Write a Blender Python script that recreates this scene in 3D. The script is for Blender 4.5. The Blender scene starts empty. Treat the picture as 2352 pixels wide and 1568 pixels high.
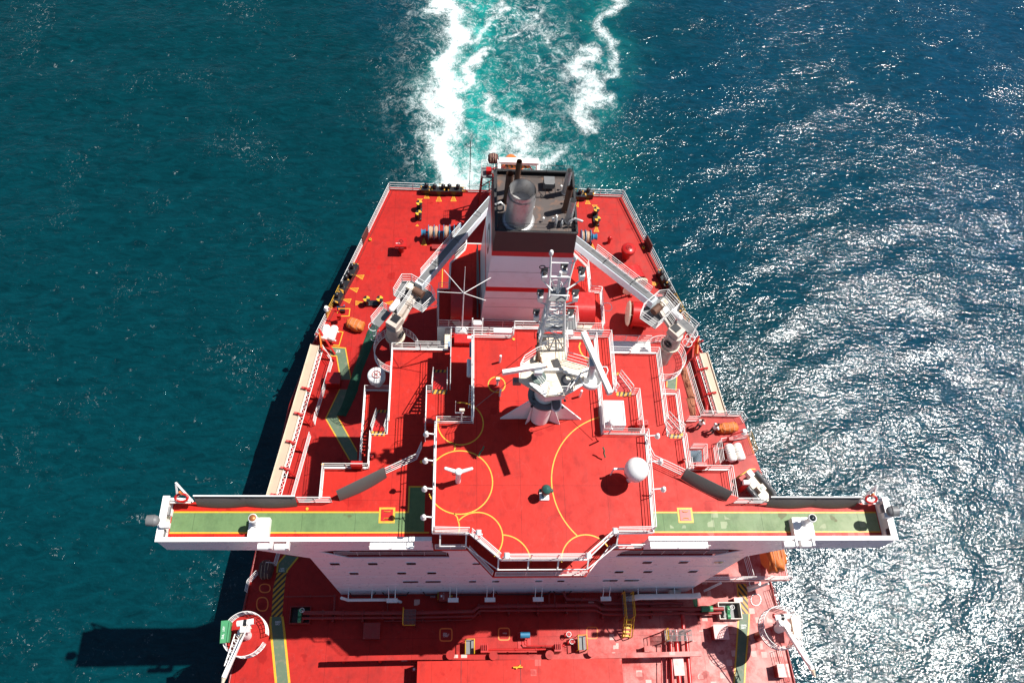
import bpy, bmesh, math, random
import numpy as np
from mathutils import Vector, Matrix
from mathutils.geometry import tessellate_polygon
random.seed(7)
sc = bpy.context.scene
COL = sc.collection

# ------------------------------------------------------------------ camera
CX, CY, CZ = -5.7732, -11.6997, 64.081
R_ = Vector((0.99655867, -0.02201964, 0.07991221)); U_ = Vector((-0.01788183, 0.88425912, 0.46665409)); F_ = Vector((0.08093865, 0.46647716, -0.88082234))
FPX = 1821.66
cam = bpy.data.cameras.new('camera'); camo = bpy.data.objects.new('camera', cam); COL.objects.link(camo)
cam.sensor_width = 36; cam.sensor_fit = 'HORIZONTAL'; cam.lens = FPX / 2352 * 36
cam.clip_start = 0.5; cam.clip_end = 6000
camo.matrix_world = Matrix(((R_.x, U_.x, -F_.x, CX), (R_.y, U_.y, -F_.y, CY), (R_.z, U_.z, -F_.z, CZ), (0, 0, 0, 1)))
sc.camera = camo
# ------------------------------------------------------------------ light
SUN = Vector((0.53, 0.165, 1.0)).normalized()
EL = math.asin(SUN.z); AZ = math.atan2(SUN.x, SUN.y)
w = bpy.data.worlds.new('World'); sc.world = w; w.use_nodes = True
nt = w.node_tree; bgn = nt.nodes['Background']
sky = nt.nodes.new('ShaderNodeTexSky'); sky.sky_type = 'NISHITA'; sky.sun_disc = False
sky.sun_elevation = EL; sky.sun_rotation = AZ; sky.air_density = 0.9; sky.dust_density = 0.4; sky.ozone_density = 1.6
nt.links.new(sky.outputs[0], bgn.inputs[0]); bgn.inputs[1].default_value = 0.062
sl = bpy.data.lights.new('sun', 'SUN'); sl.energy = 5.0; sl.angle = math.radians(0.5); sl.color = (1.0, 0.965, 0.91)
slo = bpy.data.objects.new('sun', sl); COL.objects.link(slo)
slo.rotation_euler = SUN.to_track_quat('Z', 'Y').to_euler(); slo.location = (60, 20, 120)
sc.view_settings.view_transform = 'Standard'; sc.view_settings.look = 'None'; sc.view_settings.gamma = 1
sc.view_settings.exposure = 0.6

# ------------------------------------------------------------------ measuring helpers (photo measurement -> world point at a known height)
REG = dict(a=(1400,560,2.45),b=(1150,640,3.3357),c=(2050,640,3.3357),e=(1150,1050,3.3357),f=(1750,950,3.3357),g=(2250,1050,3.3357),h=(950,1450,3.3357),i=(1550,1300,2.6133),j=(2350,1450,3.3357),k=(550,1780,2.94),l=(1150,1850,3.3357),m=(1550,1900,2.6133),n=(2350,1800,2.138),o=(750,2090,3.3357),p=(1350,2090,3.3357),q=(2450,2090,3.3357),r=(1440,880,3.733),s=(1380,1180,4.9),t=(2080,900,3.0158),u=(1780,560,2.6354),v=(1900,1250,3.92),w=(2500,1500,5.88),d=(0,0,1/1.6327))
def ray(k, x, y):
    a, b, s = REG[k]
    px, py = (x / s + a) / 1.6327, (y / s + b) / 1.6327
    return F_ * FPX + R_ * (px - 1176) - U_ * (py - 784)
def Q(k, x, y, z=0.0):
    d = ray(k, x, y); t = (z - CZ) / d.z
    return Vector((CX + t * d.x, CY + t * d.y, z))
def QX(k, x, y, X):
    d = ray(k, x, y); t = (X - CX) / d.x
    return Vector((X, CY + t * d.y, CZ + t * d.z))
def QY(k, x, y, Y):
    d = ray(k, x, y); t = (Y - CY) / d.y
    return Vector((CX + t * d.x, Y, CZ + t * d.z))
V = Vector

# ------------------------------------------------------------------ materials
def newmat(name):
    m = bpy.data.materials.new(name); m.use_nodes = True
    return m, m.node_tree, m.node_tree.nodes['Principled BSDF']
def N(nt, t, **kw):
    n = nt.nodes.new(t)
    for k, v in kw.items():
        if k in ('operation', 'blend_type', 'data_type', 'feature', 'wave_type', 'bands_direction', 'interpolation_type', 'distance', 'attribute_name', 'noise_dimensions', 'clamp'): setattr(n, k, v)
        else: n.inputs[k].default_value = v
    return n
def mix(nt, fac, a, b, bt='MIX'):
    n = nt.nodes.new('ShaderNodeMix'); n.data_type = 'RGBA'; n.blend_type = bt
    for i, x in ((0, fac), (6, a), (7, b)):
        if hasattr(x, 'links'): nt.links.new(x, n.inputs[i])
        elif i == 0: n.inputs[0].default_value = x
        else: n.inputs[i].default_value = (x[0], x[1], x[2], 1)
    return n.outputs[2]
def mth(nt, op, a, b=0.0, c=None, clamp=False):
    n = nt.nodes.new('ShaderNodeMath'); n.operation = op; n.use_clamp = clamp
    for i, x in enumerate((a, b) if c is None else (a, b, c)):
        if hasattr(x, 'links'): nt.links.new(x, n.inputs[i])
        else: n.inputs[i].default_value = x
    return n.outputs[0]
def ramp(nt, f, p0, p1, c0=(0,0,0,1), c1=(1,1,1,1)):
    n = nt.nodes.new('ShaderNodeValToRGB'); n.color_ramp.elements[0].position = p0; n.color_ramp.elements[1].position = p1
    n.color_ramp.elements[0].color = c0; n.color_ramp.elements[1].color = c1
    nt.links.new(f, n.inputs[0]); return n.outputs[0]
def tex(nt, scale, detail=4, rough=.55, coord=None, stretch=None, dist=0):
    tc = nt.nodes.new('ShaderNodeNewGeometry'); o = tc.outputs['Position']
    if stretch:
        mp = nt.nodes.new('ShaderNodeMapping'); mp.inputs['Scale'].default_value = stretch
        nt.links.new(o, mp.inputs[0]); o = mp.outputs[0]
    n = nt.nodes.new('ShaderNodeTexNoise'); n.inputs['Scale'].default_value = scale; n.inputs['Detail'].default_value = detail
    n.inputs['Roughness'].default_value = rough; n.inputs['Distortion'].default_value = dist
    nt.links.new(o, n.inputs['Vector']); return n.outputs[0]
def simple(name, col, rough=.5, metal=0., var=.12, dirt=None, scale=1.2, dirtamt=.5, bump=0.0):
    m, nt, b = newmat(name)
    n1 = tex(nt, scale, 5)
    c = mix(nt, n1, [x * (1 - var) for x in col], [min(1, x * (1 + var)) for x in col])
    if dirt:
        n2 = tex(nt, scale * 2.3, 6, .65)
        c = mix(nt, mth(nt, 'MULTIPLY', ramp(nt, n2, .52, .7), dirtamt), c, dirt)
    nt.links.new(c, b.inputs['Base Color'])
    n3 = tex(nt, scale * 3, 3)
    nt.links.new(mth(nt, 'MULTIPLY_ADD', n3, .2, rough - .1), b.inputs['Roughness'])
    b.inputs['Metallic'].default_value = metal
    if bump:
        bp = nt.nodes.new('ShaderNodeBump'); bp.inputs['Strength'].default_value = bump; bp.inputs['Distance'].default_value = .05
        nt.links.new(tex(nt, scale * 8, 5), bp.inputs['Height']); nt.links.new(bp.outputs[0], b.inputs['Normal'])
    return m
def deckmat(name, base, base2, fade, faded=(0.66, 0.46, 0.41), seam=3.2, rough=.5, stain=(0.40, 0.004, 0.004)):
    """painted steel deck: weld seams, big soft wear, repaint patches, chalky faded squares, pale wear with sun glare painted in (fade = strength of these, more to starboard)"""
    m, nt, b = newmat(name)
    big = tex(nt, .22, 5, .6); mid = tex(nt, 1.6, 6, .62); fine = tex(nt, 9, 4, .7, stretch=(1, .25, 1))
    c = mix(nt, big, base, base2)
    c = mix(nt, mth(nt, 'MULTIPLY', ramp(nt, mid, .48, .7), .5), c, [x * .72 for x in base])
    c = mix(nt, mth(nt, 'MULTIPLY', ramp(nt, fine, .45, .8), .22), c, [min(1, x * 1.5 + .03) for x in base])
    geo = nt.nodes.new('ShaderNodeNewGeometry'); sep = nt.nodes.new('ShaderNodeSeparateXYZ'); nt.links.new(geo.outputs['Position'], sep.inputs[0])
    # touch-up patches (square cells)
    vo = nt.nodes.new('ShaderNodeTexVoronoi'); vo.distance = 'CHEBYCHEV'; vo.inputs['Scale'].default_value = .9
    nt.links.new(geo.outputs['Position'], vo.inputs['Vector'])
    sc_ = nt.nodes.new('ShaderNodeSeparateColor'); nt.links.new(vo.outputs['Color'], sc_.inputs[0])
    sel = mth(nt, 'GREATER_THAN', sc_.outputs[0], .90); near = mth(nt, 'LESS_THAN', vo.outputs['Distance'], .2)
    c = mix(nt, mth(nt, 'MULTIPLY', mth(nt, 'MULTIPLY', sel, near), .45), c, stain)
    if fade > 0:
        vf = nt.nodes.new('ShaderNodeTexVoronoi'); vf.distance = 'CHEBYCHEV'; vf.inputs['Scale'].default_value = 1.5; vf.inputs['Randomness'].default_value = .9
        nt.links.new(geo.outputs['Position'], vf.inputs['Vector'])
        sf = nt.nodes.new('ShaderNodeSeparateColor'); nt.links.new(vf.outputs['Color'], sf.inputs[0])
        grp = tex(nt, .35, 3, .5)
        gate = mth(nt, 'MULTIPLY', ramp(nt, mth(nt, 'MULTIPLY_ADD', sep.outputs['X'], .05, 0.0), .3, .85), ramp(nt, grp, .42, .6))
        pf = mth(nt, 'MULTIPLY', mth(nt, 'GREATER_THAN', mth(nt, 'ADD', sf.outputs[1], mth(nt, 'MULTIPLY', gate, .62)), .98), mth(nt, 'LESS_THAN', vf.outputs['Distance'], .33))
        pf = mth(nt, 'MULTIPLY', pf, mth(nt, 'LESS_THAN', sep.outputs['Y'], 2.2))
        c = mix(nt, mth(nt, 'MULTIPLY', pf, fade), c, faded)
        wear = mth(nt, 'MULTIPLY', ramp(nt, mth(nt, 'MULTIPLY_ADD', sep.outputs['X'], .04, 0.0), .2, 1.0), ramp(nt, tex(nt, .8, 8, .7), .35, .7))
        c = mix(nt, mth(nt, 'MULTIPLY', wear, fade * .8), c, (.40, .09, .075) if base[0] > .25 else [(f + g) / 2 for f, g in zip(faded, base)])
        wear_glare = mth(nt, 'MULTIPLY', ramp(nt, mth(nt, 'SUBTRACT', mth(nt, 'MULTIPLY', sep.outputs['X'], .05), mth(nt, 'MULTIPLY', sep.outputs['Y'], .06)), .28, .95), ramp(nt, tex(nt, .5, 9, .75), .34, .58))
        c = mix(nt, mth(nt, 'MULTIPLY', wear_glare, fade * .9), c, (.62, .30, .27) if base[0] > .25 else (.5, .5, .35))  # pale wear that also paints sun glare into the forward starboard deck
    # dried water marks and scuffs: closed contour lines of a slow noise, grime drifts
    ct = tex(nt, .45, 3, .5, dist=.4); ring = mth(nt, 'SUBTRACT', 1.0, mth(nt, 'DIVIDE', mth(nt, 'ABSOLUTE', mth(nt, 'SUBTRACT', ct, .57)), .006), clamp=True)
    c = mix(nt, mth(nt, 'MULTIPLY', ring, .16), c, [min(1, x * 1.25 + .07) for x in base])
    pud = ramp(nt, tex(nt, .6, 3, .5), .66, .68); c = mix(nt, mth(nt, 'MULTIPLY', pud, .5), c, [x * .8 for x in (base[0], base[1] * .25, base[2] * .25)])
    grime = ramp(nt, tex(nt, .9, 8, .7, stretch=(1, .4, 1)), .50, .8); c = mix(nt, mth(nt, 'MULTIPLY', grime, .55), c, [x * .45 + .01 for x in base])
    # weld seams
    lines = None
    for ax, sp in (('X', seam), ('Y', seam * 2.1)):
        fr = mth(nt, 'FRACT', mth(nt, 'DIVIDE', sep.outputs[ax], sp)); l_ = mth(nt, 'LESS_THAN', mth(nt, 'ABSOLUTE', mth(nt, 'SUBTRACT', fr, .5)), .014 / sp)
        lines = l_ if lines is None else mth(nt, 'MAXIMUM', lines, l_)
    c = mix(nt, mth(nt, 'MULTIPLY', lines, .55), c, [x * .35 for x in base])
    nt.links.new(c, b.inputs['Base Color']); b.inputs['Specular IOR Level'].default_value = .18
    nt.links.new(mth(nt, 'MULTIPLY_ADD', mid, .25, rough - .12), b.inputs['Roughness'])
    bp = nt.nodes.new('ShaderNodeBump'); bp.inputs['Strength'].default_value = .25; bp.inputs['Distance'].default_value = .03
    nt.links.new(tex(nt, 1.1, 4), bp.inputs['Height']); nt.links.new(bp.outputs[0], b.inputs['Normal'])
    return m
M = {}
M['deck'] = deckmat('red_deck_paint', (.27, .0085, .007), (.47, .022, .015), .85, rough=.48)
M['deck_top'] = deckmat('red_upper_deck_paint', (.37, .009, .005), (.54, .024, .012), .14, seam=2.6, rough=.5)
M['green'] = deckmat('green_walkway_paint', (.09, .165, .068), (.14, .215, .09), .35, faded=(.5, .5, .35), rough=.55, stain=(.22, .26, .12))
M['screen'] = simple('dark_screen_steel', (.07, .062, .058), .5, var=.12)
M['safe'] = simple('grey_green_safeway_paint', (.085, .13, .075), .6, var=.2, dirt=(.25, .17, .12))
M['red'] = simple('red_gloss_paint', (.42, .011, .009), .32, var=.15, dirt=(.3, .02, .015))
M['pipe'] = simple('dark_red_pipe_paint', (.25, .015, .013), .42, var=.2, dirt=(.2, .05, .03))
M['white'] = simple('white_paint', (.80, .78, .75), .4, var=.05, dirt=(.55, .42, .32), dirtamt=.25)
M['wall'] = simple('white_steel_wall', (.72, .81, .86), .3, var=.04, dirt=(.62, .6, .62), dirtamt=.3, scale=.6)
M['cream'] = simple('rust_stained_cream_paint', (.68, .58, .44), .45, var=.08, dirt=(.45, .22, .10), dirtamt=.55)
M['craneg'] = simple('weathered_white_crane_paint', (.48, .41, .35), .45, var=.1, dirt=(.32, .18, .10), dirtamt=.5)
M['grey'] = simple('grey_paint', (.14, .14, .14), .5, var=.15, dirt=(.1, .09, .08))
M['black'] = simple('black_paint', (.012, .012, .014), .35, var=.3)
M['yellow'] = simple('yellow_paint', (.62, .34, .012), .5, var=.15, dirt=(.5, .16, .05), dirtamt=.8, scale=2.5)
M['orange'] = simple('orange_paint', (.75, .16, .02), .45)
M['steel'] = simple('galvanised_exhaust_steel', (.50, .49, .48), .38, .45, var=.2, dirt=(.2, .15, .12), scale=1.5)
M['rust'] = simple('sooty_rusty_steel', (.12, .055, .032), .7, .1, var=.4, dirt=(.02, .016, .014), scale=1.8)
M['soot'] = simple('sooty_funnel_top', (.070, .054, .048), .6, .1, var=.35, dirt=(.26, .11, .05), scale=.8, dirtamt=.6)
M['blue'] = simple('blue_winch_paint', (.03, .16, .28), .4, var=.2, dirt=(.02, .08, .12))
M['rope'] = simple('pale_mooring_rope', (.55, .36, .24), .8, var=.3, scale=6, bump=.5)
M['glass'] = simple('dark_window_glass', (.015, .02, .022), .08, var=.1)
M['tarp'] = simple('orange_tarpaulin', (.55, .135, .02), .6, var=.25, dirt=(.42, .10, .02), scale=1.4, bump=.8)
M['tarpdark'] = simple('brown_tarpaulin', (.09, .03, .025), .7, var=.3, bump=.6)
M['greenp'] = simple('green_paint', (.05, .24, .10), .45, var=.15)
M['binn'] = simple('dark_green_compass_paint', (.025, .085, .07), .35, var=.15)
M['net'] = simple('green_netting', (.012, .075, .040), .85, var=.4, scale=5, bump=1)
M['netbrown'] = simple('brown_netting', (.36, .13, .07), .85, var=.4, scale=5, bump=1)
M['skin'] = simple('skin', (.36, .17, .10), .5, var=.05)
M['hair'] = simple('dark_hair', (.012, .010, .009), .6)
M['shirt'] = simple('white_shirt_cloth', (.80, .80, .80), .8, var=.06, scale=6)
M['trouser'] = simple('dark_trouser_cloth', (.03, .035, .05), .8, var=.1, scale=6)
M['boot'] = simple('black_boot', (.015, .012, .01), .5)
M['rescue'] = simple('grey_inflatable_tube', (.045, .047, .05), .5, var=.15)
M['hull'] = simple('dark_hull_paint', (.03, .012, .012), .4, var=.2)
M['rope_g'] = simple('green_rope', (.01, .12, .07), .7)
M['wood'] = simple('weathered_tread_plate', (.48, .35, .25), .6, var=.1, dirt=(.4, .28, .2))
M['sign'] = simple('white_lettering_paint', (.8, .8, .78), .5, var=.03)
M['bronze'] = simple('copper_cover', (.48, .17, .06), .4, .5)
def hazard(name, dirx, diry, period=.42):
    m, nt, b = newmat(name)
    geo = nt.nodes.new('ShaderNodeNewGeometry'); sep = nt.nodes.new('ShaderNodeSeparateXYZ'); nt.links.new(geo.outputs['Position'], sep.inputs[0])
    v = mth(nt, 'ADD', mth(nt, 'MULTIPLY', sep.outputs['X'], dirx), mth(nt, 'MULTIPLY', sep.outputs['Y'], diry))
    f = mth(nt, 'GREATER_THAN', mth(nt, 'FRACT', mth(nt, 'DIVIDE', v, period)), .5)
    worn = ramp(nt, tex(nt, 3, 5), .3, .75)
    y = mix(nt, worn, (.62, .30, .008), (.48, .20, .02))
    nt.links.new(mix(nt, f, (.03, .026, .02), y), b.inputs['Base Color']); b.inputs['Roughness'].default_value = .55
    return m
M['hazL'] = hazard('black_yellow_hazard_paint', 1, -.9); M['hazR'] = hazard('black_yellow_hazard_paint_b', 1, .7); M['hazS'] = hazard('black_yellow_step_paint', 1, -.4, .3)

# ------------------------------------------------------------------ mesh builder
class MB:
    def __init__(s): s.v = []; s.f = []; s.sm = []
    def add(s, vs, fs, smooth=False):
        o = len(s.v); s.v += [tuple(x) for x in vs]; s.f += [tuple(i + o for i in f) for f in fs]; s.sm += [smooth] * len(fs); return s
    def box(s, c, size, rz=0.0):
        x, y, z = [a / 2 for a in size]; cr, sr = math.cos(rz), math.sin(rz); c = V(c)
        vs = [c + V((cr * a * x - sr * b * y, sr * a * x + cr * b * y, d * z)) for d in (-1, 1) for a, b in ((-1, -1), (1, -1), (1, 1), (-1, 1))]
        return s.add(vs, [(3, 2, 1, 0), (4, 5, 6, 7), (0, 1, 5, 4), (1, 2, 6, 5), (2, 3, 7, 6), (3, 0, 4, 7)])
    def bb(s, x0, x1, y0, y1, z0, z1): return s.box(((x0 + x1) / 2, (y0 + y1) / 2, (z0 + z1) / 2), (abs(x1 - x0), abs(y1 - y0), abs(z1 - z0)))
    def beam(s, a, b, wd, ht, up=(0, 0, 1)):
        a, b = V(a), V(b); d = (b - a).normalized(); sd = d.cross(V(up))
        if sd.length < 1e-4: sd = d.cross(V((0, 1, 0)))
        sd.normalize(); u = sd.cross(d)
        vs = []
        for p in (a, b):
            for x, y in ((-1, -1), (1, -1), (1, 1), (-1, 1)): vs.append(p + sd * x * wd / 2 + u * y * ht / 2)
        return s.add(vs, [(0, 1, 2, 3), (7, 6, 5, 4), (0, 4, 5, 1), (1, 5, 6, 2), (2, 6, 7, 3), (3, 7, 4, 0)])
    def cone(s, a, b, r0, r1, n=12, caps=True, smooth=True):
        a, b = V(a), V(b); d = (b - a).normalized(); t = V((0, 0, 1)) if abs(d.z) < .9 else V((1, 0, 0))
        e1 = d.cross(t).normalized(); e2 = d.cross(e1)
        vs = [p + (e1 * math.cos(2 * math.pi * i / n) + e2 * math.sin(2 * math.pi * i / n)) * r for p, r in ((a, r0), (b, r1)) for i in range(n)]
        s.add(vs, [(i, n + i, n + (i + 1) % n, (i + 1) % n) for i in range(n)], smooth)
        if caps:
            s.add([vs[i] for i in range(n)], [tuple(range(n))]); s.add([vs[n + i] for i in range(n)], [tuple(reversed(range(n)))])
        return s
    def cyl(s, a, b, r, n=12, caps=True): return s.cone(a, b, r, r, n, caps)
    def tube(s, pts, r, n=6, closed=False):
        pts = [V(p) for p in pts]; m = len(pts); vs = []; pe = None
        for i, p in enumerate(pts):
            if closed: d = pts[(i + 1) % m] - pts[i - 1]
            else: d = pts[min(i + 1, m - 1)] - pts[max(i - 1, 0)]
            if d.length < 1e-6: d = V((0, 0, 1))
            d.normalize()
            if pe is None:
                t = V((0, 0, 1)) if abs(d.z) < .9 else V((1, 0, 0)); e1 = d.cross(t).normalized()
            else:
                e1 = pe - d * pe.dot(d); e1 = e1.normalized() if e1.length > 1e-4 else d.cross(V((0, 0, 1))).normalized()
            pe = e1; e2 = d.cross(e1)
            vs += [p + (e1 * math.cos(2 * math.pi * k / n) + e2 * math.sin(2 * math.pi * k / n)) * r for k in range(n)]
        fs = []
        for i in range(m if closed else m - 1):
            j = (i + 1) % m
            fs += [(i * n + k, j * n + k, j * n + (k + 1) % n, i * n + (k + 1) % n) for k in range(n)]
        s.add(vs, fs, True)
        if not closed: s.add(vs[:n], [tuple(range(n))]); s.add(vs[-n:], [tuple(reversed(range(n)))])
        return s
    def prism(s, poly, z0, z1, holes=()):
        loops = [[V((p[0], p[1], 0)) for p in l] for l in [poly] + list(holes)]
        tris = tessellate_polygon(loops); flat = [p for l in loops for p in l]; n = len(flat)
        vs = [V((p.x, p.y, z0)) for p in flat] + [V((p.x, p.y, z1)) for p in flat]
        fs = []
        for t in tris:
            a, b, c = [flat[i] for i in t]
            cr = (b - a).cross(c - a).z
            if abs(cr) < 1e-9: continue
            t = tuple(t) if cr > 0 else (t[0], t[2], t[1])
            fs.append(tuple(i + n for i in t)); fs.append((t[0], t[2], t[1]))
        o = 0
        for li, l in enumerate(loops):
            m = len(l); ar = sum(l[i].x * l[(i + 1) % m].y - l[(i + 1) % m].x * l[i].y for i in range(m))
            ccw = ar > 0
            if li > 0: ccw = not ccw
            for i in range(m):
                j = (i + 1) % m; q = (o + i, o + j, n + o + j, n + o + i)
                fs.append(q if ccw else tuple(reversed(q)))
            o += m
        return s.add(vs, fs)
    def prismY(s, poly, y0, y1, holes=()):           # polygon of (x, z), extruded along Y
        t = MB().prism([(p[0], p[1]) for p in poly], y0, y1, [[(p[0], p[1]) for p in h] for h in holes])
        return s.add([(x, z, y) for x, y, z in t.v], [tuple(reversed(f)) for f in t.f])
    def sheet(s, poly, z): return s.prism(poly, z - .003, z)
    def stripe(s, pts, wd, z0, th=.006, closed=False):
        pts = [V((p[0], p[1], 0)) for p in pts]; m = len(pts); L = []; Rr = []
        for i, p in enumerate(pts):
            if closed: a, b = pts[i - 1], pts[(i + 1) % m]
            else: a, b = pts[max(i - 1, 0)], pts[min(i + 1, m - 1)]
            d1 = (p - a).normalized() if (p - a).length > 1e-6 else (b - p).normalized()
            d2 = (b - p).normalized() if (b - p).length > 1e-6 else d1
            d = (d1 + d2).normalized(); k = 1 / max(.5, d.dot(d2)); nrm = V((-d.y, d.x, 0)) * wd / 2 * k
            L.append(p + nrm); Rr.append(p - nrm)
        for i in range(m if closed else m - 1):
            j = (i + 1) % m
            q = [Rr[i], Rr[j], L[j], L[i]]
            s.add([V((p.x, p.y, z0)) for p in q] + [V((p.x, p.y, z0 + th)) for p in q], [(4, 5, 6, 7), (3, 2, 1, 0), (0, 1, 5, 4), (1, 2, 6, 5), (2, 3, 7, 6), (3, 0, 4, 7)])
        return s
    def sphere(s, c, r, n=16, m=8, sz=1., zmin=-1.):
        c = V(c); vs = []; fs = []
        for j in range(m + 1):
            th = math.pi * j / m; zz = math.cos(th)
            rr = math.sin(th)
            for i in range(n): vs.append(c + V((r * rr * math.cos(2 * math.pi * i / n), r * rr * math.sin(2 * math.pi * i / n), r * sz * max(zz, zmin))))
        for j in range(m):
            for i in range(n): fs.append((j * n + i, (j + 1) * n + i, (j + 1) * n + (i + 1) % n, j * n + (i + 1) % n))
        return s.add(vs, fs, True)
    def rev(s, prof, c, n=20, smooth=True):          # profile [(r, z)] about the vertical through c
        c = V(c); vs = []; fs = []
        for r, z in prof:
            for i in range(n): vs.append(c + V((r * math.cos(2 * math.pi * i / n), r * math.sin(2 * math.pi * i / n), z)))
        for j in range(len(prof) - 1):
            for i in range(n): fs.append((j * n + i, j * n + (i + 1) % n, (j + 1) * n + (i + 1) % n, (j + 1) * n + i))
        return s.add(vs, fs, smooth)
    def build(s, name, mat, parent=None, origin=None):
        o_ = V(origin) if origin is not None else (V(parent['_o']) if parent is not None and '_o' in parent else V((0, 0, 0)))
        me = bpy.data.meshes.new(name); me.from_pydata([(x - o_.x, y - o_.y, z - o_.z) for x, y, z in s.v], [], s.f)
        me.polygons.foreach_set('use_smooth', s.sm); me.materials.append(mat); me.update()
        ob = bpy.data.objects.new(name, me); COL.objects.link(ob)
        if parent is not None: ob.parent = parent; ob['_o'] = tuple(o_)
        else: ob.location = o_
        return ob
class Each:
    """like MB, but every primitive becomes a part of its own"""
    def __init__(s, name, mat, parent): s.a = (name, mat, parent)
    def __getattr__(s, meth):
        return lambda *a, **k: getattr(MB(), meth)(*a, **k).build(*s.a)
def thing(name, label, cat, loc=(0, 0, 0), group=None):
    o = bpy.data.objects.new(name, None); COL.objects.link(o); o.location = loc; o.empty_display_size = .3
    o['label'] = label; o['category'] = cat; o['_o'] = tuple(loc)
    if group: o['group'] = group
    return o
def tag(o, label, cat, group=None):
    o['label'] = label; o['category'] = cat
    if group: o['group'] = group
    return o
def dup(root, loc, rz, label):
    def cp(o, par):
        c = o.copy(); COL.objects.link(c)
        if par is not None: c.parent = par
        for ch in o.children: cp(ch, c)
        return c
    r = cp(root, None); r.location = loc; r.rotation_euler = (0, 0, rz); r['label'] = label
    return r
def seg(a, b, sp):
    a, b = V(a), V(b); n = max(1, int(round((b - a).length / sp))); return [a.lerp(b, i / n) for i in range(n + 1)]
def railmesh(mb, pts, h=1.05, r=.032, mids=2, sp=1.6, foot=True, closed=False, corner=True):
    r = r * .78
    pts = [V(p) for p in pts]
    if closed: pts = pts + [pts[0]]
    hv = V((0, 0, h))
    mb.tube([p + hv for p in pts], r)
    for k in range(mids): mb.tube([p + hv * (k + 1) / (mids + 1) for p in pts], r * .72)
    if foot: mb.tube([p + V((0, 0, .05)) for p in pts], r)
    done = set()
    for a, b in zip(pts, pts[1:]):
        for p in seg(a, b, sp):
            key = (round(p.x, 2), round(p.y, 2))
            if key in done: continue
            done.add(key); mb.tube([p, p + hv], r * .85)
    return mb
def rail(pts, parent, mat='white', **kw): return railmesh(MB(), pts, **kw).build('railing', M[mat], parent)
def P3(poly, z): return [V((x, y, z)) for x, y in poly]
def arc(c, r, a0, a1, n=16, z=None):
    return [V((c[0] + r * math.cos(math.radians(a0 + (a1 - a0) * i / n)), c[1] + r * math.sin(math.radians(a0 + (a1 - a0) * i / n)), c[2] if z is None else z)) for i in range(n + 1)]
FONT = {'A':'0E11111F111111','B':'1E11111E11111E','C':'0E11101010110E','D':'1E11111111111E','E':'1F10101E10101F','F':'1F10101E101010','G':'0E11101713110E','H':'1111111F111111','I':'0E04040404040E','K':'11121418141211','L':'1010101010101F','M':'111B1515111111','N':'11191513111111','O':'0E11111111110E','P':'1E11111E101010','R':'1E11111E141211','S':'0F10100E01011E','T':'1F040404040404','U':'1111111111110E','V':'11111111110A04','W':'11111115151B11','Y':'11110A04040404','X':'11110A040A1111','-':'0000001F000000','0':'0E11131519110E','1':'040C040404040E','2':'0E11010204081F','3':'1F02040201110E','5':'1F101E0101110E','.':'00000000000C0C',' ':'00000000000000'}
def text(mb, s, org, ux, uy, h, th=.004):
    """raised paint letters; org = lower left, ux / uy = reading and upward directions"""
    ux, uy = V(ux).normalized(), V(uy).normalized(); nz = ux.cross(uy); c = h / 7
    x = 0
    for ch in s.upper():
        rows = FONT.get(ch, FONT[' '])
        for r in range(7):
            bits = int(rows[2 * r:2 * r + 2], 16); k = 0
            while k < 5:
                if bits >> (4 - k) & 1:
                    k2 = k
                    while k2 < 5 and bits >> (4 - k2) & 1: k2 += 1
                    p = V(org) + ux * (x + k) * c + uy * (6 - r) * c; a = ux * (k2 - k) * c; b = uy * c * 1.02
                    q = [p, p + a, p + a + b, p + b]
                    mb.add(q + [v + nz * th for v in q], [(4, 5, 6, 7), (0, 1, 5, 4), (1, 2, 6, 5), (2, 3, 7, 6), (3, 0, 4, 7)])
                    k = k2
                else: k += 1
        x += 6
    return mb
# ================================================================== SHIP
ship = thing('tanker_ship', 'huge red decked tanker with white superstructure, wide bridge wings and black topped funnel', 'ship', (0, 0, 0))
ZB, ZC, ZA, ZD, ZP = 15.5, 18.6, 12.5, 9.4, 3.2
half = [(11.9, 39.4), (16.1, 26.6), (17.85, 21.3), (19.15, 15.7), (20.5, 2.4), (20.95, -3), (21.5, -12), (22, -30), (22, -45)]
outline = half + [(-x, y) for x, y in reversed(half)]
mb = MB()
lv = [(0.0, 1.0, 0), (-3, .985, -.3), (-6, .95, -1.6), (-10, .9, -3.5)]
n = len(outline); vs = []
for z, k, dy in lv:
    for x, y in outline:
        kk = 1 - (1 - k) * max(0, min(1, (y + 10) / 45)); yy = y + dy * max(0, min(1, (y - 5) / 30)); vs.append((x * kk, yy, z - .03))
mb.add(vs, [(j * n + i, (j + 1) * n + i, (j + 1) * n + (i + 1) % n, j * n + (i + 1) % n) for j in range(3) for i in range(n)])
mb.build('hull', M['hull'], ship)
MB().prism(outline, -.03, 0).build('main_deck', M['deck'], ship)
# gunwale bar
g = MB(); g.tube([V((x, y, .08)) for x, y in outline], .09, 6, True); g.build('gunwale_bar', M['pipe'], ship)

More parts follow.
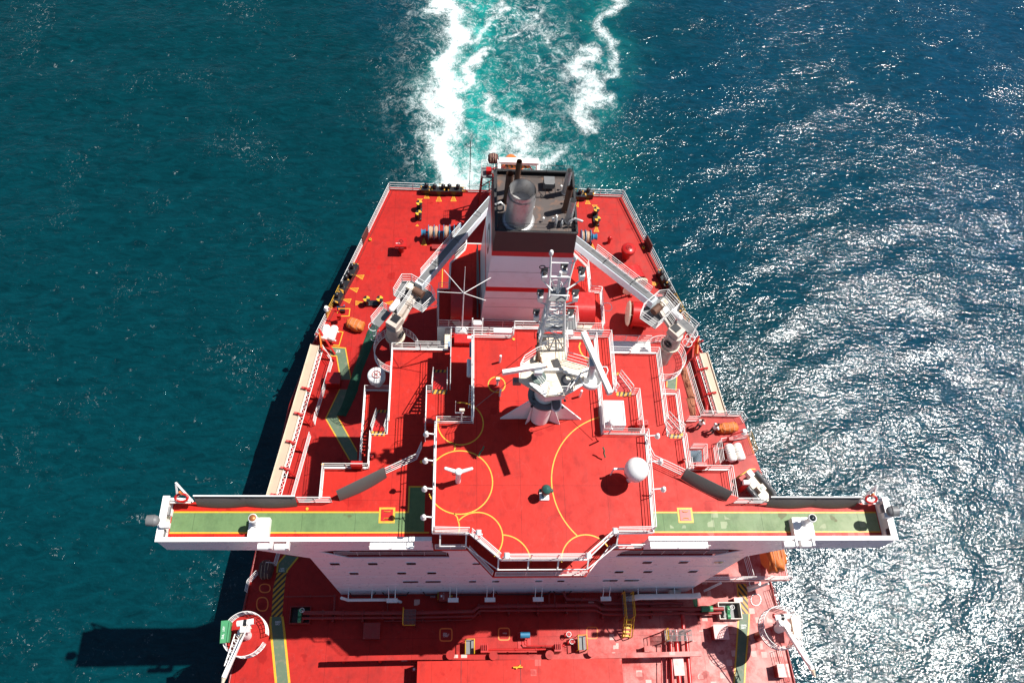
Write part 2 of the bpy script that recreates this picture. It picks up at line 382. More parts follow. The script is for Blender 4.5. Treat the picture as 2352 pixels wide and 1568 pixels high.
# ---- deck houses: (polygon, z0, z1)
mir = lambda pts: [(-x, y) for x, y in reversed(pts)]
casing_half = [(6.6, 18.4), (6.65, 21.9), (5.75, 21.95), (5.7, 24.4), (4.5, 25.8), (4.4, 26.4)]
casing = casing_half + mir(casing_half)
hA = [(9.8, 0.05), (9.8, 14.85)]
Apoly = [(13.9, .06), (13.9, 5.85), (10.95, 5.85), (10.95, 8.25), (9.8, 8.25), (9.8, 14.85), (-9.8, 14.85), (-9.8, 8.25), (-10.95, 8.25), (-10.95, 5.85), (-13.9, 5.85), (-13.9, .06)]
Dpoly = [(13.0, .06), (11.85, 5.8), (11.85, 12.95), (-11.85, 12.95), (-11.85, 5.8), (-13.0, .06)]
wing_aft = [(22.3, 2.6), (14.2, 2.6), (11.95, 3.35), (7.5, 5.45), (7.15, 6.6), (7.15, 10.2), (5.6, 10.2), (5.6, 14.6)]
Bpoly = [(22.3, .08), *wing_aft, *mir(wing_aft), (-22.3, .08)]
Cpoly = [(6.45, -.1), (6.65, 6.05), (3.9, 6.05), (3.9, 12.7), (.5, 12.7), (.5, 13.4), (-1.55, 13.4), (-1.55, 12.8), (-4.2, 12.8), (-4.2, 6.75), (-6.45, 6.75), (-6.45, -.1), (-4.3, -.15), (-2.5, -1.65), (2.4, -1.65), (4.1, -.15)]
def house(poly, z0, z1, wallname, deckname, dm='deck_top', wm='wall', edge=True):
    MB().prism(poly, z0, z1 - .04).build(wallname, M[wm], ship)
    MB().prism([(x * 1.0005, y + .002) for x, y in poly], z1 - .04, z1).build(deckname, M[dm], ship)
    if edge:
        e = MB(); e.tube([V((x, y, z1 + .03)) for x, y in poly], .05, 4, True); e.build('deck_edge_bar', M['white'], ship)
house([(9.3, .3), (9.3, 14.0), (-9.3, 14.0), (-9.3, .3)], 0, 9.3, 'house_wall', 'house_deck', edge=False)
house([(11.9, .32), (11.9, 6.1), (9.32, 6.1), (9.32, .32)], 0, 3.1, 'house_wall', 'house_deck', edge=False)
# level D (9.4) slab, overhanging promenade, with posts
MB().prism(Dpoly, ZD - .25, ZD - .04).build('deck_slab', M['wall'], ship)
MB().prism([(x, y) for x, y in Dpoly], ZD - .04, ZD).build('promenade_deck', M['deck_top'], ship)
house([(9.3, .3), (9.3, 14.3), (-9.3, 14.3), (-9.3, .3)], ZD, ZA - .3, 'house_wall', 'house_deck', edge=False)
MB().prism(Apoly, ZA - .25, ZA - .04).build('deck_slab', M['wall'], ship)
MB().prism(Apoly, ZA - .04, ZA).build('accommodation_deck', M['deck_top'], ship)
e = MB(); e.tube([V((x, y, ZA + .03)) for x, y in Apoly[1:-1]], .05, 4); e.tube([V((x, y, ZD + .03)) for x, y in Dpoly[1:-1]], .05, 4); e.build('deck_edge_bar', M['white'], ship)
house([(6.9, .5), (6.9, 9.6), (5.3, 9.9), (5.3, 14.3), (-5.3, 14.3), (-5.3, 9.9), (-6.9, 9.6), (-6.9, .5)], ZA, ZB - .3, 'house_wall', 'house_deck', edge=False)
# bridge deck slab with wings: wheelhouse front walkway recess
Bslab = [(22.3, .08), *wing_aft, *mir(wing_aft), (-22.3, .08)]
MB().prism(Bslab, ZB - .3, ZB - .04).build('bridge_slab', M['wall'], ship)
walk = [(6.5, -.1), (6.5, .1), (-6.5, .1), (-6.5, -.1), (-6.35, -.28), (-2.15, -.28), (-2.15, -.29)]
MB().prism(Bslab, ZB - .04, ZB).build('bridge_deck', M['deck_top'], ship)
wk = [(-6.5, .09), (-6.5, -.3), (-4.6, -.3), (-2.8, -1.92), (2.8, -1.92), (4.6, -.3), (6.5, -.3), (6.5, .09)]
# in the photograph the gallery in front of the wheelhouse windows steps out further than the roof
wk = [(-6.45, .09), (-6.4, -.32), (Q('m',530,410,ZB).x, -.32), (-2.8, -1.95), (2.85, -1.95), (-Q('m',530,410,ZB).x, -.32), (6.55, -.32), (6.55, .09)]
MB().prism(wk, ZB - .3, ZB).build('bridge_gallery', M['deck_top'], ship)
# wheelhouse: recessed walls with a band of windows under the roof overhang
wh = [(6.2, .9), (6.2, 6.0), (3.7, 6.0), (3.7, 12.4), (-4.0, 12.4), (-4.0, 6.5), (-6.2, 6.5), (-6.2, .9), (-4.0, .9), (-2.2, -.75), (2.2, -.75), (4.0, .9)]
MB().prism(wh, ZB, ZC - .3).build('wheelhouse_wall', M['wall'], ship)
gl = MB(); fr = MB()
for (a, b) in (((-6.2, .9), (-4.0, .9)), ((-4.0, .9), (-2.2, -.75)), ((-2.2, -.75), (2.2, -.75)), ((2.2, -.75), (4.0, .9)), ((4.0, .9), (6.2, .9))):
    a, b = V((*a, 0)), V((*b, 0)); L = (b - a).length; nwin = max(1, int(L / 1.1)); d = (b - a).normalized(); nn = V((d.y, -d.x, 0))
    for k in range(nwin):
        c0 = a + d * (L * (k + .1) / nwin); c1 = a + d * (L * (k + .9) / nwin)
        wmb = MB(); wmb.beam((c0 + nn * .02) + V((0, 0, ZB + 1.75)), (c1 + nn * .02) + V((0, 0, ZB + 1.75)), .05, 1.1)
        wmb.build('wheelhouse_window', M['glass'], ship)
MB().prism(Cpoly, ZC - .3, ZC - .04).build('wheelhouse_roof', M['wall'], ship)
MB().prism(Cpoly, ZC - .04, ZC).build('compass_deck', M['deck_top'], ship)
e = MB(); e.tube([V((x, y, ZC + .04)) for x, y in Cpoly], .05, 4, True); e.build('deck_edge_bar', M['white'], ship)
# dark underside gallery rail brackets hung under the roof edge
bk = MB()
gal = [V((-6.0, -.62, ZC - 1.0)), V((-4.5, -.62, ZC - 1.0)), V((-2.65, -1.98, ZC - 1.0)), V((2.55, -1.98, ZC - 1.0)), V((4.4, -.6, ZC - 1.0)), V((6.0, -.6, ZC - 1.0))]
bk.tube(gal[:4], .035); bk.tube(gal[3:], .035)
for a, b in zip(gal, gal[1:]):
    for p in seg(a, b, 1.7)[:-1]: bk.beam(p, p + V((0, .55, .85)), .08, .08)
bk.build('window_washing_rail', M['white'], ship)

# ---- front wall with the balcony slots (plane Y = 0)
outer = [(-22.3, 14.75), (-17.0, 14.55), (-14.2, 12.4), (-13.75, 3.2), (-13.6, 0), (13.6, 0), (13.75, 3.2), (14.2, 12.4), (16.2, 14.5), (22.3, 14.75), (22.3, 15.2), (-22.3, 15.2)]
slot = [(-13.45, 14.1), (-12.4, 14.42), (-6.4, 14.42), (-5.9, 14.2), (-5.5, 13.7), (-5.4, 12.42), (-11.8, 12.42)]
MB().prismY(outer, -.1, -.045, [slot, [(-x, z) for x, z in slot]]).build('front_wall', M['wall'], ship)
for s_ in (-1, 1):
    MB().bb(s_ * 5.3, s_ * 11.9, -.044, .5, 12.44, 12.512).build('balcony_floor', M['pipe'], ship)  # darker red than the decks, shade of the recess painted in
    MB().bb(s_ * 5.3, s_ * 11.7, 1.2, 1.3, 12.45, 14.6).build('balcony_wall', M['pipe'], ship)
    MB().bb(s_ * 11.75, s_ * 13.6, .3, .4, 12.3, 14.6).build('balcony_wall', M['wall'], ship)
    rb = MB(); railmesh(rb, [V((s_ * 12.6, -.02, 12.75)), V((s_ * 5.6, -.02, 12.75))], h=.9, r=.018, sp=1.35, foot=False); rb.build('balcony_railing', M['white'], ship)
sm = Each('weld_seam', M['white'], ship)
for z, xa in ((12.2, 14.2), (9.45, 14.05), (6.55, 13.9), (3.7, 13.75)): sm.bb(-xa, xa, -.112, -.1, z, z + .035)
def win(x, z, wd=.31, h=.3):
    f = MB(); f.bb(x - wd - .05, x + wd + .05, -.125, -.1, z - h - .05, z + h + .05); fo = f.build('window', M['wall'], ship)
    p = MB()
    a = []
    for i in range(20):
        t = 2 * math.pi * i / 20; cx = abs(math.cos(t)) ** .35 * math.copysign(1, math.cos(t)); cz = abs(math.sin(t)) ** .35 * math.copysign(1, math.sin(t)); a.append((x + cx * wd, z + cz * h))
    p.prismY(a, -.132, -.124); p.build('pane', M['glass'], fo)
for s_ in (-1, 1):
    for x in (12.85, 10.4, 7.9): win(s_ * x, 10.75)
    for x in (11.9, 8.64, 6.58): win(s_ * x, 7.76)
    for x in (8.13, 6.51): win(s_ * x, 4.78, .56, .28)
for x in (-3.65, -1.95, 1.2, 2.85): win(x, 4.73, .26, .26)
win(-3.5, 10.6, .36, .2)
# grab rails low on the wall (black long handles) and small light brackets
gr = Each('grab_rail', M['black'], ship)
for x0, x1 in ((-12.9, -10.9), (-10.4, -8.4), (-7.3, -1.9), (-1.7, 2.6), (2.8, 4.2), (8.3, 12.5)): gr.tube([V((x0, -.12, .85)), V((x0 + .2, -.3, .55)), V((x1 - .2, -.3, .55)), V((x1, -.12, .85))], .045)
for x, lb in ((-9.6, 'small white light bracket at left end of the low white pipe on the front wall'), (-5.0, 'white light bracket on front wall above the hydrant box'), (-2.2, 'white light bracket with red tip on front wall left of centre'), (1.5, 'white light bracket on front wall just right of centre'), (6.75, 'white light bracket on front wall left of the thick white pipe')):
    t_ = thing('deck_light_bracket', lb, 'light', (x, -.2, 1.8), 'light brackets low on the superstructure front')
    b_ = MB(); b_.beam((x - .25, -.12, 2.4), (x - .25, -.75, 1.6), .04, .04); b_.beam((x + .25, -.12, 2.4), (x + .25, -.75, 1.6), .04, .04); b_.build('bracket', M['white'], t_)
    MB().box((x, -.85, 1.5), (.8, .3, .22)).build('lamp_housing', M['white'], t_)

# ---- bridge wings: bulwarks, decks, green walkway
def bulwark(pts, z0, z1, th, mat, name='bulwark', cap=True):
    m = MB()
    for a, b in zip(pts, pts[1:]): m.beam(V((*a, (z0 + z1) / 2)), V((*b, (z0 + z1) / 2)), th, z1 - z0)
    m.build(name, M[mat], ship)
    if cap:
        c = MB()
        for a, b in zip(pts, pts[1:]): c.beam(V((*a, z1 + .03)), V((*b, z1 + .03)), max(.12, th + .1), .06)
        c.build('bulwark_cap', M['white'], ship)
zt = 16.8
fm = Each('bulwark', M['wall'], ship); fm.bb(-22.3, -6.5, -.1, .08, 15.2, zt - .08); fm.bb(6.6, 22.3, -.1, .08, 15.2, zt - .08)
fm = Each('bulwark_cap', M['white'], ship); fm.bb(-22.4, -6.5, -.12, .14, zt - .08, zt); fm.bb(6.6, 22.4, -.12, .14, zt - .08, zt)
for s_ in (-1, 1):
    MB().bb(s_ * 22.3, s_ * 22.16, .08, 2.55, 14.78, zt - .08).build('bulwark', M['white'], ship)
    MB().bb(s_ * 22.4, s_ * 22.0, .14, 2.6, zt - .08, zt).build('bulwark_cap', M['white'], ship)
    # grey wind screens curved outward along the aft edge
    for (xa, xb, bow) in ((14.75, 17.8, .10), (17.8, 20.7, .10)):
        m = MB(); k = 10; vs = []
        for j in range(2):
            for i in range(k + 1):
                x = xa + (xb - xa) * i / k; y = 2.6 + (0 if j else -.28) - (bow * math.sin(math.pi * i / k) if not j else 0)
                vs.append((s_ * x, y, ZB + .05 + 1.15 * j))
        vs += [(x, y + .03, z) for x, y, z in vs]; q = 2 * (k + 1)
        fs = [(i, i + 1, k + 2 + i, k + 1 + i) for i in range(k)] + [(q + k + 1 + i, q + k + 2 + i, q + i + 1, q + i) for i in range(k)] + [(k + 1 + i, k + 2 + i, q + k + 2 + i, q + k + 1 + i) for i in range(k)]
        m.add(vs, fs, True); m.build('wind_screen', M['screen'], ship)
        MB().tube([V((s_ * xa, 2.62, ZB + 1.22)), V((s_ * xb, 2.62, ZB + 1.22))], .05).build('wind_screen_rail', M['white'], ship)
    rail([V((s_ * 14.7, 2.6, ZB)), V((s_ * 12.7, 2.6, ZB))], ship, sp=1.0)
    # curved diagonal screen
    pa, pb = V((s_ * 12.35, 2.95, 0)), V((s_ * 9.55, 4.45, 0))
    m = MB(); k = 10; vs = []
    for j in range(2):
        for i in range(k + 1):
            p = pa.lerp(pb, i / k); d = V((s_ * .42, .9, 0)).normalized(); off = (-.30 - .12 * math.sin(math.pi * i / k)) * (1 - j); p = p + d * off
            vs.append((p.x, p.y, ZB + .05 + 1.1 * j))
    vs += [(x, y + .03, z) for x, y, z in vs]; q = 2 * (k + 1)
    fs = [(i, i + 1, k + 2 + i, k + 1 + i) for i in range(k)] + [(q + k + 1 + i, q + k + 2 + i, q + i + 1, q + i) for i in range(k)] + [(k + 1 + i, k + 2 + i, q + k + 2 + i, q + k + 1 + i) for i in range(k)]
    m.add(vs, fs, True); m.build('wind_screen', M['screen'], ship)
    rail([V((s_ * 9.5, 4.45, ZB)), V((s_ * 7.6, 5.4, ZB)), V((s_ * 7.3, 6.2, ZB))], ship)
    # sloping screen strut at the outer aft corner
    st = MB(); st.beam((s_ * 21.0, 2.6, ZB + .1), (s_ * 21.7, 3.3, ZB + 1.6), .12, .08); st.beam((s_ * 21.7, 3.3, ZB + 1.6), (s_ * 21.8, 2.5, ZB + .3), .1, .08); st.beam((s_ * 20.8, 2.45, ZB + .9), (s_ * 22.2, 2.5, ZB + 1.0), .14, .08); st.bb(s_ * 20.9, s_ * 22.1, 2.3, 2.62, ZB + .75, ZB + .82); st.build('wing_end_bracket', M['white'], ship)
# green strips with yellow borders
zg = ZB + .004
MB().prism([(-22.1, .75), (-7.0, .75), (-7.0, 1.95), (-22.1, 1.95)], ZB, zg).build('green_walkway', M['green'], ship)
MB().prism([(7.0, .75), (22.1, .75), (22.1, 1.95), (7.0, 1.95)], ZB, zg).build('green_walkway', M['green'], ship)
MB().prism([(-7.95, 1.95), (-7.0, 1.95), (-7.0, 3.6), (-7.95, 3.6)], ZB, zg).build('green_walkway', M['green'], ship)
m = Each('yellow_line', M['yellow'], ship)
for s_ in (-1, 1):
    m.stripe([(s_ * 22.1, .72), (s_ * 6.7, .72)], .09, ZB + .004)
m.stripe([(-22.1, 1.98), (-8.0, 1.98), (-8.0, 3.6), (-7.0, 3.6)], .09, ZB + .004); m.stripe([(22.1, 1.98), (6.8, 1.98)], .09, ZB + .004)
for s_ in (-1, 1):
    c = Q('l', 1005, 270, ZB) if s_ < 0 else Q('n', 470, 280, ZB)
    m = MB(); m.stripe([(c.x - .42, c.y - .42), (c.x + .42, c.y - .42), (c.x + .42, c.y + .42), (c.x - .42, c.y + .42)], .14, ZB + .012, closed=True); m.build('hatch_border', M['yellow'], ship)
    m = MB(); m.bb(c.x - .36, c.x + .36, c.y - .36, c.y + .36, ZB, ZB + .05); hp = m.build('deck_hatch', M['red'], ship)
    m = MB()
    for k in (-1, 1): m.tube([(c.x - .2, c.y + .26 * k, ZB + .05), (c.x - .12, c.y + .2 * k, ZB + .1), (c.x + .12, c.y + .2 * k, ZB + .1), (c.x + .2, c.y + .26 * k, ZB + .05)], .018)
    m.build('handle', M['yellow'], hp)

# ---- yellow swing circles on the compass deck
m = Each('yellow_swing_circle', M['yellow'], ship); zc = ZC + .001
def circ(c, r, a0=0, a1=360, wd=.07): m.stripe([(p.x, p.y) for p in arc((c[0], c[1], 0), r, a0, a1, 48)], wd, zc)
def fitc(k, pts):
    P = [Q(k, x, y, ZC) for x, y in pts]
    A = np.array([[2 * p.x, 2 * p.y, 1] for p in P]); b = np.array([p.x ** 2 + p.y ** 2 for p in P]); s_ = np.linalg.lstsq(A, b, rcond=None)[0]
    return (s_[0], s_[1]), math.sqrt(s_[2] + s_[0] ** 2 + s_[1] ** 2)
def ang(c, k, x, y): p = Q(k, x, y, ZC); return math.degrees(math.atan2(p.y - c[1], p.x - c[0]))
c1, r1 = fitc('i', [(235, 740), (370, 935), (500, 955), (640, 880), (695, 740), (615, 615)]); circ(c1, r1, 100, -190)
c2, r2 = fitc('i', [(330, 1040), (470, 1018), (640, 1080), (750, 1200), (785, 1320), (740, 1460)]); circ(c2, r2, 148, -158)
c3, r3 = fitc('i', [(1835, 685), (1600, 800), (1440, 980), (1370, 1150), (1350, 1300), (1380, 1470)]); circ(c3, r3, ang(c3, 'i', 1835, 685), ang(c3, 'm', 1615, 268) + 360)
c4, r4 = fitc('m', [(445, 140), (530, 70), (640, 50), (760, 90), (850, 190), (875, 280), (850, 400), (795, 490)]); circ(c4, r4, ang(c4, 'm', 445, 140), ang(c4, 'm', 795, 490))
c5, r5 = fitc('m', [(880, 275), (960, 285), (1060, 350), (1120, 430), (1155, 535)]); circ(c5, r5, ang(c5, 'm', 880, 275), ang(c5, 'm', 1155, 535))
c6, r6 = fitc('m', [(1452, 540), (1475, 420), (1560, 310), (1680, 268), (1800, 300), (1905, 385)]); circ(c6, r6, ang(c6, 'm', 1452, 540), ang(c6, 'm', 1905, 385) - (360 if ang(c6, 'm', 1905, 385) > ang(c6, 'm', 1452, 540) else 0))
c7, r7 = fitc('i', [(735, 370), (815, 295), (900, 370), (815, 445)]); circ(c7, r7)
c8 = Q('v', 1300, 180, ZC); m.stripe([(Q('v', x, y, ZC).x, Q('v', x, y, ZC).y) for x, y in ((1085, 130), (1065, 190), (1085, 270), (1125, 330), (1195, 385))], .09, zc)
m.stripe([(Q('m', x, y, ZC).x, Q('m', x, y, ZC).y) for x, y in ((400, 60), (430, 100), (450, 170), (452, 220), (437, 270))], .07, zc)
m.stripe([(Q('i', x, y, ZC).x, Q('i', x, y, ZC).y) for x, y in ((370, 935), (400, 950), (412, 985), (400, 1020))], .07, zc)
# ================================================================== rails, stairs, boat deck
rail([V((-6.35, 0, ZC)), V((-6.35, 6.65, ZC)), V((-4.12, 6.65, ZC)), V((-4.12, 12.65, ZC)), V((-1.6, 12.65, ZC))], ship, sp=1.9, r=.038)
rail([V((-1.48, 12.8, ZC)), V((-1.48, 13.32, ZC)), V((.45, 13.32, ZC)), V((.45, 12.8, ZC))], ship)
rail([V((1.2, 12.62, ZC)), V((3.82, 12.62, ZC)), V((3.82, 6.0, ZC)), V((6.55, 5.98, ZC)), V((6.38, 0, ZC))], ship, sp=1.9, r=.038)
rail([V((-6.3, -.02, ZC)), V((-4.35, -.06, ZC))], ship); rail([V((-4.2, -.12, ZC)), V((-2.6, -1.5, ZC))], ship)
rail([V((-2.35, -1.55, ZC)), V((2.25, -1.55, ZC)), V((4.0, -.12, ZC))], ship); rail([V((4.2, -.04, ZC)), V((6.3, -.02, ZC))], ship)
xg = Q('m',530,410,ZB).x
rail([V((-6.3, -.28, ZB)), V((xg - .1, -.28, ZB))], ship, sp=1.1); rail([V((xg + .1, -.35, ZB)), V((-2.85, -1.85, ZB))], ship)
rail([V((-2.7, -1.9, ZB)), V((2.75, -1.9, ZB))], ship, sp=1.9); rail([V((2.9, -1.85, ZB)), V((-xg - .1, -.35, ZB))], ship); rail([V((-xg + .1, -.28, ZB)), V((6.4, -.28, ZB))], ship, sp=1.1)
for s_ in (-1, 1):
    rail([V((s_ * 7.1, 6.6, ZB)), V((s_ * 7.1, 10.1, ZB)), V((s_ * 6.75, 10.1, ZB))], ship, sp=1.8, r=.036)
    rail([V((s_ * 5.55, 10.3, ZB)), V((s_ * 5.55, 14.5, ZB)), V((s_ * 3.0, 14.5, ZB))], ship, sp=1.8, r=.036)
    rail([V((s_ * 9.72, 9.2, ZA)), V((s_ * 9.72, 14.78, ZA)), V((s_ * 5.7, 14.78, ZA))], ship, sp=1.9, r=.038)
    rail([V((s_ * 10.88, 8.1, ZA)), V((s_ * 10.88, 5.78, ZA)), V((s_ * 13.82, 5.78, ZA)), V((s_ * 13.82, 2.8, ZA))], ship, sp=1.7, r=.038)
    rail([V((s_ * 9.95, 12.85, ZD)), V((s_ * 11.78, 12.85, ZD)), V((s_ * 11.78, 6.0, ZD))], ship, sp=1.8, r=.036)
rail([V((-2.9, 14.5, ZB)), V((2.9, 14.5, ZB))], ship, sp=1.8)
MB().prism([(9.84, 6), (11.83, 6), (11.83, 9.9), (9.84, 9.9)], ZD + .001, ZD + .005).build('promenade_inset', M['deck_top'], ship)
def stair(x0, x1, ytop, ztop, zbot, run, hazm='hazS'):
    p = MB(); nst = 12
    for k in range(nst):
        t = (k + .5) / nst; p.box(((x0 + x1) / 2, ytop + run * t, ztop + (zbot - ztop) * t), (x1 - x0 - .1, run / nst * .8, .04))
    so = p.build('stair', M['red'], ship)
    m = MB()
    for x in (x0, x1):
        m.beam((x, ytop, ztop), (x, ytop + run, zbot), .05, .2)
        a, b = V((x, ytop, ztop)), V((x, ytop + run, zbot)); h = V((0, 0, .95))
        m.tube([a, a + h, b + h, b], .032); m.tube([a + h * .5, b + h * .5], .022)
        for t in (.25, .5, .75): q = a.lerp(b, t); m.tube([q, q + h], .025)
    m.build('handrail', M['white'], so)
    for yy, zz in ((ytop - .22, ztop), (ytop + run + .1, zbot)):
        MB().bb(x0, x1, yy - .16, yy + .16, zz + .004, zz + .012).build('hazard_step', M[hazm], so)
stair(-6.75, -5.75, 10.35, ZB, ZA, 2.6); stair(5.75, 6.75, 10.35, ZB, ZA, 2.6)
stair(-10.85, -9.95, 8.5, ZA, ZD, 2.6); stair(9.95, 10.85, 8.5, ZA, ZD, 2.6)
stair(11.95, 13.0, Q('j', 620, 560, 6.3).y + .2, 6.3, ZP, 2.2)
# landing at mid height on the starboard side
MB().prism([(11.3, 5.9), (13.1, 5.9), (13.1, Q('j', 620, 560, 6.3).y + .1), (11.3, Q('j', 620, 560, 6.3).y + .1)], 6.1, 6.3).build('landing', M['deck_top'], ship)
rail([V((13.1, 6.0, 6.3)), V((13.1, 8.6, 6.3))], ship)
# boat deck (starboard), with stairwell opening
bd = [(12.0, .1)] + [(Q('q', 1700, 292, ZP).x, .1)] + [tuple(Q(k, x, y, ZP)[:2]) for k, x, y in (('j', 1790, 1350), ('j', 1690, 1080), ('j', 1600, 830), ('j', 1520, 600), ('j', 1470, 440), ('j', 1420, 355), ('j', 930, 345), ('j', 860, 400), ('j', 720, 420))] + [(12.0, 13.0)]
hl = [Q('j', x, y, ZP) for x, y in ((800, 945), (945, 945), (940, 790), (795, 790))]; hole = [(p.x, p.y) for p in hl]
MB().prism(bd, ZP - .35, ZP - .04, [hole]).build('boat_deck_slab', M['white'], ship)
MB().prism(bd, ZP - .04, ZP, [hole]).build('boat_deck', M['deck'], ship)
bdr = [V((x, y, ZP)) for x, y in bd]
rail([bdr[1] + V((-.1, .1, 0)), V((13.8, .2, ZP))], ship, sp=1.5); 
rail([p + V((-.12, -.05, 0)) for p in bdr[1:4]], ship, mat='white', sp=1.8, r=.028)
rail([p + V((-.12, -.05, 0)) for p in bdr[4:6]], ship, mat='yellow', sp=2.2, r=.022)
rail([p + V((-.1, -.1, 0)) for p in bdr[6:9]], ship, sp=1.2)
rail([Q('j', 740, 430, ZP), Q('j', 880, 430, ZP)], ship, sp=.9)
rail([Q('j', 1170, 960, ZP), Q('j', 1135, 700, ZP), Q('j', 1500, 640, ZP)], ship, sp=1.5)
rail([Q('j', 1110, 960, ZP), Q('j', 1085, 760, ZP)], ship, sp=1.5)
rail([hl[2] + V((-1.0, .15, 0)), hl[2] + V((.15, .15, 0)), hl[1] + V((.15, 0, 0))], ship, sp=.8)
tr = MB()
for a, b in zip(hl, hl[1:] + hl[:1]): tr.beam(a - V((0, 0, 1.3)), b - V((0, 0, 1.3)), .06, 2.5)
tr.build('stairwell_trunk', M['wall'], ship)
rail([Q('q', 1200, 250, ZP), Q('q', 1130, 0, ZP)], ship, sp=1.6)
st = MB()
for (x0, y0), (x1, y1) in (((640, 415), (845, 315)), ((1190, 415), (1440, 320)), ((1180, 380), (1330, 330))):
    st.beam(Q('q', x0, y0, 1.0), Q('q', x1, y1, ZP - .3), .16, .16)
st.build('platform_strut', M['white'], ship)
# main deck edge rails
ol = [V((x * .992, y - .08, 0)) for x, y in outline]
port = [p for p in ol if p.x < 0]; stbd = [p for p in ol if p.x > 0]
sa = V((-11.8, 39.3, 0)); sb = V((11.8, 39.3, 0))
rail([sa, V((-7.2, 39.3, 0))], ship, sp=2.2); rail([V((-6.9, 39.3, 0)), V((-4.2, 39.3, 0))], ship, mat='yellow', sp=2); rail([V((-4.0, 39.3, 0)), V((5.2, 39.3, 0))], ship, sp=2.2, r=.028)
rail([V((5.5, 39.3, 0)), V((7.0, 39.3, 0))], ship, mat='yellow'); rail([V((7.2, 39.3, 0)), sb], ship, sp=2.2)
def lerp2(y):
    for (x0, y0), (x1, y1) in zip(half, half[1:]):
        if y0 >= y >= y1: return x0 + (x1 - x0) * (y0 - y) / (y0 - y1) - .1
    return half[-1][0]
for s_ in (-1, 1):
    rail([V((s_ * lerp2(y), y, 0)) for y in (39.2, 36, 33.9)], ship, sp=2.1); rail([V((s_ * lerp2(y), y, 0)) for y in (32.4, 29, 27.3)], ship, sp=2.1)
    rail([V((s_ * lerp2(y), y, 0)) for y in (27.2, 24.3)], ship, mat='yellow', sp=1.5)
    rail([V((s_ * lerp2(y), y, 0)) for y in (24.2, 22.0)], ship, sp=1.5)
    p0, p1 = V((s_ * lerp2(33.7), 33.7, 0)), V((s_ * lerp2(32.5), 32.5, 0))
    m = MB(); m.beam(p0 + V((0, 0, .6)), p1 + V((0, 0, .6)), .08, 1.2); m.build('closed_fairlead_plate', M['tarpdark'], ship)
# inner rail beside the gangways
rl = [Q('e', 215, 880, .1), Q('e', 325, 1040, .1), Q('h', 800, 360, .1), Q('h', 720, 620, .1), Q('h', 480, 1480, .1)]
rail([rl[0], rl[1], rl[2]], ship, sp=1.9); rail([rl[3], rl[4]], ship, sp=1.9); rail([Q('h', 790, 375, .1), Q('h', 770, 480, .1)], ship, sp=1.)
rr = [Q('g', 1080, 1085, .1), Q('g', 1215, 1560, .1), Q('j', 925, 350, .1)]
rail(rr, ship, sp=1.9)
rail([Q('k', 1470, 865, 0), Q('k', 1430, 1000, 0), Q('k', 1345, 995, 0)], ship, sp=1.3); rail([Q('k', 1235, 1085, 0), Q('k', 1140, 1190, 0), Q('k', 1115, 1300, 0)], ship, sp=1.4)
rail([Q('q', 1450, 400, 0), Q('q', 1520, 610, 0)], ship, mat='pipe', sp=1.2)
rail([Q('q', 1540, 1160, 0), Q('q', 1640, 1560, 0)], ship, mat='pipe', sp=1.6)
# low bulkhead coaming just inside the rail
for s_ in (-1, 1):
    m = MB()
    ys = [39.0, 34, 28, 22.6]
    for a, b in zip(ys, ys[1:]): m.beam(V((s_ * (lerp2(a) - .35), a, .06)), V((s_ * (lerp2(b) - .35), b, .06)), .05, .12)
    m.build('deck_coaming', M['pipe'], ship)

# ================================================================== casing + funnel
house(casing, 0, ZD, 'casing_wall', 'casing_deck')
cr = [V((x, y, ZD)) for x, y in casing]
ins = lambda p, k=.985: V((p.x * k, p.y - .06 if p.y > 20 else p.y + .06, p.z))
rail([ins(p) for p in cr[0:2]] , ship, sp=1.5, r=.034); rail([ins(cr[2]), ins(cr[3]), ins(cr[4]), ins(cr[5])], ship, sp=1.4, r=.034)
rail([ins(p) for p in cr[6:10]], ship, sp=1.4, r=.034); rail([ins(p) for p in cr[10:12]], ship, sp=1.5, r=.034)
rail([ins(cr[1]), ins(cr[2])], ship, sp=1); rail([ins(cr[9]), ins(cr[10])], ship, sp=1)
rail([V((-6.5, 18.46, ZD)), V((-4.9, 18.46, ZD))], ship, sp=1.0); rail([V((-4.7, 18.46, ZD)), V((6.5, 18.46, ZD))], ship, sp=1.5)
# link gallery between bridge house and casing
MB().bb(-5.4, 5.4, 14.62, 18.38, ZD - .3, ZD - .05).build('link_deck', M['deck_top'], ship)
MB().bb(-6.0, -5.4, 14.7, 18.3, 0, ZD - .1).build('link_wall', M['cream'], ship)
FZ = 20.5
fb = [V((-3.2, 19.15, ZD)), V((3.3, 19.15, ZD)), V((3.3, 25.8, ZD)), V((-3.2, 25.8, ZD))]
ft = [V((-2.68, 19.75, FZ)), V((2.85, 19.75, FZ)), V((2.85, 25.0, FZ)), V((-2.68, 25.0, FZ))]
def fring(z):
    t = (z - ZD) / (FZ - ZD); return [a.lerp(b, t) for a, b in zip(fb, ft)]
def fz(y):                                         # height of a stripe seen on the funnel front
    lo, hi = ZD, FZ
    for _ in range(30):
        mz = (lo + hi) / 2; t = (mz - ZD) / (FZ - ZD); Y = 19.15 + .6 * t
        if QY('a', 1400, y, Y).z < mz: hi = mz
        else: lo = mz
    return mz
zb = [ZD, fz(1310), fz(1270), fz(985), fz(942), FZ]
fun = MB(); 
funm = ['white', 'red', 'white', 'red', 'grey_f']
M['grey_f'] = simple('charcoal_funnel_paint', (.022, .022, .022), .5, var=.12, scale=.7)
M['fred'] = simple('red_funnel_band', (.55, .010, .014), .35, var=.05)
M['fwhite'] = simple('pale_grey_funnel_paint', (.80, .86, .88), .35, var=.03, dirt=(.56, .54, .5), dirtamt=.3, scale=.5)
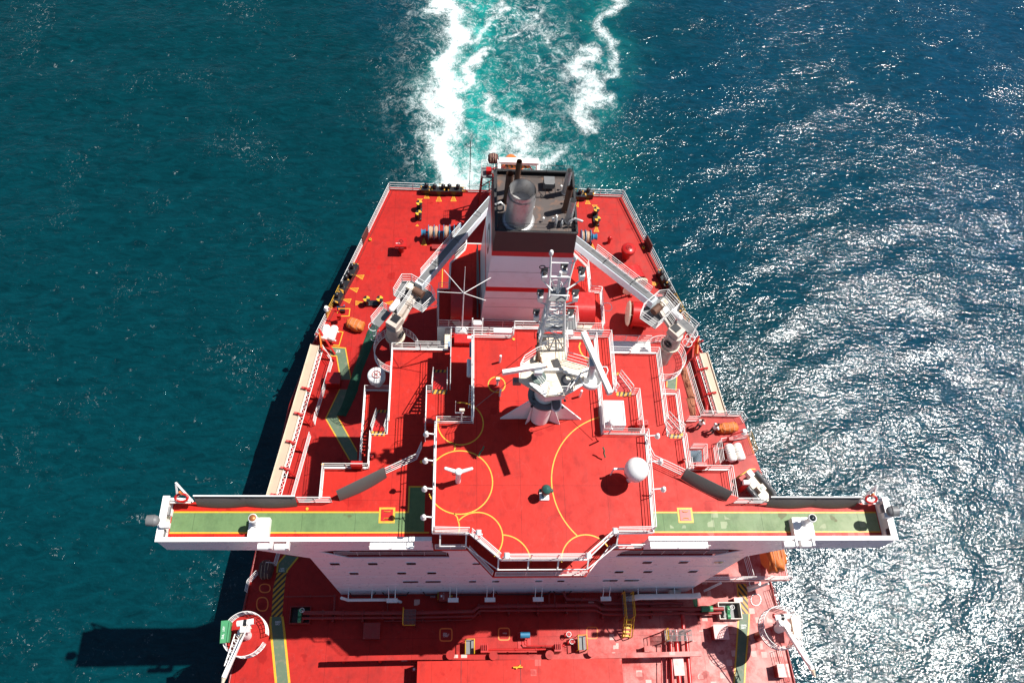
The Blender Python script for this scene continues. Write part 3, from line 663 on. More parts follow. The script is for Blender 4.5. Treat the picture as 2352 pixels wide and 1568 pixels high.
M['fwhite2'] = simple('warm_white_funnel_paint', (.80, .84, .82), .4, var=.03, dirt=(.58, .53, .47), dirtamt=.3, scale=.5)
froot = None
for i in range(5):
    a, b = fring(zb[i]), fring(zb[i + 1]); m = MB(); m.add(a + b, [(0, 1, 5, 4), (1, 2, 6, 5), (2, 3, 7, 6), (3, 0, 4, 7)])
    o = m.build(['funnel_shell', 'funnel_band', 'funnel_shell', 'funnel_band', 'funnel_top_band'][i], [M['fwhite2'], M['fred'], M['fwhite'], M['fred'], M['grey_f']][i], ship)
    if i == 4: froot = o
m = MB(); m.add([p + V((0, 0, -.35)) for p in ft], [(0, 1, 2, 3)]); top = m.build('funnel_roof', M['soot'], ship)
e = MB()
for a, b in zip(ft, ft[1:] + ft[:1]): e.beam(a, b, .14, .14)
e.build('funnel_rim', M['grey_f'], ship)
# thin plating lines on the front of the funnel
m = MB()
for z in (zb[1] - 2.1, zb[1] - .9, (zb[2] + zb[3]) / 2):
    t = (z - ZD) / (FZ - ZD); m.bb(-3.0, 3.0, 19.15 + .6 * t - .012, 19.15 + .6 * t - .002, z, z + .02)
m.build('plate_seam', M['grey'], ship)
# company roundel on the port face of the funnel (dark oval rings)
m = MB(); n_ = (fb[3] - fb[0]).cross(ft[0] - fb[0]).normalized()
def onport(y, z): t = (z - ZD) / (FZ - ZD); return V((-3.2 + .52 * t - .012, y, z))
for rr_, mm in ((1.15, 'grey'), (.7, 'white')):
    c = MB(); pts = [onport(22.4 + rr_ * 1.0 * math.cos(a * math.pi / 16), (zb[2] + zb[3]) / 2 + rr_ * math.sin(a * math.pi / 16)) + V((-.004 if mm == 'white' else 0, 0, 0)) for a in range(32)]
    c.add(pts, [tuple(range(31, -1, -1))]); c.build('funnel_roundel', M[mm], ship)
zf = FZ - .33
rail([V((-2.6, 19.85, zf)), V((2.75, 19.85, zf)), V((2.75, 24.9, zf)), V((-2.6, 24.9, zf))], ship, mat='black', closed=True, sp=1.7, r=.024, h=1.1)
def stack(k, x, y, r, h, mat, name='exhaust_pipe', tilt=(0, 0), cap=True, xt=None):
    b = Q(k, x, y, zf); m = MB(); tp = b + V((tilt[0], tilt[1], h))
    m.cone(b, tp, r, r * .97, 24, caps=False); m.cone(tp, b + V((0, 0, .1)), r * .9, r * .9, 24, caps=False)
    m.rev([(r * 1.22, 0), (r * 1.22, .1), (r, .14)], b, 24); m.rev([(r * .9, 0), (0, 0)], tp - V((0, 0, h * .4)), 16)
    return m.build(name, M[mat], ship), b, tp
o, b, tp = stack('u', 430, 700, .92, 3.3, 'steel', 'main_exhaust')
MB().rev([(.95, 0), (.95, .9)], b + V((0, 0, 2.0)), 24).build('exhaust_sleeve', M['steel'], ship)
stack('u', 318, 510, .26, 2.9, 'rust'); stack('u', 405, 400, .2, 3.0, 'rust'); stack('u', 890, 430, .21, 2.4, 'steel'); stack('u', 895, 600, .23, 2.4, 'rust'); stack('u', 925, 710, .24, 2.3, 'steel')
m = Each('vent_pipe', M['steel'], ship)
for (x, y, hh, dx) in ((795, 765, .9, 0), (855, 765, .5, 0), (925, 765, .6, .9), (285, 600, .5, -.6)):
    p = Q('u', x, y, zf); m.tube([p, p + V((0, 0, hh)), p + V((dx * .4, .15, hh + .15)), p + V((dx, .2 if dx == 0 else 0, hh + (0.05 if dx else -.1)))], .09, 8)
hb = Q('u', 735, 330, zf + .4); m = MB(); m.box(hb, (.75, .7, .5)); m.build('funnel_hatch', M['grey'], ship)
m = MB()
for s_ in (-.35, .35): m.tube([hb + V((s_, -.3, .3)), hb + V((s_ + .1, -1.0, -.3)), hb + V((s_ - .9, -1.05, -.38)), hb + V((s_ - .9, -.75, -.38))], .025)
m.build('access_ladder', M['black'], ship)
m = MB()
for (x, y) in ((575, 600), (675, 710), (770, 715), (290, 495), (885, 530), (850, 395)):
    p = Q('u', x, y, zf); m.sphere(p + V((0, 0, .35)), .09, 8, 6); m.cyl(p, p + V((0, 0, .35)), .03, 6)
m.build('small_lamp', M['white'], ship)
# side pipes of the casing (port) and struts of the aerial
m = MB(); m.tube([V((-3.3, 20, ZD + 1.1)), V((-3.5, 25.6, ZD + 1.1))], .05); m.tube([V((-3.45, 19.3, ZD + .1)), V((-3.45, 25.9, ZD + .1))], .07); m.build('casing_pipe', M['grey'], ship)

# ================================================================== painted markings on the main deck
def tri(k, tip, b0, b1, z=0.0):
    m = MB()
    a, b, c = Q(k, *tip, z), Q(k, *b0, z), Q(k, *b1, z); cen = (a + b + c) / 3
    P = [(p.x, p.y) for p in (a, b, c)]; m.stripe(P, .04, z + .002, closed=True)
    for t in (.12, .32, .52, .72, .9):
        p, q = b.lerp(a, t), b.lerp(c, t); p2, q2 = b.lerp(a, min(1, t + .08)), b.lerp(c, min(1, t + .08))
        m.add([V((v.x, v.y, z + .007)) for v in (p, q, q2, p2)], [(0, 1, 2, 3) if (q - p).cross(q2 - p).z > 0 else (3, 2, 1, 0)])
    m.build('hazard_triangle', M['yellow'], ship)
for k, a, b, c in (('b', (1503, 270), (1468, 348), (1535, 348)), ('b', (1655, 300), (1620, 385), (1688, 385)), ('b', (1835, 302), (1803, 382), (1872, 382)), ('b', (1418, 385), (1385, 355), (1450, 355)), ('b', (1385, 672), (1365, 693), (1400, 693)), ('b', (1468, 840), (1435, 932), (1500, 932)),
    ('b', (612, 1308), (720, 1305), (695, 1360)), ('b', (538, 1470), (650, 1465), (625, 1522)), ('e', (445, 240), (558, 235), (535, 290)), ('e', (700, 275), (615, 260), (615, 315)), ('e', (975, 285), (1080, 260), (1075, 315)),
    ('c', (510, 345), (485, 415), (548, 418)), ('c', (598, 470), (568, 430), (632, 432)), ('c', (622, 685), (592, 762), (655, 765)), ('c', (572, 915), (548, 998), (612, 1000)), ('g', (650, 25), (730, 35), (700, 80)), ('t', (1100, 500), (1175, 480), (1125, 515)), ('a', (1885, 480), (1865, 520), (1885, 530))):
    tri(k, a, b, c)
m = Each('yellow_line', M['yellow'], ship)
def mk(k, pts, wd=.1, closed=False, z=0.0): m.stripe([tuple(Q(k, x, y, z)[:2]) for x, y in pts], wd, z + .009, closed=closed)
mk('e', [(380, 450), (395, 358), (542, 358), (530, 450)], .08, True)
mk('e', [(385, 640), (455, 650), (405, 820), (330, 812)], .08); mk('e', [(300, 835), (485, 850), (555, 1240)], .09); mk('e', [(285, 945), (375, 950), (425, 1245)], .09)
mk('h', [(1080, 30), (905, 395), (1205, 915)], .09); mk('h', [(1050, 365), (1300, 810)], .09)
mk('e', [(1085, 355), (1150, 355)], .08); mk('e', [(1665, 640), (1665, 870)], .08); mk('e', [(1757, 640), (1757, 870)], .08); mk('r', [(820, 480), (812, 740)], .08)
mk('k', [(1530, 880), (1450, 970), (1435, 1075)], .12); mk('k', [(1670, 905), (1550, 1050), (1545, 1075)], .12)
mk('o', [(890, 735), (880, 830), (950, 1565)], .16); mk('o', [(1030, 735), (1050, 880), (1118, 1565)], .16)
mk('q', [(1068, 700), (1062, 800), (1030, 1270), (1010, 1568)], .12); mk('q', [(1200, 700), (1195, 850), (1155, 1310), (1140, 1568)], .12)
mk('g', [(845, 1100), (835, 1340)], .08); mk('g', [(975, 1030), (950, 1380)], .08); mk('g', [(985, 1030), (1110, 1025)], .08); 
mk('n', [(885, 830), (905, 1069)], .1)
m = Each('manhole_outline', M['orange'], ship)
for cx, cy, rx, ry, k in ((812, 382, 66, 52, 'o'), (780, 580, 70, 85, 'o')):
    m.stripe([tuple(Q(k, cx + rx * math.copysign(abs(math.cos(t)) ** .8, math.cos(t)), cy + ry * math.copysign(abs(math.sin(t)) ** .8, math.sin(t)), 0)[:2]) for t in [2 * math.pi * i / 28 for i in range(28)]], .09, .009, closed=True)
for (x0, y0, x1, y1) in ((1000, 885, 1150, 1040), (1733, 880, 1870, 1028)):
    cx, cy, rx, ry = (x0 + x1) / 2, (y0 + y1) / 2, (x1 - x0) / 2, (y1 - y0) / 2
    m.stripe([tuple(Q('p', cx + rx * math.copysign(abs(math.cos(t)) ** .35, math.cos(t)), cy + ry * math.copysign(abs(math.sin(t)) ** .35, math.sin(t)), 0)[:2]) for t in [2 * math.pi * i / 32 for i in range(32)]], .1, .009, closed=True)
cx, cy, rx, ry = 1752, 1232, 52, 55
m.stripe([tuple(Q('m', cx + rx * math.copysign(abs(math.cos(t)) ** .35, math.cos(t)), cy + ry * math.copysign(abs(math.sin(t)) ** .35, math.sin(t)), 0)[:2]) for t in [2 * math.pi * i / 32 for i in range(32)]], .1, .009, closed=True)
m = Each('green_safeway', M['safe'], ship); sz = .004
for pts, k in (([(300, 840), (485, 850), (555, 1245), (425, 1245), (375, 950), (285, 945)], 'e'), ([(1080, 30), (1215, 30), (1050, 365), (1300, 810), (1300, 915), (1205, 915), (905, 395)], 'h'), ([(1530, 880), (1670, 905), (1550, 1050), (1545, 1078), (1435, 1075), (1450, 970)], 'k'),
               ([(890, 738), (1030, 738), (1050, 880), (1118, 1568), (950, 1568), (880, 830)], 'o'), ([(1068, 700), (1200, 700), (1195, 850), (1155, 1310), (1140, 1568), (1010, 1568), (1030, 1270), (1062, 800)], 'q'), ([(845, 1085), (975, 1030), (950, 1380), (830, 1340)], 'g')):
    m.prism([tuple(Q(k, x, y, 0)[:2]) for x, y in pts], 0.0005, sz)
MB().prism([tuple(Q('o', x, y, 0)[:2]) for x, y in ((965, 188), (1085, 188), (1060, 340), (1028, 738), (893, 735), (915, 380))], .001, .006).build('hazard_walkway', M['hazL'], ship)
MB().prism([tuple(Q('q', x, y, 0)[:2]) for x, y in ((1048, 325), (1165, 325), (1195, 698), (1078, 698), (1060, 420))], .001, .006).build('hazard_walkway', M['hazR'], ship)
def txt(k, s, p, q, z=0.01, h=.35, flip=False):
    a, b = Q(k, *p, z), Q(k, *q, z); u = (b - a).normalized(); v = V((-u.y, u.x, 0)); text(MB(), s, a, u, v, h).build('deck_lettering', M['sign'], ship)
txt('o', 'SAFE', (938, 815), (1000, 815), h=.13); txt('o', 'WAY', (944, 842), (1000, 842), h=.13)
txt('q', 'SAFE', (1098, 858), (1160, 858), h=.14); txt('q', 'WAY', (1104, 888), (1160, 888), h=.14)
txt('o', 'SAFE', (1058, 152), (1000, 152), h=.13); txt('o', 'WAY', (1052, 126), (1000, 126), h=.13)
txt('e', '23', (365, 905), (395, 905), h=.24)
txt('p', 'IN15', (878, 498), (930, 498), h=.12)
for i_, s in enumerate(('FRESH', 'WATER TK', 'MANHOLE', 'CLOSED')): txt('p', s, (1040, 950 + 13 * i_), (1110, 950 + 13 * i_), h=.07)
txt('p', 'VOID', (1788, 952), (1830, 952), h=.09)
# ================================================================== SEA
def vnoise(x, y, seed):
    xi = np.floor(x).astype(np.int64); yi = np.floor(y).astype(np.int64); xf = x - xi; yf = y - yi
    def h(a, b):
        v = (a * 374761393 + b * 668265263 + seed * 69069331) & 0x7fffffff
        v = ((v ^ (v >> 13)) * 1274126177) & 0x7fffffff
        return ((v ^ (v >> 16)) & 0xffff) / 65535.0
    u = xf * xf * (3 - 2 * xf); v = yf * yf * (3 - 2 * yf)
    return (h(xi, yi) * (1 - u) + h(xi + 1, yi) * u) * (1 - v) + (h(xi, yi + 1) * (1 - u) + h(xi + 1, yi + 1) * u) * v
def fbm(x, y, s, seed, o=4):
    t = 0; a = .5; f = 1 / s
    for k in range(o): t = t + a * vnoise(x * f + 17 * k, y * f + 9 * k, seed + k); a *= .5; f *= 2.05
    return t / (1 - .5 ** o)
SEA_Z = -8.0
WR, B1, B2 = .11, .118, .052
def build_sea():
    tail = np.cumsum(np.geomspace(1.2, 260, 26))
    def axis(a, b, st): m_ = np.arange(a, b, st); return np.concatenate([(m_[0] - tail)[::-1], m_, m_[-1] + tail])
    xs, ys = axis(-72, 92, .34), axis(-16, 98, .34)
    X, Y = np.meshgrid(xs, ys); nx, ny = len(xs), len(ys)
    rng = np.random.RandomState(4); Z = np.zeros_like(X)
    for i in range(60):
        L = 1.8 * (11 / 1.8) ** rng.rand(); th = math.radians(90 + rng.normal(12, 32)); k = 2 * math.pi / L
        amp = .0021 * L ** .95; ph = rng.rand() * 6.28
        arg = k * (X * math.cos(th) + Y * math.sin(th)) + ph; Z += amp * (1 - 2 * np.abs(np.sin(arg / 2)) ** 1.3)
    Z += (fbm(X, Y, 14, 3) - .5) * .5
    inx = (X > -72) & (X < 92) & (Y > -16) & (Y < 98); Z *= np.where(inx, 1, .0)
    wx = (fbm(X, Y, 5, 31) - .5) * 5.5 + (fbm(X, Y, 1.6, 41) - .5) * 2.4; wy = (fbm(X, Y, 5, 51) - .5) * 5.5 + (fbm(X, Y, 1.6, 61) - .5) * 2.4
    PX, PY = X + wx, Y + wy
    def streak(pts, wd):
        P = [Q('d', x, y, SEA_Z) for x, y in pts]; D = np.full_like(X, 1e9)
        for a, b in zip(P, P[1:]):
            dx, dy = b.x - a.x, b.y - a.y; L2 = dx * dx + dy * dy + 1e-9
            t = np.clip(((PX - a.x) * dx + (PY - a.y) * dy) / L2, 0, 1); D = np.minimum(D, np.hypot(PX - a.x - t * dx, PY - a.y - t * dy))
        return np.exp(-(D / wd) ** 2)
    foam = np.zeros_like(X); lace = np.zeros_like(X); turq = np.zeros_like(X)
    for pts, wd, st in (([(1005, -40), (1030, 40), (1035, 130), (1020, 200), (1012, 290), (1022, 350), (1050, 420), (1080, 470)], 1.9, 1.25), ([(1135, 115), (1100, 150), (1078, 190), (1052, 215)], .9, 1.1), ([(1120, 215), (1118, 240), (1125, 260), (1150, 285), (1180, 310), (1195, 340)], .8, .95), ([(1165, 280), (1195, 310), (1150, 330)], 2.0, .9), ([(1110, 330), (1105, 380), (1090, 420)], 1.2, .8),
        ([(1170, 365), (1210, 375), (1260, 350)], 1.3, .8), ([(1405, -30), (1410, 30), (1392, 60), (1385, 95), (1398, 130), (1390, 160)], .9, .85), ([(1325, 98), (1318, 135), (1350, 180), (1362, 215), (1345, 260), (1350, 300)], 1.5, .95), ([(1370, 180), (1385, 215), (1375, 250)], 1.0, .8), ([(1000, 300), (975, 320), (960, 260), (965, 200)], .9, .5), ([(1180, 90), (1210, 70), (1240, 60), (1262, 80), (1272, 110)], .5, .7), ([(1215, 30), (1260, 45), (1280, 75)], .4, .6), ([(1180, 60), (1215, 50), (1245, 15)], .4, .6), ([(1060, 95), (1080, 85), (1110, 60), (1140, 15)], .6, .8), ([(1080, 250), (1110, 245), (1135, 270), (1135, 310)], .5, .7)):
        foam = np.maximum(foam, st * streak(pts, wd))
    for pts, wd, st in (([(1080, -60), (1090, 100), (1070, 250), (1090, 400)], 12, .95), ([(1220, -40), (1230, 120), (1230, 260), (1250, 380)], 9, .75), ([(985, 40), (985, 200), (985, 330), (1010, 430)], 2.2, .62), ([(1390, -40), (1370, 150), (1350, 300), (1300, 400)], 2.6, .65), ([(1740, 1180), (1850, 1300), (1950, 1560)], 2.4, .6)):
        lace = np.maximum(lace, st * streak(pts, wd))
    for pts, wd, st in (([(1085, -40), (1085, 90), (1060, 170), (1095, 300), (1080, 380)], 4.2, 1.1), ([(1130, 40), (1110, 150), (1130, 260)], 5.5, .6), ([(1200, 350), (1120, 400)], 4, .7), ([(1200, -40), (1220, 200), (1250, 350)], 9, .3), ([(1380, 0), (1360, 250)], 4, .35)):
        turq = np.maximum(turq, st * streak(pts, wd))
    Z += lace * (fbm(X, Y, 2.2, 77, 5) - .5) * .35
    Z += SEA_Z
    me = bpy.data.meshes.new('sea'); nv = nx * ny
    me.vertices.add(nv); co = np.stack([X.ravel(), Y.ravel(), Z.ravel()], 1).ravel().astype(np.float32); me.vertices.foreach_set('co', co)
    idx = np.arange(nv).reshape(ny, nx); q = np.stack([idx[:-1, :-1], idx[:-1, 1:], idx[1:, 1:], idx[1:, :-1]], -1).reshape(-1, 4); nf = len(q)
    me.loops.add(nf * 4); me.loops.foreach_set('vertex_index', q.ravel().astype(np.int32))
    me.polygons.add(nf); me.polygons.foreach_set('loop_start', (np.arange(nf) * 4).astype(np.int32)); me.polygons.foreach_set('loop_total', np.full(nf, 4, np.int32))
    me.polygons.foreach_set('use_smooth', np.ones(nf, bool)); me.update(calc_edges=True)
    for nm, A in (('foam', foam), ('lace', lace), ('turq', turq)):
        at = me.attributes.new(nm, 'FLOAT', 'POINT'); at.data.foreach_set('value', A.ravel().astype(np.float32))
    m, nt, b = newmat('sea_water')
    at = lambda n: N(nt, 'ShaderNodeAttribute', attribute_name=n).outputs['Fac']
    F, L, T = at('foam'), at('lace'), at('turq')
    n1 = tex(nt, .9, 9, .68, dist=.6); n2 = tex(nt, 2.6, 6, .65, dist=1.2); n3 = tex(nt, 5.5, 5, .7, dist=1.5)
    def ridge(scale, wd, dist, det=4):
        t = tex(nt, scale, det, .6, dist=dist); return mth(nt, 'SUBTRACT', 1.0, mth(nt, 'DIVIDE', mth(nt, 'ABSOLUTE', mth(nt, 'SUBTRACT', t, .5)), wd), clamp=True)
    r1, r2, r3 = ridge(.30, .032, 1.4, 3), ridge(.75, .035, 2.0, 3), ridge(2.2, .06, 2.5)
    froth = mth(nt, 'ADD', mth(nt, 'ADD', mth(nt, 'MULTIPLY', mth(nt, 'SUBTRACT', n1, .5), 1.5), mth(nt, 'MULTIPLY', mth(nt, 'SUBTRACT', n2, .5), .9)), mth(nt, 'MULTIPLY', mth(nt, 'SUBTRACT', n3, .5), .6))
    fo = ramp(nt, mth(nt, 'ADD', mth(nt, 'MULTIPLY', F, .86), mth(nt, 'MULTIPLY', froth, 1.25)), .40, 1.0)
    fo2 = mth(nt, 'MULTIPLY', mth(nt, 'MAXIMUM', mth(nt, 'MULTIPLY', r3, .45), r2), ramp(nt, mth(nt, 'ADD', F, mth(nt, 'MULTIPLY', froth, .5)), .12, .6))
    rr = mth(nt, 'MAXIMUM', r1, mth(nt, 'MAXIMUM', mth(nt, 'MULTIPLY', r2, .8), mth(nt, 'MULTIPLY', r3, .12)))
    la = mth(nt, 'MULTIPLY', mth(nt, 'MULTIPLY', rr, ramp(nt, n1, .44, .66)), ramp(nt, mth(nt, 'MULTIPLY', L, mth(nt, 'ADD', tex(nt, .18, 3, .5), .5)), .42, 1.0))
    fl = mth(nt, 'MULTIPLY', mth(nt, 'MULTIPLY', ramp(nt, tex(nt, .11, 3, .5), .55, .72), ridge(.5, .02, 2.)), ramp(nt, n2, .52, .72))
    allf = mth(nt, 'MAXIMUM', mth(nt, 'MAXIMUM', fo, mth(nt, 'MULTIPLY', mth(nt, 'MAXIMUM', la, fo2), 1.0)), mth(nt, 'MULTIPLY', fl, .7), clamp=True)
    geo = nt.nodes.new('ShaderNodeNewGeometry'); sp = nt.nodes.new('ShaderNodeSeparateXYZ'); nt.links.new(geo.outputs['Position'], sp.inputs[0])
    big = tex(nt, .03, 3, .5)
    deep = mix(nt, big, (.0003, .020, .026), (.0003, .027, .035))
    blue = ramp(nt, mth(nt, 'ADD', mth(nt, 'ADD', mth(nt, 'MULTIPLY', sp.outputs['X'], .009), mth(nt, 'MULTIPLY', sp.outputs['Y'], .004)), mth(nt, 'MULTIPLY', mth(nt, 'SUBTRACT', tex(nt, .05, 3, .5), .5), .8)), .1, .85)  # sky reflection painted into the water colour, bluer to starboard and aft
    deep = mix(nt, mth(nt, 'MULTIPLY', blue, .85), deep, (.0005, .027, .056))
    deep = mix(nt, 1.0, deep, ramp(nt, tex(nt, 1.1, 5, .65, stretch=(.5, 1.3, 1), dist=.8), .28, .74, (.68, .68, .70, 1), (1.7, 1.62, 1.6, 1)), 'MULTIPLY')  # light and dark of ripple slopes painted into the water colour as noise
    halo = mth(nt, 'MULTIPLY', F, .55, clamp=True)
    sub = mth(nt, 'MULTIPLY', mth(nt, 'MAXIMUM', T, halo), ramp(nt, tex(nt, .45, 6, .6, dist=.8), .22, .72), clamp=True)
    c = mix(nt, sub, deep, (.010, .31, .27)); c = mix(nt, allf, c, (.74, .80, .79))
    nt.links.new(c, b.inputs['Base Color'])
    nt.links.new(mth(nt, 'MULTIPLY_ADD', allf, .5, WR), b.inputs['Roughness']); b.inputs['IOR'].default_value = 1.333
    b.inputs['Specular IOR Level'].default_value = .45
    # short wind ripples: the crests run across the picture
    h1 = tex(nt, 1.75, 2, .5, stretch=(.65, 1.3, 1), dist=.5); h2 = tex(nt, 4.6, 2, .5, stretch=(.8, 1.2, 1), dist=.5)
    hh = mth(nt, 'ADD', mth(nt, 'MULTIPLY', h1, B1), mth(nt, 'MULTIPLY', h2, B2)); calm = ramp(nt, tex(nt, .06, 4, .55, stretch=(1.6, .8, 1)), .34, .56, (.45, .45, .45, 1)); hh = mth(nt, 'ADD', mth(nt, 'MULTIPLY', hh, calm), mth(nt, 'MULTIPLY', allf, .06))
    bp = nt.nodes.new('ShaderNodeBump'); bp.inputs['Strength'].default_value = 1; bp.inputs['Distance'].default_value = 1
    nt.links.new(hh, bp.inputs['Height']); nt.links.new(bp.outputs[0], b.inputs['Normal'])
    me.materials.append(m)
    o = bpy.data.objects.new('sea', me); COL.objects.link(o); o['kind'] = 'structure'; o['label'] = 'deep teal sea with sun glitter and the white wake of the ship'
build_sea()
# ================================================================== MAST
zp = 25.0
mast = thing('radar_mast', 'tall white radar mast with lattice top and two scanners on the red compass deck', 'mast', (0, 7.1, ZC))
m = MB(); m.cone((0, 7.15, ZC), (0, 7.35, ZC + 3.2), .62, .62, 28, caps=False); m.cone((0, 7.35, ZC + 3.2), (0, 7.5, zp), .62, .95, 28, caps=False); m.build('mast_column', M['white'], mast)
for (x0, x1) in ((-.55, -2.45), (.55, 2.6)):
    m = MB(); m.add([(x0, 7.0, ZC), (x1, 6.95, ZC), (x0, 7.25, ZC + 2.6), (x0, 7.08, ZC), (x1, 7.03, ZC), (x0, 7.33, ZC + 2.6)], [(0, 1, 2), (5, 4, 3), (0, 3, 4, 1), (1, 4, 5, 2), (2, 5, 3, 0)]); m.build('stiffening_fin', M['white'], mast)
for x0, x1 in ((-.62, -.9), (.6, 1.25)):
    m = MB(); m.add([(x0, 6.85, ZC), (x1, 6.6, ZC), (x0, 7.1, ZC + 2.0), (x0, 6.93, ZC), (x1, 6.68, ZC), (x0, 7.18, ZC + 2.0)], [(0, 1, 2), (5, 4, 3), (0, 3, 4, 1), (1, 4, 5, 2), (2, 5, 3, 0)]); m.build('stiffening_fin', M['white'], mast)
m = MB(); m.rev([(.63, 2.8), (1.0, 2.8), (1.0, 2.95), (.63, 2.95)], (0, 7.32, ZC), 28); m.build('mast_collar', M['grey'], mast)
pp = [tuple(Q('v', x, y, zp)[:2]) for x, y in ((180, 700), (570, 935), (870, 905), (1110, 765), (1190, 480), (880, 400), (860, 0), (470, 0), (430, 310), (240, 440), (180, 560))]
MB().prism(pp, zp - .12, zp).build('platform_deck', M['cream'], mast)
m = MB(); m.prism([tuple(Q('v', x, y, zp)[:2]) for x, y in ((570, 935), (870, 905), (865, 850), (580, 880))], zp - .55, zp - .12); m.build('platform_front_fascia', M['white'], mast)
def vp(x, y, z=zp): return Q('v', x, y, z)
rail([vp(190, 690), vp(180, 560), vp(235, 460)], mast, sp=.7, r=.025); rail([vp(240, 450), vp(430, 330), vp(520, 300)], mast, sp=.9, r=.025)
rail([vp(600, 910), vp(860, 890), vp(900, 840)], mast, sp=.8, r=.025); rail([vp(870, 400), vp(1180, 490)], mast, sp=.9, r=.025); rail([vp(870, 380), vp(850, 40)], mast, sp=.9, r=.025)
rail([vp(400, 640), vp(590, 880)], mast, sp=.6, r=.025)
m = MB(); m.add([vp(300, 720, zp), vp(570, 935, zp), vp(590, 860, zp), vp(420, 720, zp), vp(300, 720, zp + .05), vp(570, 935, zp + .4), vp(590, 860, zp + .4), vp(420, 720, zp + .05)], [(3, 2, 1, 0), (4, 5, 6, 7), (0, 1, 5, 4), (1, 2, 6, 5), (2, 3, 7, 6), (3, 0, 4, 7)]); m.build('sloping_plate', M['white'], mast)
# search light shelf in front of the column
sh = MB(); sp_ = [tuple(Q('i', x, y, 22.0)[:2]) for x, y in ((1352, 480), (1444, 480), (1446, 590), (1425, 625), (1390, 635), (1358, 610))]; sh.prism(sp_, 21.9, 22.0); sho = sh.build('light_shelf', M['grey'], mast)
m = MB(); P = [V((x, y, 22.03)) for x, y in sp_]; m.tube(P, .05, 6, True); m.build('shelf_rim', M['white'], sho)
c = Q('i', 1402, 515, 22.05); m = MB(); m.cyl(c, c + V((0, 0, .35)), .12, 10); m.sphere(c + V((0, 0, .42)), .17, 12, 8); m.build('lamp', M['grey'], sho)
m = MB(); m.beam(Q('i', 1400, 520, 21.9), (.15, 7.3, 21.2), .1, .3); m.build('shelf_arm', M['white'], mast)
# dish, coiled cable, curb on platform
c = vp(470, 660); m = MB(); m.rev([(0, .03), (.28, .05), (.40, .12), (.41, .16), (.38, .14), (0, .08)], c, 20); m.build('grey_green_dish', simple('grey_green_dish_paint', (.13, .17, .15), .5), mast)
c = vp(470, 560); MB().cone(c, c + V((-.0, .15, .7)), .10, .06, 10).build('whistle_horn', M['white'], mast)
m = MB()
for rr in (.26, .30, .34): m.tube([(vp(890, 690) + V((rr * math.cos(t), rr * math.sin(t), .04))) for t in [i * math.pi / 8 for i in range(16)]], .018, 5, True)
m.build('cable_coil', M['grey'], mast)
m = MB(); m.beam(vp(560, 540, zp + .15), vp(830, 540, zp + .15), .12, .3); m.build('platform_beam', M['white'], mast)
m = MB(); m.beam(vp(830, 560, zp + .15), vp(1080, 620, zp + .15), .1, .2); m.beam(vp(440, 600, zp + .1), vp(560, 540, zp + .15), .1, .2); m.build('platform_beam', M['white'], mast)
# ladder tower (trunk) on the aft side
zt0 = zp; ztop = 29.6
tc0 = V((0.02, 9.0, zt0)); tc1 = V((-.22, 9.3, ztop))
legs = []
for dx, dy in ((-.72, -.5), (.72, -.5), (.72, .55), (-.72, .55)):
    a = tc0 + V((dx, dy, 0)); b = tc1 + V((dx * .5, dy * .5, 0)); legs.append((a, b))
m = MB()
for a, b in legs: m.tube([a, b], .065, 8)
lv_ = [i / 7 for i in range(8)]
for i in range(7):
    for j in range(4):
        a0, b0 = legs[j]; a1, b1 = legs[(j + 1) % 4]
        p, q = a0.lerp(b0, lv_[i]), a1.lerp(b1, lv_[i + 1]); m.tube([p, q] if (i + j) % 2 else [a0.lerp(b0, lv_[i + 1]), a1.lerp(b1, lv_[i])], .035, 5)
        m.tube([a0.lerp(b0, lv_[i + 1]), a1.lerp(b1, lv_[i + 1])], .035, 5)
m.build('lattice_tower', M['white'], mast)
m = MB()
a, b = (legs[2][0] + legs[3][0]) / 2 + V((0, .5, 0)), (legs[2][1] + legs[3][1]) / 2 + V((0, .4, 0))
for s_ in (-.2, .2): m.tube([a + V((s_, 0, 0)), b + V((s_, 0, 0))], .025, 5)
for i in range(16): p = a.lerp(b, (i + .5) / 16); m.tube([p + V((-.2, 0, 0)), p + V((.2, 0, 0))], .015, 4)
for i in range(5):
    p = a.lerp(b, (i + .7) / 5); m.tube([p + V((.36 * math.sin(t), .05 + .36 * math.cos(t), 0)) for t in [math.radians(d) for d in range(-120, 121, 30)]], .02, 4)
m.build('caged_ladder', M['white'], mast)
# small platform half way, hoop rail, and head frame with lamps
c = QY('f', 1150, 850, 9.9); zz = c.z
MB().bb(c.x - .85, c.x + .95, 9.4, 10.3, zz - .05, zz).build('lamp_platform', M['grey'], mast)
rail([V((c.x - .85, 9.4, zz)), V((c.x - .85, 10.3, zz)), V((c.x + .95, 10.3, zz)), V((c.x + .95, 9.4, zz))], mast, sp=.8, r=.025, h=1.0)
MB().bb(tc1.x - .45, tc1.x + .45, 8.9, 9.75, ztop, ztop + .06).build('head_platform', M['grey'], mast)
m = MB(); tb = ztop + .05
for s_, k in ((-1, .62), (1, .62)):
    m.tube([(tc1.x + s_ * .45, 9.0, tb), (tc1.x + s_ * .5, 9.6, tb + 1.2), (tc1.x + s_ * .62, 10.0, tb + (2.6 if s_ < 0 else 2.2))], .05, 8)
m.tube([(tc1.x - .58, 9.9, tb + 2.0), (tc1.x + .58, 9.9, tb + 2.0)], .035); m.tube([(tc1.x - .5, 9.6, tb + 1.2), (tc1.x + .5, 9.6, tb + 1.2)], .06); m.tube([(tc1.x, 9.4, tb), (tc1.x, 9.7, tb + 1.5)], .08)
m.tube([(tc1.x - .5, 9.6, tb + 1.2), (tc1.x, 9.4, tb), (tc1.x + .5, 9.6, tb + 1.2)], .04)
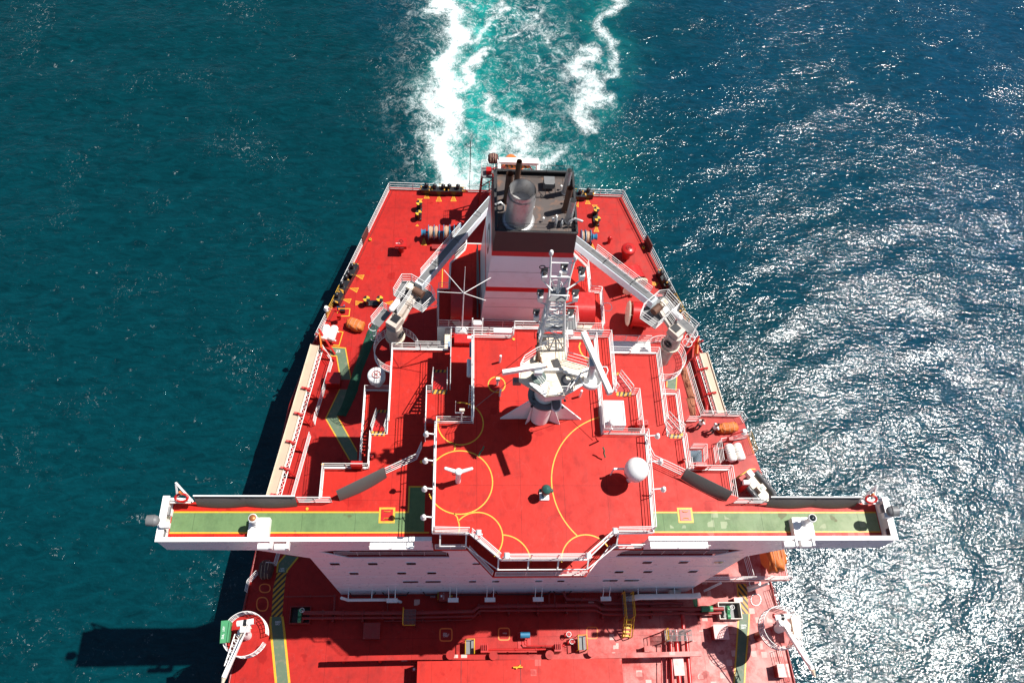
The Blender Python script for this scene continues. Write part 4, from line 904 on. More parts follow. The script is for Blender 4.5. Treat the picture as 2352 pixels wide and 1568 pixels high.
m.tube([(tc1.x - .5, 8.9, tb + .1), (tc1.x - .45, 8.7, tb + .9), (tc1.x + .45, 8.7, tb + .9), (tc1.x + .5, 8.9, tb + .1)], .035)
m.build('mast_head_frame', M['white'], mast)
for s_, h_ in ((-1, 2.6), (1, 2.2)):
    c = V((tc1.x + s_ * .62, 10.0, tb + h_)); m = MB(); m.cyl(c, c + V((0, 0, .16)), .11, 10); m.sphere(c + V((0, 0, .2)), .1, 10, 6); m.build('head_lamp', M['white'], mast)
def lantern(c, name='navigation_light'):
    m = MB(); m.bb(c.x - .13, c.x + .13, c.y - .12, c.y + .22, c.z - .2, c.z + .2); lo = m.build(name, M['white'], mast)
    m = MB(); m.bb(c.x - .17, c.x + .17, c.y + .22, c.y + .34, c.z - .05, c.z + .34); m.build('screen', M['black'], lo)
    m = MB(); m.cyl(c + V((-.0, .05, .2)), c + V((0, .05, .46)), .1, 10); m.build('lens', M['black'], lo)
    return lo
spots_ = [('f', 1220, 230, 9.9), ('f', 970, 300, 9.6), ('f', 1440, 290, 9.6), ('f', 920, 560, 9.3), ('f', 1360, 560, 9.3), ('f', 870, 800, 9.3), ('f', 1300, 800, 9.3)]
for k, x, y, Yc in spots_:
    c = QY(k, x, y, Yc); lantern(c)
    if x != 1220:
        MB().tube([c + V((0, 0, -.15)), c + V((0, 0, -.35)), (tc1.x + (.35 if c.x > tc1.x else -.35), 9.1, c.z - .45)], .045).build('light_arm', M['white'], mast)
for s_ in (-1, 1):
    c = V((tc1.x + s_ * .95, 9.8, tb + 1.7)); m = MB(); m.tube([c + V((.14 * math.cos(t), .02, .14 * math.sin(t))) for t in [i * math.pi / 6 for i in range(12)]], .03, 5, True); m.tube([c + V((-s_ * .14, 0, 0)), c + V((-s_ * .36, 0, 0))], .02); m.build('ring_antenna', M['black'], mast)
# radar scanners
def scanner(a, b, ped, base, zb_, size=(.22, .3)):
    m = MB(); m.beam(a, b, size[0], size[1]); so = m.build('radar_scanner', M['white'], mast)
    m = MB(); m.cone(base, ped, .2, .16, 14); m.box(ped + V((0, 0, -.12)), (.42, .55, .34)); m.build('scanner_pedestal', simple('light_grey_machine_paint', (.45, .47, .5), .4), so)
cR = (2.05, 7.3); zr = 27.3
scanner(QX('v', 1130, 0, 0) if 0 else Q('v', 1125, -10, zr + .1), Q('v', 1525, 885, zr + .1), Q('v', 1275, 420, zr - .15), Q('v', 1230, 640, 25.1), zr, (.26, .34))
scanner(Q('i', 873, 252, 26.6), Q('i', 1293, 185, 26.6), Q('i', 1225, 215, 26.4), Q('i', 1225, 280, zp), 26.6, (.2, .3))
c = Q('v', 1235, 665, 24.9); m = MB(); m.rev([(0, .0), (.58, .0), (.62, .05), (.62, .42), (.58, .42), (.58, .06), (0, .06)], c - V((0, 0, .2)), 28); m.build('scanner_platform', M['white'], mast)
m = MB()
for q in ((1080, 580), (1180, 500), (1090, 700)): m.tube([vp(q[0] - 140, q[1] + 120, zp - .1), Q('v', q[0] + 40, q[1] + 20, 25.0)], .06)
m.tube([vp(930, 800, zp + .9), vp(1090, 590, zp + .9), Q('v', 1200, 540, 26)], .04); m.tube([vp(930, 870, zp + .1), Q('v', 1130, 740, 25)], .05); m.tube([vp(950, 700, zp), vp(1090, 590, zp + .9)], .03); m.tube([vp(1000, 820, zp), vp(1000, 690, zp + .9)], .03)
m.build('scanner_bracket', M['white'], mast)
m = MB(); m.tube([Q('v', 1400, 490, 25.5), Q('v', 1470, 490, 25.5), Q('v', 1490, 540, 25.5), Q('v', 1460, 620, 25.3), Q('v', 1400, 660, 25)], .03); m.build('guard_hoop', M['white'], mast)
c = Q('i', 1015, 340, 24.2); m = MB(); m.box(c, (.45, .3, .4)); m.build('horn_box', M['grey'], mast)
m = MB(); m.tube([vp(495, 350, zp), vp(500, 420, zp + .1), vp(560, 470, zp + .05), vp(600, 520, zp)], .07); m.tube([vp(450, 400, zp), vp(470, 330, zp + .6), vp(445, 180, zp + .5)], .11); m.tube([vp(455, 0, zp + .1), vp(460, 200, zp + .1), vp(450, 400, zp + .1)], .06); m.build('black_cable_bundle', M['rust'], mast)
m = MB()
for (x, y) in ((400, 850), (395, 970), (370, 1070), (820, 1085), (855, 985)):
    c = Q('v', x, y, 21.5); m.sphere(c, .09, 8, 6); m.tube([c, c + V((-.12, .1, .1)), c + V((0, .22, .12)), c + V((.2, .1, .05))], .015, 4)
m.build('floodlight_cluster', M['black'], mast)

# ================================================================== compass deck fittings
b0 = Q('i', 2120, 1300, ZC)
t = thing('satellite_dome', 'large white satellite dome with red mark at the right edge of the compass deck', 'dome', b0)
cen = b0 + V((0, 0, 2.0)); m = MB(); m.cyl(b0, b0 + V((0, 0, 1.2)), .2, 16); m.rev([(.5, 1.15), (.55, 1.25)], b0, 16); m.build('pedestal', M['white'], t)
m = MB(); m.rev([(0, 1.2), (.5, 1.2), (.66, 1.45), (.70, 1.9)], b0, 36); m.rev([(.70 * math.cos(a), 1.9 + .72 * math.sin(a)) for a in [i * math.pi / 20 for i in range(11)]], b0, 36); m.build('radome', M['white'], t)
m = MB(); c = b0
for i in range(4): a0 = math.radians(196 + 7 * i); m.tube([c + V((.69 * math.cos(a0), .69 * math.sin(a0), 1.5 + .03 * (i % 2))), c + V((.70 * math.cos(a0 + .08), .70 * math.sin(a0 + .08), 1.78))], .02)
m.build('red_mark', M['red'], t)
m = MB(); m.tube([b0 + V((-.5, .3, 1.1)), Q('i', 1965, 1195, ZC + 1.2)], .07); m.tube([Q('i', 1965, 1195, ZC + 1.2), Q('i', 1965, 1195, ZC + 1.2) - V((0, 0, 1.1))], .04); m.build('side_arm', M['white'], t)
b0 = Q('i', 438, 1318, ZC)
t = thing('three_armed_antenna', 'white post with three drooping arms standing inside the middle yellow circle', 'antenna', b0)
m = MB(); m.cyl(b0, b0 + V((0, 0, 1.75)), .16, 16); m.sphere(b0 + V((0, 0, 1.8)), .22, 16, 8, sz=.6); m.build('post', M['white'], t)
for q in ((315, 1190), (572, 1192)):
    p = Q('i', *q, ZC + 1.9); m = MB(); m.cone(b0 + V((0, 0, 1.65)), p, .13, .09, 12); m.sphere(p, .09, 10, 6); m.build('arm', M['white'], t)
m = MB(); m.tube([(Q('i', 400, 1245, ZC + 1.2) + V((.1 * math.cos(a), .0, .17 * math.sin(a)))) for a in [i * math.pi / 6 for i in range(12)]], .025, 5, True); m.build('black_ring', M['black'], t)
b0 = Q('i', 1282, 1490, ZC)
t = thing('magnetic_compass', 'dark green magnetic compass binnacle on white square base in the middle of the red deck', 'compass', b0)
MB().bb(b0.x - .28, b0.x + .28, b0.y - .1, b0.y + .48, ZC, ZC + .14).build('base', M['white'], t)
c = b0 + V((0, .2, .14)); m = MB(); m.cyl(c, c + V((0, 0, .75)), .16, 14); m.rev([(.16, .7), (.3, .9), (.3, 1.1), (.2, 1.25), (0, 1.33)], c, 18); m.sphere(c + V((-.32, 0, .85)), .12); m.sphere(c + V((.32, 0, .85)), .12); m.build('binnacle', M['binn'], t)
lb = ['short white deck pipe on the port side above the small yellow circle', 'short white deck pipe just forward of the small yellow circle', 'short white deck pipe to starboard of the mast platform']
for (x, y, x1, y1), l_ in zip(((848, 150, 850, 88), (848, 480, 855, 425), (1630, 487, 1642, 428)), lb):
    b0 = Q('i', x, y, ZC); o = MB().cyl(b0, b0 + V((0, 0, .9)), .07, 12).build('deck_pipe', M['white'], None, b0); tag(o, l_, 'pipe', 'white deck pipes on the compass deck')
b0 = Q('i', 822, 375, ZC)
t = thing('small_antenna', 'small white instrument post inside the small yellow circle left of the mast', 'antenna', b0)
m = MB(); m.cyl(b0, b0 + V((0, 0, .7)), .07, 10); m.build('post', M['white'], t); MB().box(b0 + V((0, .05, .75)), (.25, .2, .2)).build('head', M['cream'], t)
# white locker with small dome
b0 = V((4.55, 7.0, ZC))
t = thing('equipment_locker', 'large white equipment locker on the compass deck beside the starboard stair', 'locker', b0)
m = MB(); m.bb(3.92, 5.2, 6.25, 7.9, ZC, ZC + .9); m.build('cabinet', M['white'], t)
m = MB(); m.tube([(3.95, 6.4, ZC + .95), (5.1, 6.4, ZC + .95), (5.15, 7.8, ZC + .95)], .03); m.build('edge_pipe', M['white'], t)
c = Q('v', 1555, 1310, ZC + 1.2); t = thing('small_dome_antenna', 'small white dome antenna at the corner of the white locker', 'dome', c - V((0, 0, .3)))
MB().sphere(c, .26, 18, 10).build('dome', M['white'], t); MB().cyl(c - V((0, 0, .5)), c, .06, 8).build('stem', M['white'], t)
c = Q('v', 1500, 1470, ZC + .9); t = thing('rail_antenna', 'thin white stick antenna leaning outboard in front of the white locker', 'antenna', c)
m = MB(); m.tube([c, c + V((.0, -.1, 1.1))], .05); m.tube([c + V((0, 0, .1)), c + V((.1, .3, .5))], .03); m.build('stick', M['white'], t)
c = Q('i', 470, 740, ZC); t = thing('rail_antenna', 'white post with thin whip on the port aft rail of the compass deck', 'antenna', c)
m = MB(); m.tube([c, c + V((0, 0, 1.9))], .05); m.tube([c + V((-.4, 0, 1.5)), c + V((.1, 0, 1.5))], .04); m.build('post', M['white'], t); MB().tube([c + V((-.4, 0, 1.5)), c + V((-.4, 0, 3.2))], .015).build('whip', M['white'], t); MB().box(c + V((0, 0, 1.95)), (.3, .15, .12)).build('head', M['cream'], t)
# floodlights on arms along the compass deck sides
fl = [('h', 2165, 585, 'aftmost floodlight on the port side of the compass deck'), ('h', 2155, 918, 'second floodlight from aft on the port side of the compass deck'), ('h', 2145, 1270, 'third floodlight from aft on the port side of the compass deck'), ('l', 1465, 290, 'forward floodlight on the port side of the compass deck beside green strip'),
      ('j', 385, 610, 'aftmost floodlight on the starboard side of the compass deck'), ('j', 425, 930, 'middle floodlight on the starboard side behind the satellite dome'), ('j', 460, 1275, 'forward floodlight on the starboard side of the compass deck')]
for k, x, y, l_ in fl:
    c = Q(k, x, y, ZC + .9); s_ = -1 if c.x < 0 else 1; c0 = V((s_ * 6.42, c.y, ZC + .8))
    t = thing('deck_floodlight', 'white round ' + l_, 'floodlight', c0, 'floodlights on the compass deck sides')
    MB().tube([c0, c + V((-s_ * .1, 0, .05))], .045).build('arm', M['white'], t)
    m = MB(); m.cone(c + V((0, 0, .14)), c + V((s_ * .02, 0, -.14)), .1, .18, 14); m.sphere(c + V((0, 0, .12)), .12, 12, 6); m.build('lamp_head', M['white'], t)
for k, x, y, l_ in (('m', 640, 265, 'white projector lamp on the port knuckle of the front rail'), ('m', 915, 490, 'white projector lamp at the port end of the centre front rail'), ('m', 1715, 490, 'white projector lamp at the starboard end of the centre front rail'), ('m', 1975, 245, 'white projector lamp on the starboard knuckle of the front rail')):
    c = Q(k, x, y, ZC + 1.0); t = thing('projector_lamp', l_, 'lamp', c - V((0, 0, 1)), 'projector lamps along the front rail')
    m = MB(); m.cyl(c + V((0, -.05, 0)), c + V((0, .22, .1)), .15, 14); m.build('housing', M['white'], t); m = MB(); m.tube([c - V((.2, 0, .9)), c - V((.2, 0, 0)), c + V((.2, 0, 0)), c + V((.2, 0, -.9))], .03); m.build('yoke', M['white'], t)
# wires with shadows over the deck
for k, pts, l_, col in (('i', [((1165, 0), 23.5), ((880, 235), 21.4), ((800, 300), 20.9)], 'thin dark stay wire running down to port from the mast', 'black'), ('i', [((610, 590), 19.6), ((760, 470), 21), ((1000, 300), 24.0)], 'thin stay wire from the port rail up to the mast platform', 'grey'), ('i', [((1835, 860), 19.3), ((1800, 500), 21), ((1720, 300), 25.0)], 'thin dark stay wire on the starboard side of the mast', 'black')):
    o = MB().tube([Q(k, *p, z) for p, z in pts], .018, 5).build('stay_wire', M[col], None, Q(k, *pts[0][0], pts[0][1])); tag(o, l_, 'wire')
for k, p, q, l_ in (('i', (690, 975), (640, 1070), 'short dark green rope end hanging over the mast shadow'), ('i', (1858, 985), (1880, 1080), 'short dark green rope end hanging ahead of the starboard stair')):
    a, b = Q(k, *p, ZC + .9), Q(k, *q, ZC + .3); o = MB().tube([a, a.lerp(b, .3) + V((.04, 0, 0)), a.lerp(b, .6) - V((.03, 0, 0)), b], .05, 6).build('rope_end', M['rope_g'], None, a); tag(o, l_, 'rope')
a = QY('d', 0, 0, 0)
# ================================================================== wing fittings
for s_, k, tp, bs, l_ in ((-1, 'k', (1105, 535), (1165, 600), 'white gyro pillar with copper cap on square white plate, port bridge wing'), (1, 'n', (1535, 335), (1460, 380), 'white gyro pillar with round glass cap on square white plate, starboard bridge wing')):
    c = V((s_ * 16.95, 1.15, ZB)); t = thing('gyro_pillar', l_, 'compass repeater', c)
    x0, x1 = (c.x - .45, c.x + .75) if s_ < 0 else (c.x - .8, c.x + .5)
    m = MB(); m.bb(x0, x1, .35, 1.5, ZB, ZB + .55); m.build('white_cabinet', M['white'], t); m = MB(); m.bb(x0 + .55, x0 + .58, .9, 1.49, ZB + .551, ZB + .556); m.build('seam', M['grey'], t)
    m = MB(); m.rev([(.26, .55), (.26, .62), (.15, .66), (.14, 1.5), (.26, 1.56), (.26, 1.72), (.21, 1.74)], c, 22); m.build('pillar', M['white'], t)
    MB().rev([(0, 1.75), (.2, 1.75), (.2, 1.70)], c, 20).build('repeater_cap', M['bronze'] if s_ < 0 else M['glass'], t)
for k, x, y, l_ in (('k', 1295, 790, 'outboard white box floodlight on the front of the port wing'), ('k', 1480, 795, 'inboard white box floodlight on the front of the port wing'), ('n', 1300, 515, 'inboard white box floodlight on the front of the starboard wing'), ('n', 1435, 512, 'outboard white box floodlight on the front of the starboard wing')):
    c = QY(k, x, y, -.45); t = thing('wing_floodlight', l_, 'floodlight', V((c.x, -.1, c.z)), 'floodlights on the front of the bridge wings')
    m = MB(); m.cyl(c + V((-.35, 0, 0)), c + V((.35, 0, 0)), .2, 14); m.box(c + V((0, 0, .12)), (.62, .3, .12)); m.build('lamp_body', M['white'], t)
    m = MB(); m.bb(c.x + .35, c.x + .47, -.6, -.12, c.z - .3, c.z + .28); m.build('bracket', M['white'], t)
for s_, k, x0, x1, l_ in ((-1, 'l', 790, 1345, 'white pipe shelf with thin rail on the port side of the front bulwark'), (1, 'n', 190, 650, 'white pipe shelf with thin rail on the starboard side of the front bulwark')):
    a, b = QY(k, x0, 655 if s_ < 0 else 520, -.35), QY(k, x1, 655 if s_ < 0 else 520, -.35); t = thing('front_shelf', l_, 'shelf', V((a.x, -.1, a.z)))
    MB().bb(a.x, b.x, -.55, -.12, a.z - .03, a.z + .02).build('shelf_plate', M['white'], t)
    m = MB(); m.tube([(a.x, -.5, a.z + .5), (b.x, -.5, a.z + .5)], .025)
    for p in seg((a.x, -.5, a.z), (b.x, -.5, a.z), 1.6): m.tube([p, p + V((0, 0, .5))], .02)
    m.build('shelf_rail', M['white'], t)
for k, x, y, l_, gx in (('k', 65, 505, 'grey searchlight on white arm outboard of the port wing end', -1), ('n', 2130, 250, 'grey searchlight on white arm outboard of the starboard wing end', 1)):
    c = Q(k, x, y, 17.6); t = thing('searchlight', l_, 'searchlight', V((gx * 22.2, c.y, 16.8)))
    m = MB(); m.cone(c + V((gx * -.1, 0, .05)), c + V((gx * .3, .0, .1)), .34, .3, 18); m.sphere(c + V((gx * -.1, 0, .05)), .32, 16, 8, sz=.9); m.build('lamp_drum', M['grey'], t)
    m = MB(); m.tube([(gx * 22.2, c.y - .1, 16.8), (gx * 22.2, c.y - .1, 17.5), c + V((-gx * .25, -.05, 0))], .08); m.box((gx * 21.9, c.y - .1, 17.0), (.5, .3, .35)); m.build('arm', M['white'], t)
for k, x, y, l_, mt in (('k', 240, 400, 'grey covered lamp inside the aft corner of the port wing end', 'grey'), ('k', 180, 655, 'small grey lamp inside the forward corner of the port wing end', 'grey'), ('n', 2060, 225, 'dark grey box inside the aft corner of the starboard wing end', 'grey'), ('n', 2105, 420, 'small dark red cap on white box, forward corner of the starboard wing end', 'tarpdark')):
    c = Q(k, x, y, ZB + 1.0); o = thing('wing_end_box', l_, 'lamp box', c - V((0, 0, .5)))
    m = MB(); m.cyl(c - V((0, .25, 0)), c + V((0, .25, 0)), .15, 12); m.build('housing', M[mt], o); MB().box(c - V((0, 0, .3)), (.28, .4, .3)).build('mounting', M['white'], o)
for s_, l_ in ((-1, 'red lifebuoy with orange light in white bracket, aft corner of port wing'), (1, 'red lifebuoy with orange light in white bracket, aft corner of starboard wing')):
    c = V((s_ * 21.4, 2.45, ZB + 1.05)); t = thing('lifebuoy', l_, 'lifebuoy', c); a = [c + V((.36 * math.cos(x), .2 * math.sin(x) + .1, .1 * math.sin(x))) for x in [i * math.pi / 10 for i in range(20)]]
    MB().tube(a, .075, 8, True).build('ring', M['red'], t); MB().cyl(c + V((0, .3, .1)), c + V((0, .3, .5)), .07, 10).build('light_float', M['orange'], t)
# red fire boxes on rails
for k, x, y, z, l_ in (('h', 1295, 975, ZA, 'bright red fire box on the port aft rail of the accommodation deck'), ('j', 920, 990, ZA, 'bright red fire box on the starboard aft rail of the accommodation deck'), ('v', 1985, 1330, ZB, 'bright red fire box on the starboard bridge deck rail near the stair'), ('h', 2200, 445, ZB, 'dark red fire box in shade on the port bridge deck')):
    c = Q(k, x, y, z + .55); t = thing('fire_box', l_, 'fire box', c - V((0, 0, .5)), 'red fire boxes on the deck rails')
    m = MB(); m.box(c, (.75, .35, .6)); m.build('box_body', M['red'], t); m = MB(); m.tube([c + V((-.25, 0, .3)), c + V((-.25, 0, .4))], .03); m.tube([c + V((.25, 0, .3)), c + V((.25, 0, .4))], .03); m.build('clip', M['red'], t)
for k, x, y, z, l_ in (('f', 450, 975, ZB, 'long white box behind the aft rail of the compass deck on the port side'), ('f', 1410, 1090, ZB, 'long white box behind the aft rail of the compass deck on the starboard side'), ('f', 1280, 1000, ZC, 'white cylindrical tank at the aft end of the mast foot')):
    c = Q(k, x, y, z + .3); m = MB(); m.box(c, (1.25 if x != 1280 else .5, .35, .3)); o = m.build('white_box', M['white'], None, c); tag(o, l_, 'box')
c = Q('e', 1965, 750, ZB + .25); t = thing('red_locker', 'bright red double door locker on the port aft bridge deck beside the ladder', 'locker', c - V((0, 0, .25)))
m = MB(); m.box(c, (1.3, .7, .5)); m.build('body', M['red'], t); MB().box(c + V((0, -.36, .02)), (.03, .02, .45)).build('door_gap', M['black'], t); MB().box(c + V((.4, .1, .26)), (.3, .2, .02)).build('label_plate', M['white'], t)
c = Q('f', 135, 890, ZB + .8); t = thing('white_control_box', 'white control cabinet on a frame at the port aft corner of the bridge deck', 'cabinet', c - V((0, 0, .8)))
m = MB(); m.box(c, (.55, .35, .6)); m.build('cabinet', M['white'], t); m = MB()
for s_ in (-.35, .35): m.beam(c + V((s_, -.3, -.8)), c + V((s_, .2, .5)), .08, .08)
m.build('frame', M['white'], t)
# aerial with radial wires, port
bq = Q('e', 1940, 655, ZB); best = None
for h_ in [i * .05 for i in range(20, 200)]:
    p = bq + V((0, 0, h_)); d = p - V((CX, CY, CZ)); wv = d.dot(F_); px, py = 1176 + FPX * d.dot(R_) / wv, 784 - FPX * d.dot(U_) / wv
    e_ = (py - (1320 / 2.45 + 560) / 1.6327) ** 2
    if best is None or e_ < best[0]: best = (e_, h_)
h_ = best[1]; hub = bq + V((0, 0, h_)); t = thing('radial_aerial', 'tall thin white aerial mast with four spreading spokes over the port casing', 'antenna', bq)
m = MB(); m.cone(bq, hub, .05, .035, 8); m.build('pole', M['white'], t); MB().cone(hub, hub + V((0.02, .3, 2.6)), .03, .015, 8).build('whip', M['white'], t)
m = MB(); m.add([bq + V((a * .45, b * .45, .02)) for a, b in ((-1, -1), (1, -1), (1, 1), (-1, 1))] + [bq + V((0, 0, .6))], [(3, 2, 1, 0), (0, 1, 4), (1, 2, 4), (2, 3, 4), (3, 0, 4)]); m.build('foot', M['white'], t)
for x, y in ((650, 1110), (590, 1308), (1080, 1178), (1035, 1388)): MB().tube([hub, Q('a', x, y, hub.z - .25)], .022, 5).build('spoke', M['white'], t)
# ================================================================== cranes
def crane(s_, cx, cy, lab, cage_c, tip, rs):
    t = thing('provision_crane', lab, 'crane', (cx, cy, 0))
    m = MB(); m.cyl((cx, cy, 0), (cx, cy, 9.6), .52, 24); m.cone((cx, cy, 9.6), (cx, cy, 10.4), .52, .66, 24); m.build('pedestal', M['craneg'], t)
    m = MB()
    for i in range(30):
        a = 2 * math.pi * i / 30; m.box((cx + .71 * math.cos(a), cy + .71 * math.sin(a), 10.45), (.08, .08, .16), a)
    m.rev([(.64, 10.38), (.74, 10.38), (.74, 10.52), (.64, 10.52)], (cx, cy, 0), 30, False); m.build('slew_ring', M['cream'], t)
    d = (V(tip) - V((cx, cy, 12.6))); d.z = 0; d.normalize(); nrm = V((-d.y, d.x, 0)); ang_ = math.atan2(d.y, d.x)
    m = MB(); m.cone((cx, cy, 10.5), (cx, cy, 12.1), .66, .58, 20); m.box(V((cx, cy, 12.4)) + d * .1, (1.0, .9, .7), ang_); ho = m.build('crane_house', M['craneg'], t)
    m = MB(); m.box(V((cx, cy, 12.78)) + d * .25, (.62, .6, .04), ang_); m.build('roof_grating', M['black'], ho)
    c0 = V((cx, cy, 11.3)) + nrm * (-.64 if s_ < 0 else .64); m = MB()
    for rr in (.12, .2, .28, .36): m.tube([c0 + V((rr * math.cos(a) * d.x, rr * math.cos(a) * d.y, rr * math.sin(a))) for a in [i * math.pi / 8 for i in range(16)]], .03, 5, True)
    m.build('hydraulic_hose', M['black'], t)
    cc = V(cage_c); tip = V(tip)
    m = MB(); m.beam(V((cx, cy, 12.3)) + d * .5, cc + d * .1, .3, .35); m.cyl(V((cx, cy, 12.1)) + d * .5 - nrm * .3, cc - nrm * .25 + V((0, 0, -.1)), .15, 12); m.build('boom_root', M['craneg'], t)
    m = MB(); m.beam(V((cx, cy, 12.65)) + d * .6 + nrm * s_ * -.35, cc + nrm * s_ * -.35 + V((0, 0, .1)), .45, .05); wo = m.build('walkway', M['black'], t)
    for o_ in (-.6, -.1): rail([V((cx, cy, 12.7)) + d * .6 + nrm * s_ * o_, cc + nrm * s_ * o_ + V((0, 0, .1))], t, sp=1.0, r=.028, h=.8)
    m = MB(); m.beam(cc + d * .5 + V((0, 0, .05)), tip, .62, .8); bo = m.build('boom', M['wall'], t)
    MB().beam(cc + d * .7 + V((0, 0, .47)), tip + V((0, 0, .42)), .5, .03).build('boom_top_grating', M['grey'], bo)
    for f_ in (.25, .5, .8): p = cc.lerp(tip, f_) + V((0, 0, .5)); m = MB(); m.tube([p - nrm * .3, p - nrm * .3 + V((0, 0, .3)), p + nrm * .3 + V((0, 0, .3)), p + nrm * .3], .025, 5); m.build('wire_guide', M['black'], bo)
    rail([cc.lerp(tip, .12) + nrm * s_ * -.36 + V((0, 0, .45)), cc.lerp(tip, .62) + nrm * s_ * -.36 + V((0, 0, .42))], t, sp=1.1, r=.028, h=.75)
    # motor cage
    pol = [cc + d * a + nrm * b for a, b in ((-.9, -1.3), (.5, -1.5), (.9, -.9), (.9, .9), (.5, 1.5), (-.9, 1.3))]
    m = MB(); m.prism([(p.x, p.y) for p in pol], cc.z - .55, cc.z - .5); m.build('motor_platform', M['grey'], t)
    rail([V((p.x, p.y, cc.z - .5)) for p in pol], t, sp=1.0, r=.034, closed=True, h=1.0)
    m = MB(); m.cyl(cc - nrm * s_ * .05 + V((0, 0, .25)), cc + nrm * s_ * .75 + V((0, 0, .25)), .3, 16); m.build('winch_motor', M['rust'], t)
    m = MB(); m.cyl(cc - nrm * s_ * .5 + V((0, 0, .25)), cc - nrm * s_ * .05 + V((0, 0, .25)), .2, 12); m.box(cc - nrm * s_ * .45 + V((0, 0, .35)), (.5, .4, .35), ang_); m.build('gearbox', M['cream'], t)
    # oil tank and service platform at the house
    p = V((cx, cy, 13.2)) + d * .9 + nrm * (.55 if s_ < 0 else -.65); m = MB(); m.cyl(p - d * .35, p + d * .35, .24, 16); m.sphere(p - d * .35, .24, 12, 8); m.sphere(p + d * .35, .24, 12, 8); m.build('oil_tank', M['white'], t)
    q = V((cx, cy, 12.1)) + nrm * (1.15 if s_ < 0 else -1.15); m = MB(); m.box(q, (1.5, .7, .05), ang_); m.build('service_platform', M['grey'], t)
    rail([q + d * .75 + nrm * s_ * 0, q + d * .75 + nrm * (.35 if s_ < 0 else -.35), q - d * .75 + nrm * (.35 if s_ < 0 else -.35), q - d * .75], t, sp=.8, r=.028, h=.9)
    m = MB(); lx = q - d * .75 + nrm * (.2 if s_ < 0 else -.2)
    for k_ in (-.18, .18): m.tube([lx + nrm * k_, lx + nrm * k_ - V((0, 0, 2.6))], .025)
    for i in range(9): m.tube([lx - nrm * .18 - V((0, 0, .28 * i)), lx + nrm * .18 - V((0, 0, .28 * i))], .018, 4)
    for i in range(3): m.tube([lx - V((0, 0, .4 + .8 * i)) + V((.38 * math.cos(a), .38 * math.sin(a), 0)) for a in [j * math.pi / 8 for j in range(16)]], .025, 5, True)
    m.build('caged_ladder', M['white'], t)
    # curved access platform round the pedestal (fixed to the ship)
    a0, a1 = rs
    cp = [V((cx, cy, 0))] ; R0 = 1.75
    pts = arc((cx, cy, 7.6), R0, a0, a1, 24)
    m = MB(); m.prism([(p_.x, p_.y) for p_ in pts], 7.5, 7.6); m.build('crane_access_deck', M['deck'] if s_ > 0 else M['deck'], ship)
    m = MB(); m.tube([p_ - V((0, 0, .05)) for p_ in pts], .06); m.build('access_deck_rim', M['white'], ship)
    rail(pts, ship, sp=.9, r=.03)
crane(-1, -9.75, 17.0, 'port deck crane with long grey topped boom laid towards the left side of the funnel', Q('r', 430, 800, 12.9), (-2.4, 28.4, 12.6), (20, 300))
crane(1, 11.55, 16.7, 'starboard deck crane with long grey topped boom laid towards the right side of the funnel', Q('t', 1180, 770, 12.9), (2.6, 26.5, 12.2), (-130, 150))

# ================================================================== aft deck: fans, vents, bollards, winches
def fan(p0, p1, r, lab, disc=1, group='large red fan housings'):
    p0, p1 = V(p0), V(p1); t = thing('fan_housing', lab, 'ventilator', V(((p0.x + p1.x) / 2, (p0.y + p1.y) / 2, 0)), group)
    d = (p1 - p0).normalized(); MB().cyl(p0, p1, r, 40).build('drum', M['red'], t)
    a = p0 - d * .35; m = MB(); m.cone(a, a + d * .12, r * .95, r * 1.04, 40); m.build('intake_baffle', M['cream'], t)
    sd = d.cross(V((0, 0, 1))).normalized(); m = MB()
    for k in range(4):
        q = V((0, 0, 1)) * (r * .8 * math.cos(k * math.pi / 2 + .7)) + sd * (r * .8 * math.sin(k * math.pi / 2 + .7)); m.tube([a + q, p0 + q], .04)
    m.build('spacer', M['cream'], t)
    m = MB(); c = (p0 + p1) / 2
    for k in (-1, 1): m.beam(c + d * k * (p1 - p0).length * .35 - V((0, 0, r * .9)), V((c.x, c.y, max(0, c.z - r - .6))) + d * k * (p1 - p0).length * .35, .2, r * 1.2)
    m.build('saddle', M['red'], t)
fan(Q('t', 865, 830, 1.6), Q('t', 1085, 850, 1.6), 1.15, 'large red fan housing with cream disc facing left on starboard deck')
fan(Q('t', 900, 500, 1.5), Q('t', 830, 370, 1.5), 1.25, 'large red fan housing half hidden behind the starboard crane boom')
def hood(xa, xb, yc, z0, r, lab):
    t = thing('curved_vent_hood', lab, 'ventilator', ((xa + xb) / 2, yc, z0), 'curved vent hoods beside the funnel')
    prof = [(r * .95, 0.0)] + [(0 + r * math.cos(a), .35 + r * .95 * math.sin(a)) for a in [i * math.pi / 2 / 12 for i in range(13)]]
    prof = [(-r * math.cos(a) , .2 + r * math.sin(a)) for a in [i * math.pi / 2 / 12 for i in range(13)]] + [(1.1, .2 + r), (1.1, 0)] 
    m = MB(); n_ = len(prof); vs = [(x, yc + p, z0 + q) for x in (xa, xb) for p, q in prof]
    m.add(vs[:n_] + vs[n_:], [(i, i + 1, n_ + i + 1, n_ + i) for i in range(n_ - 1)], False); m.add(vs[:n_], [tuple(range(n_ - 1, -1, -1))]); m.add(vs[n_:], [tuple(range(n_))]); m.build('hood_shell', M['red'], t)
    c = V(((xa + xb) / 2, yc - r + .3, z0 + .15)); m = MB(); m.rev([(0, .06), (r * .62, .06), (r * .62, 0), (0, 0)], c, 28); m.build('intake_baffle', M['cream'], t)
hood(Q('t', 270, 760, ZD + 1.2).x - .3, Q('t', 455, 760, ZD + 1.2).x, 19.95, ZD, 1.25, 'red curved vent hood lit by sun on the starboard side of the funnel')
hood(Q('r', 935, 950, ZD + 1.2).x, Q('r', 1240, 950, ZD + 1.2).x, 20.1, ZD, 1.25, 'red curved vent hood in shadow on the port side of the funnel')
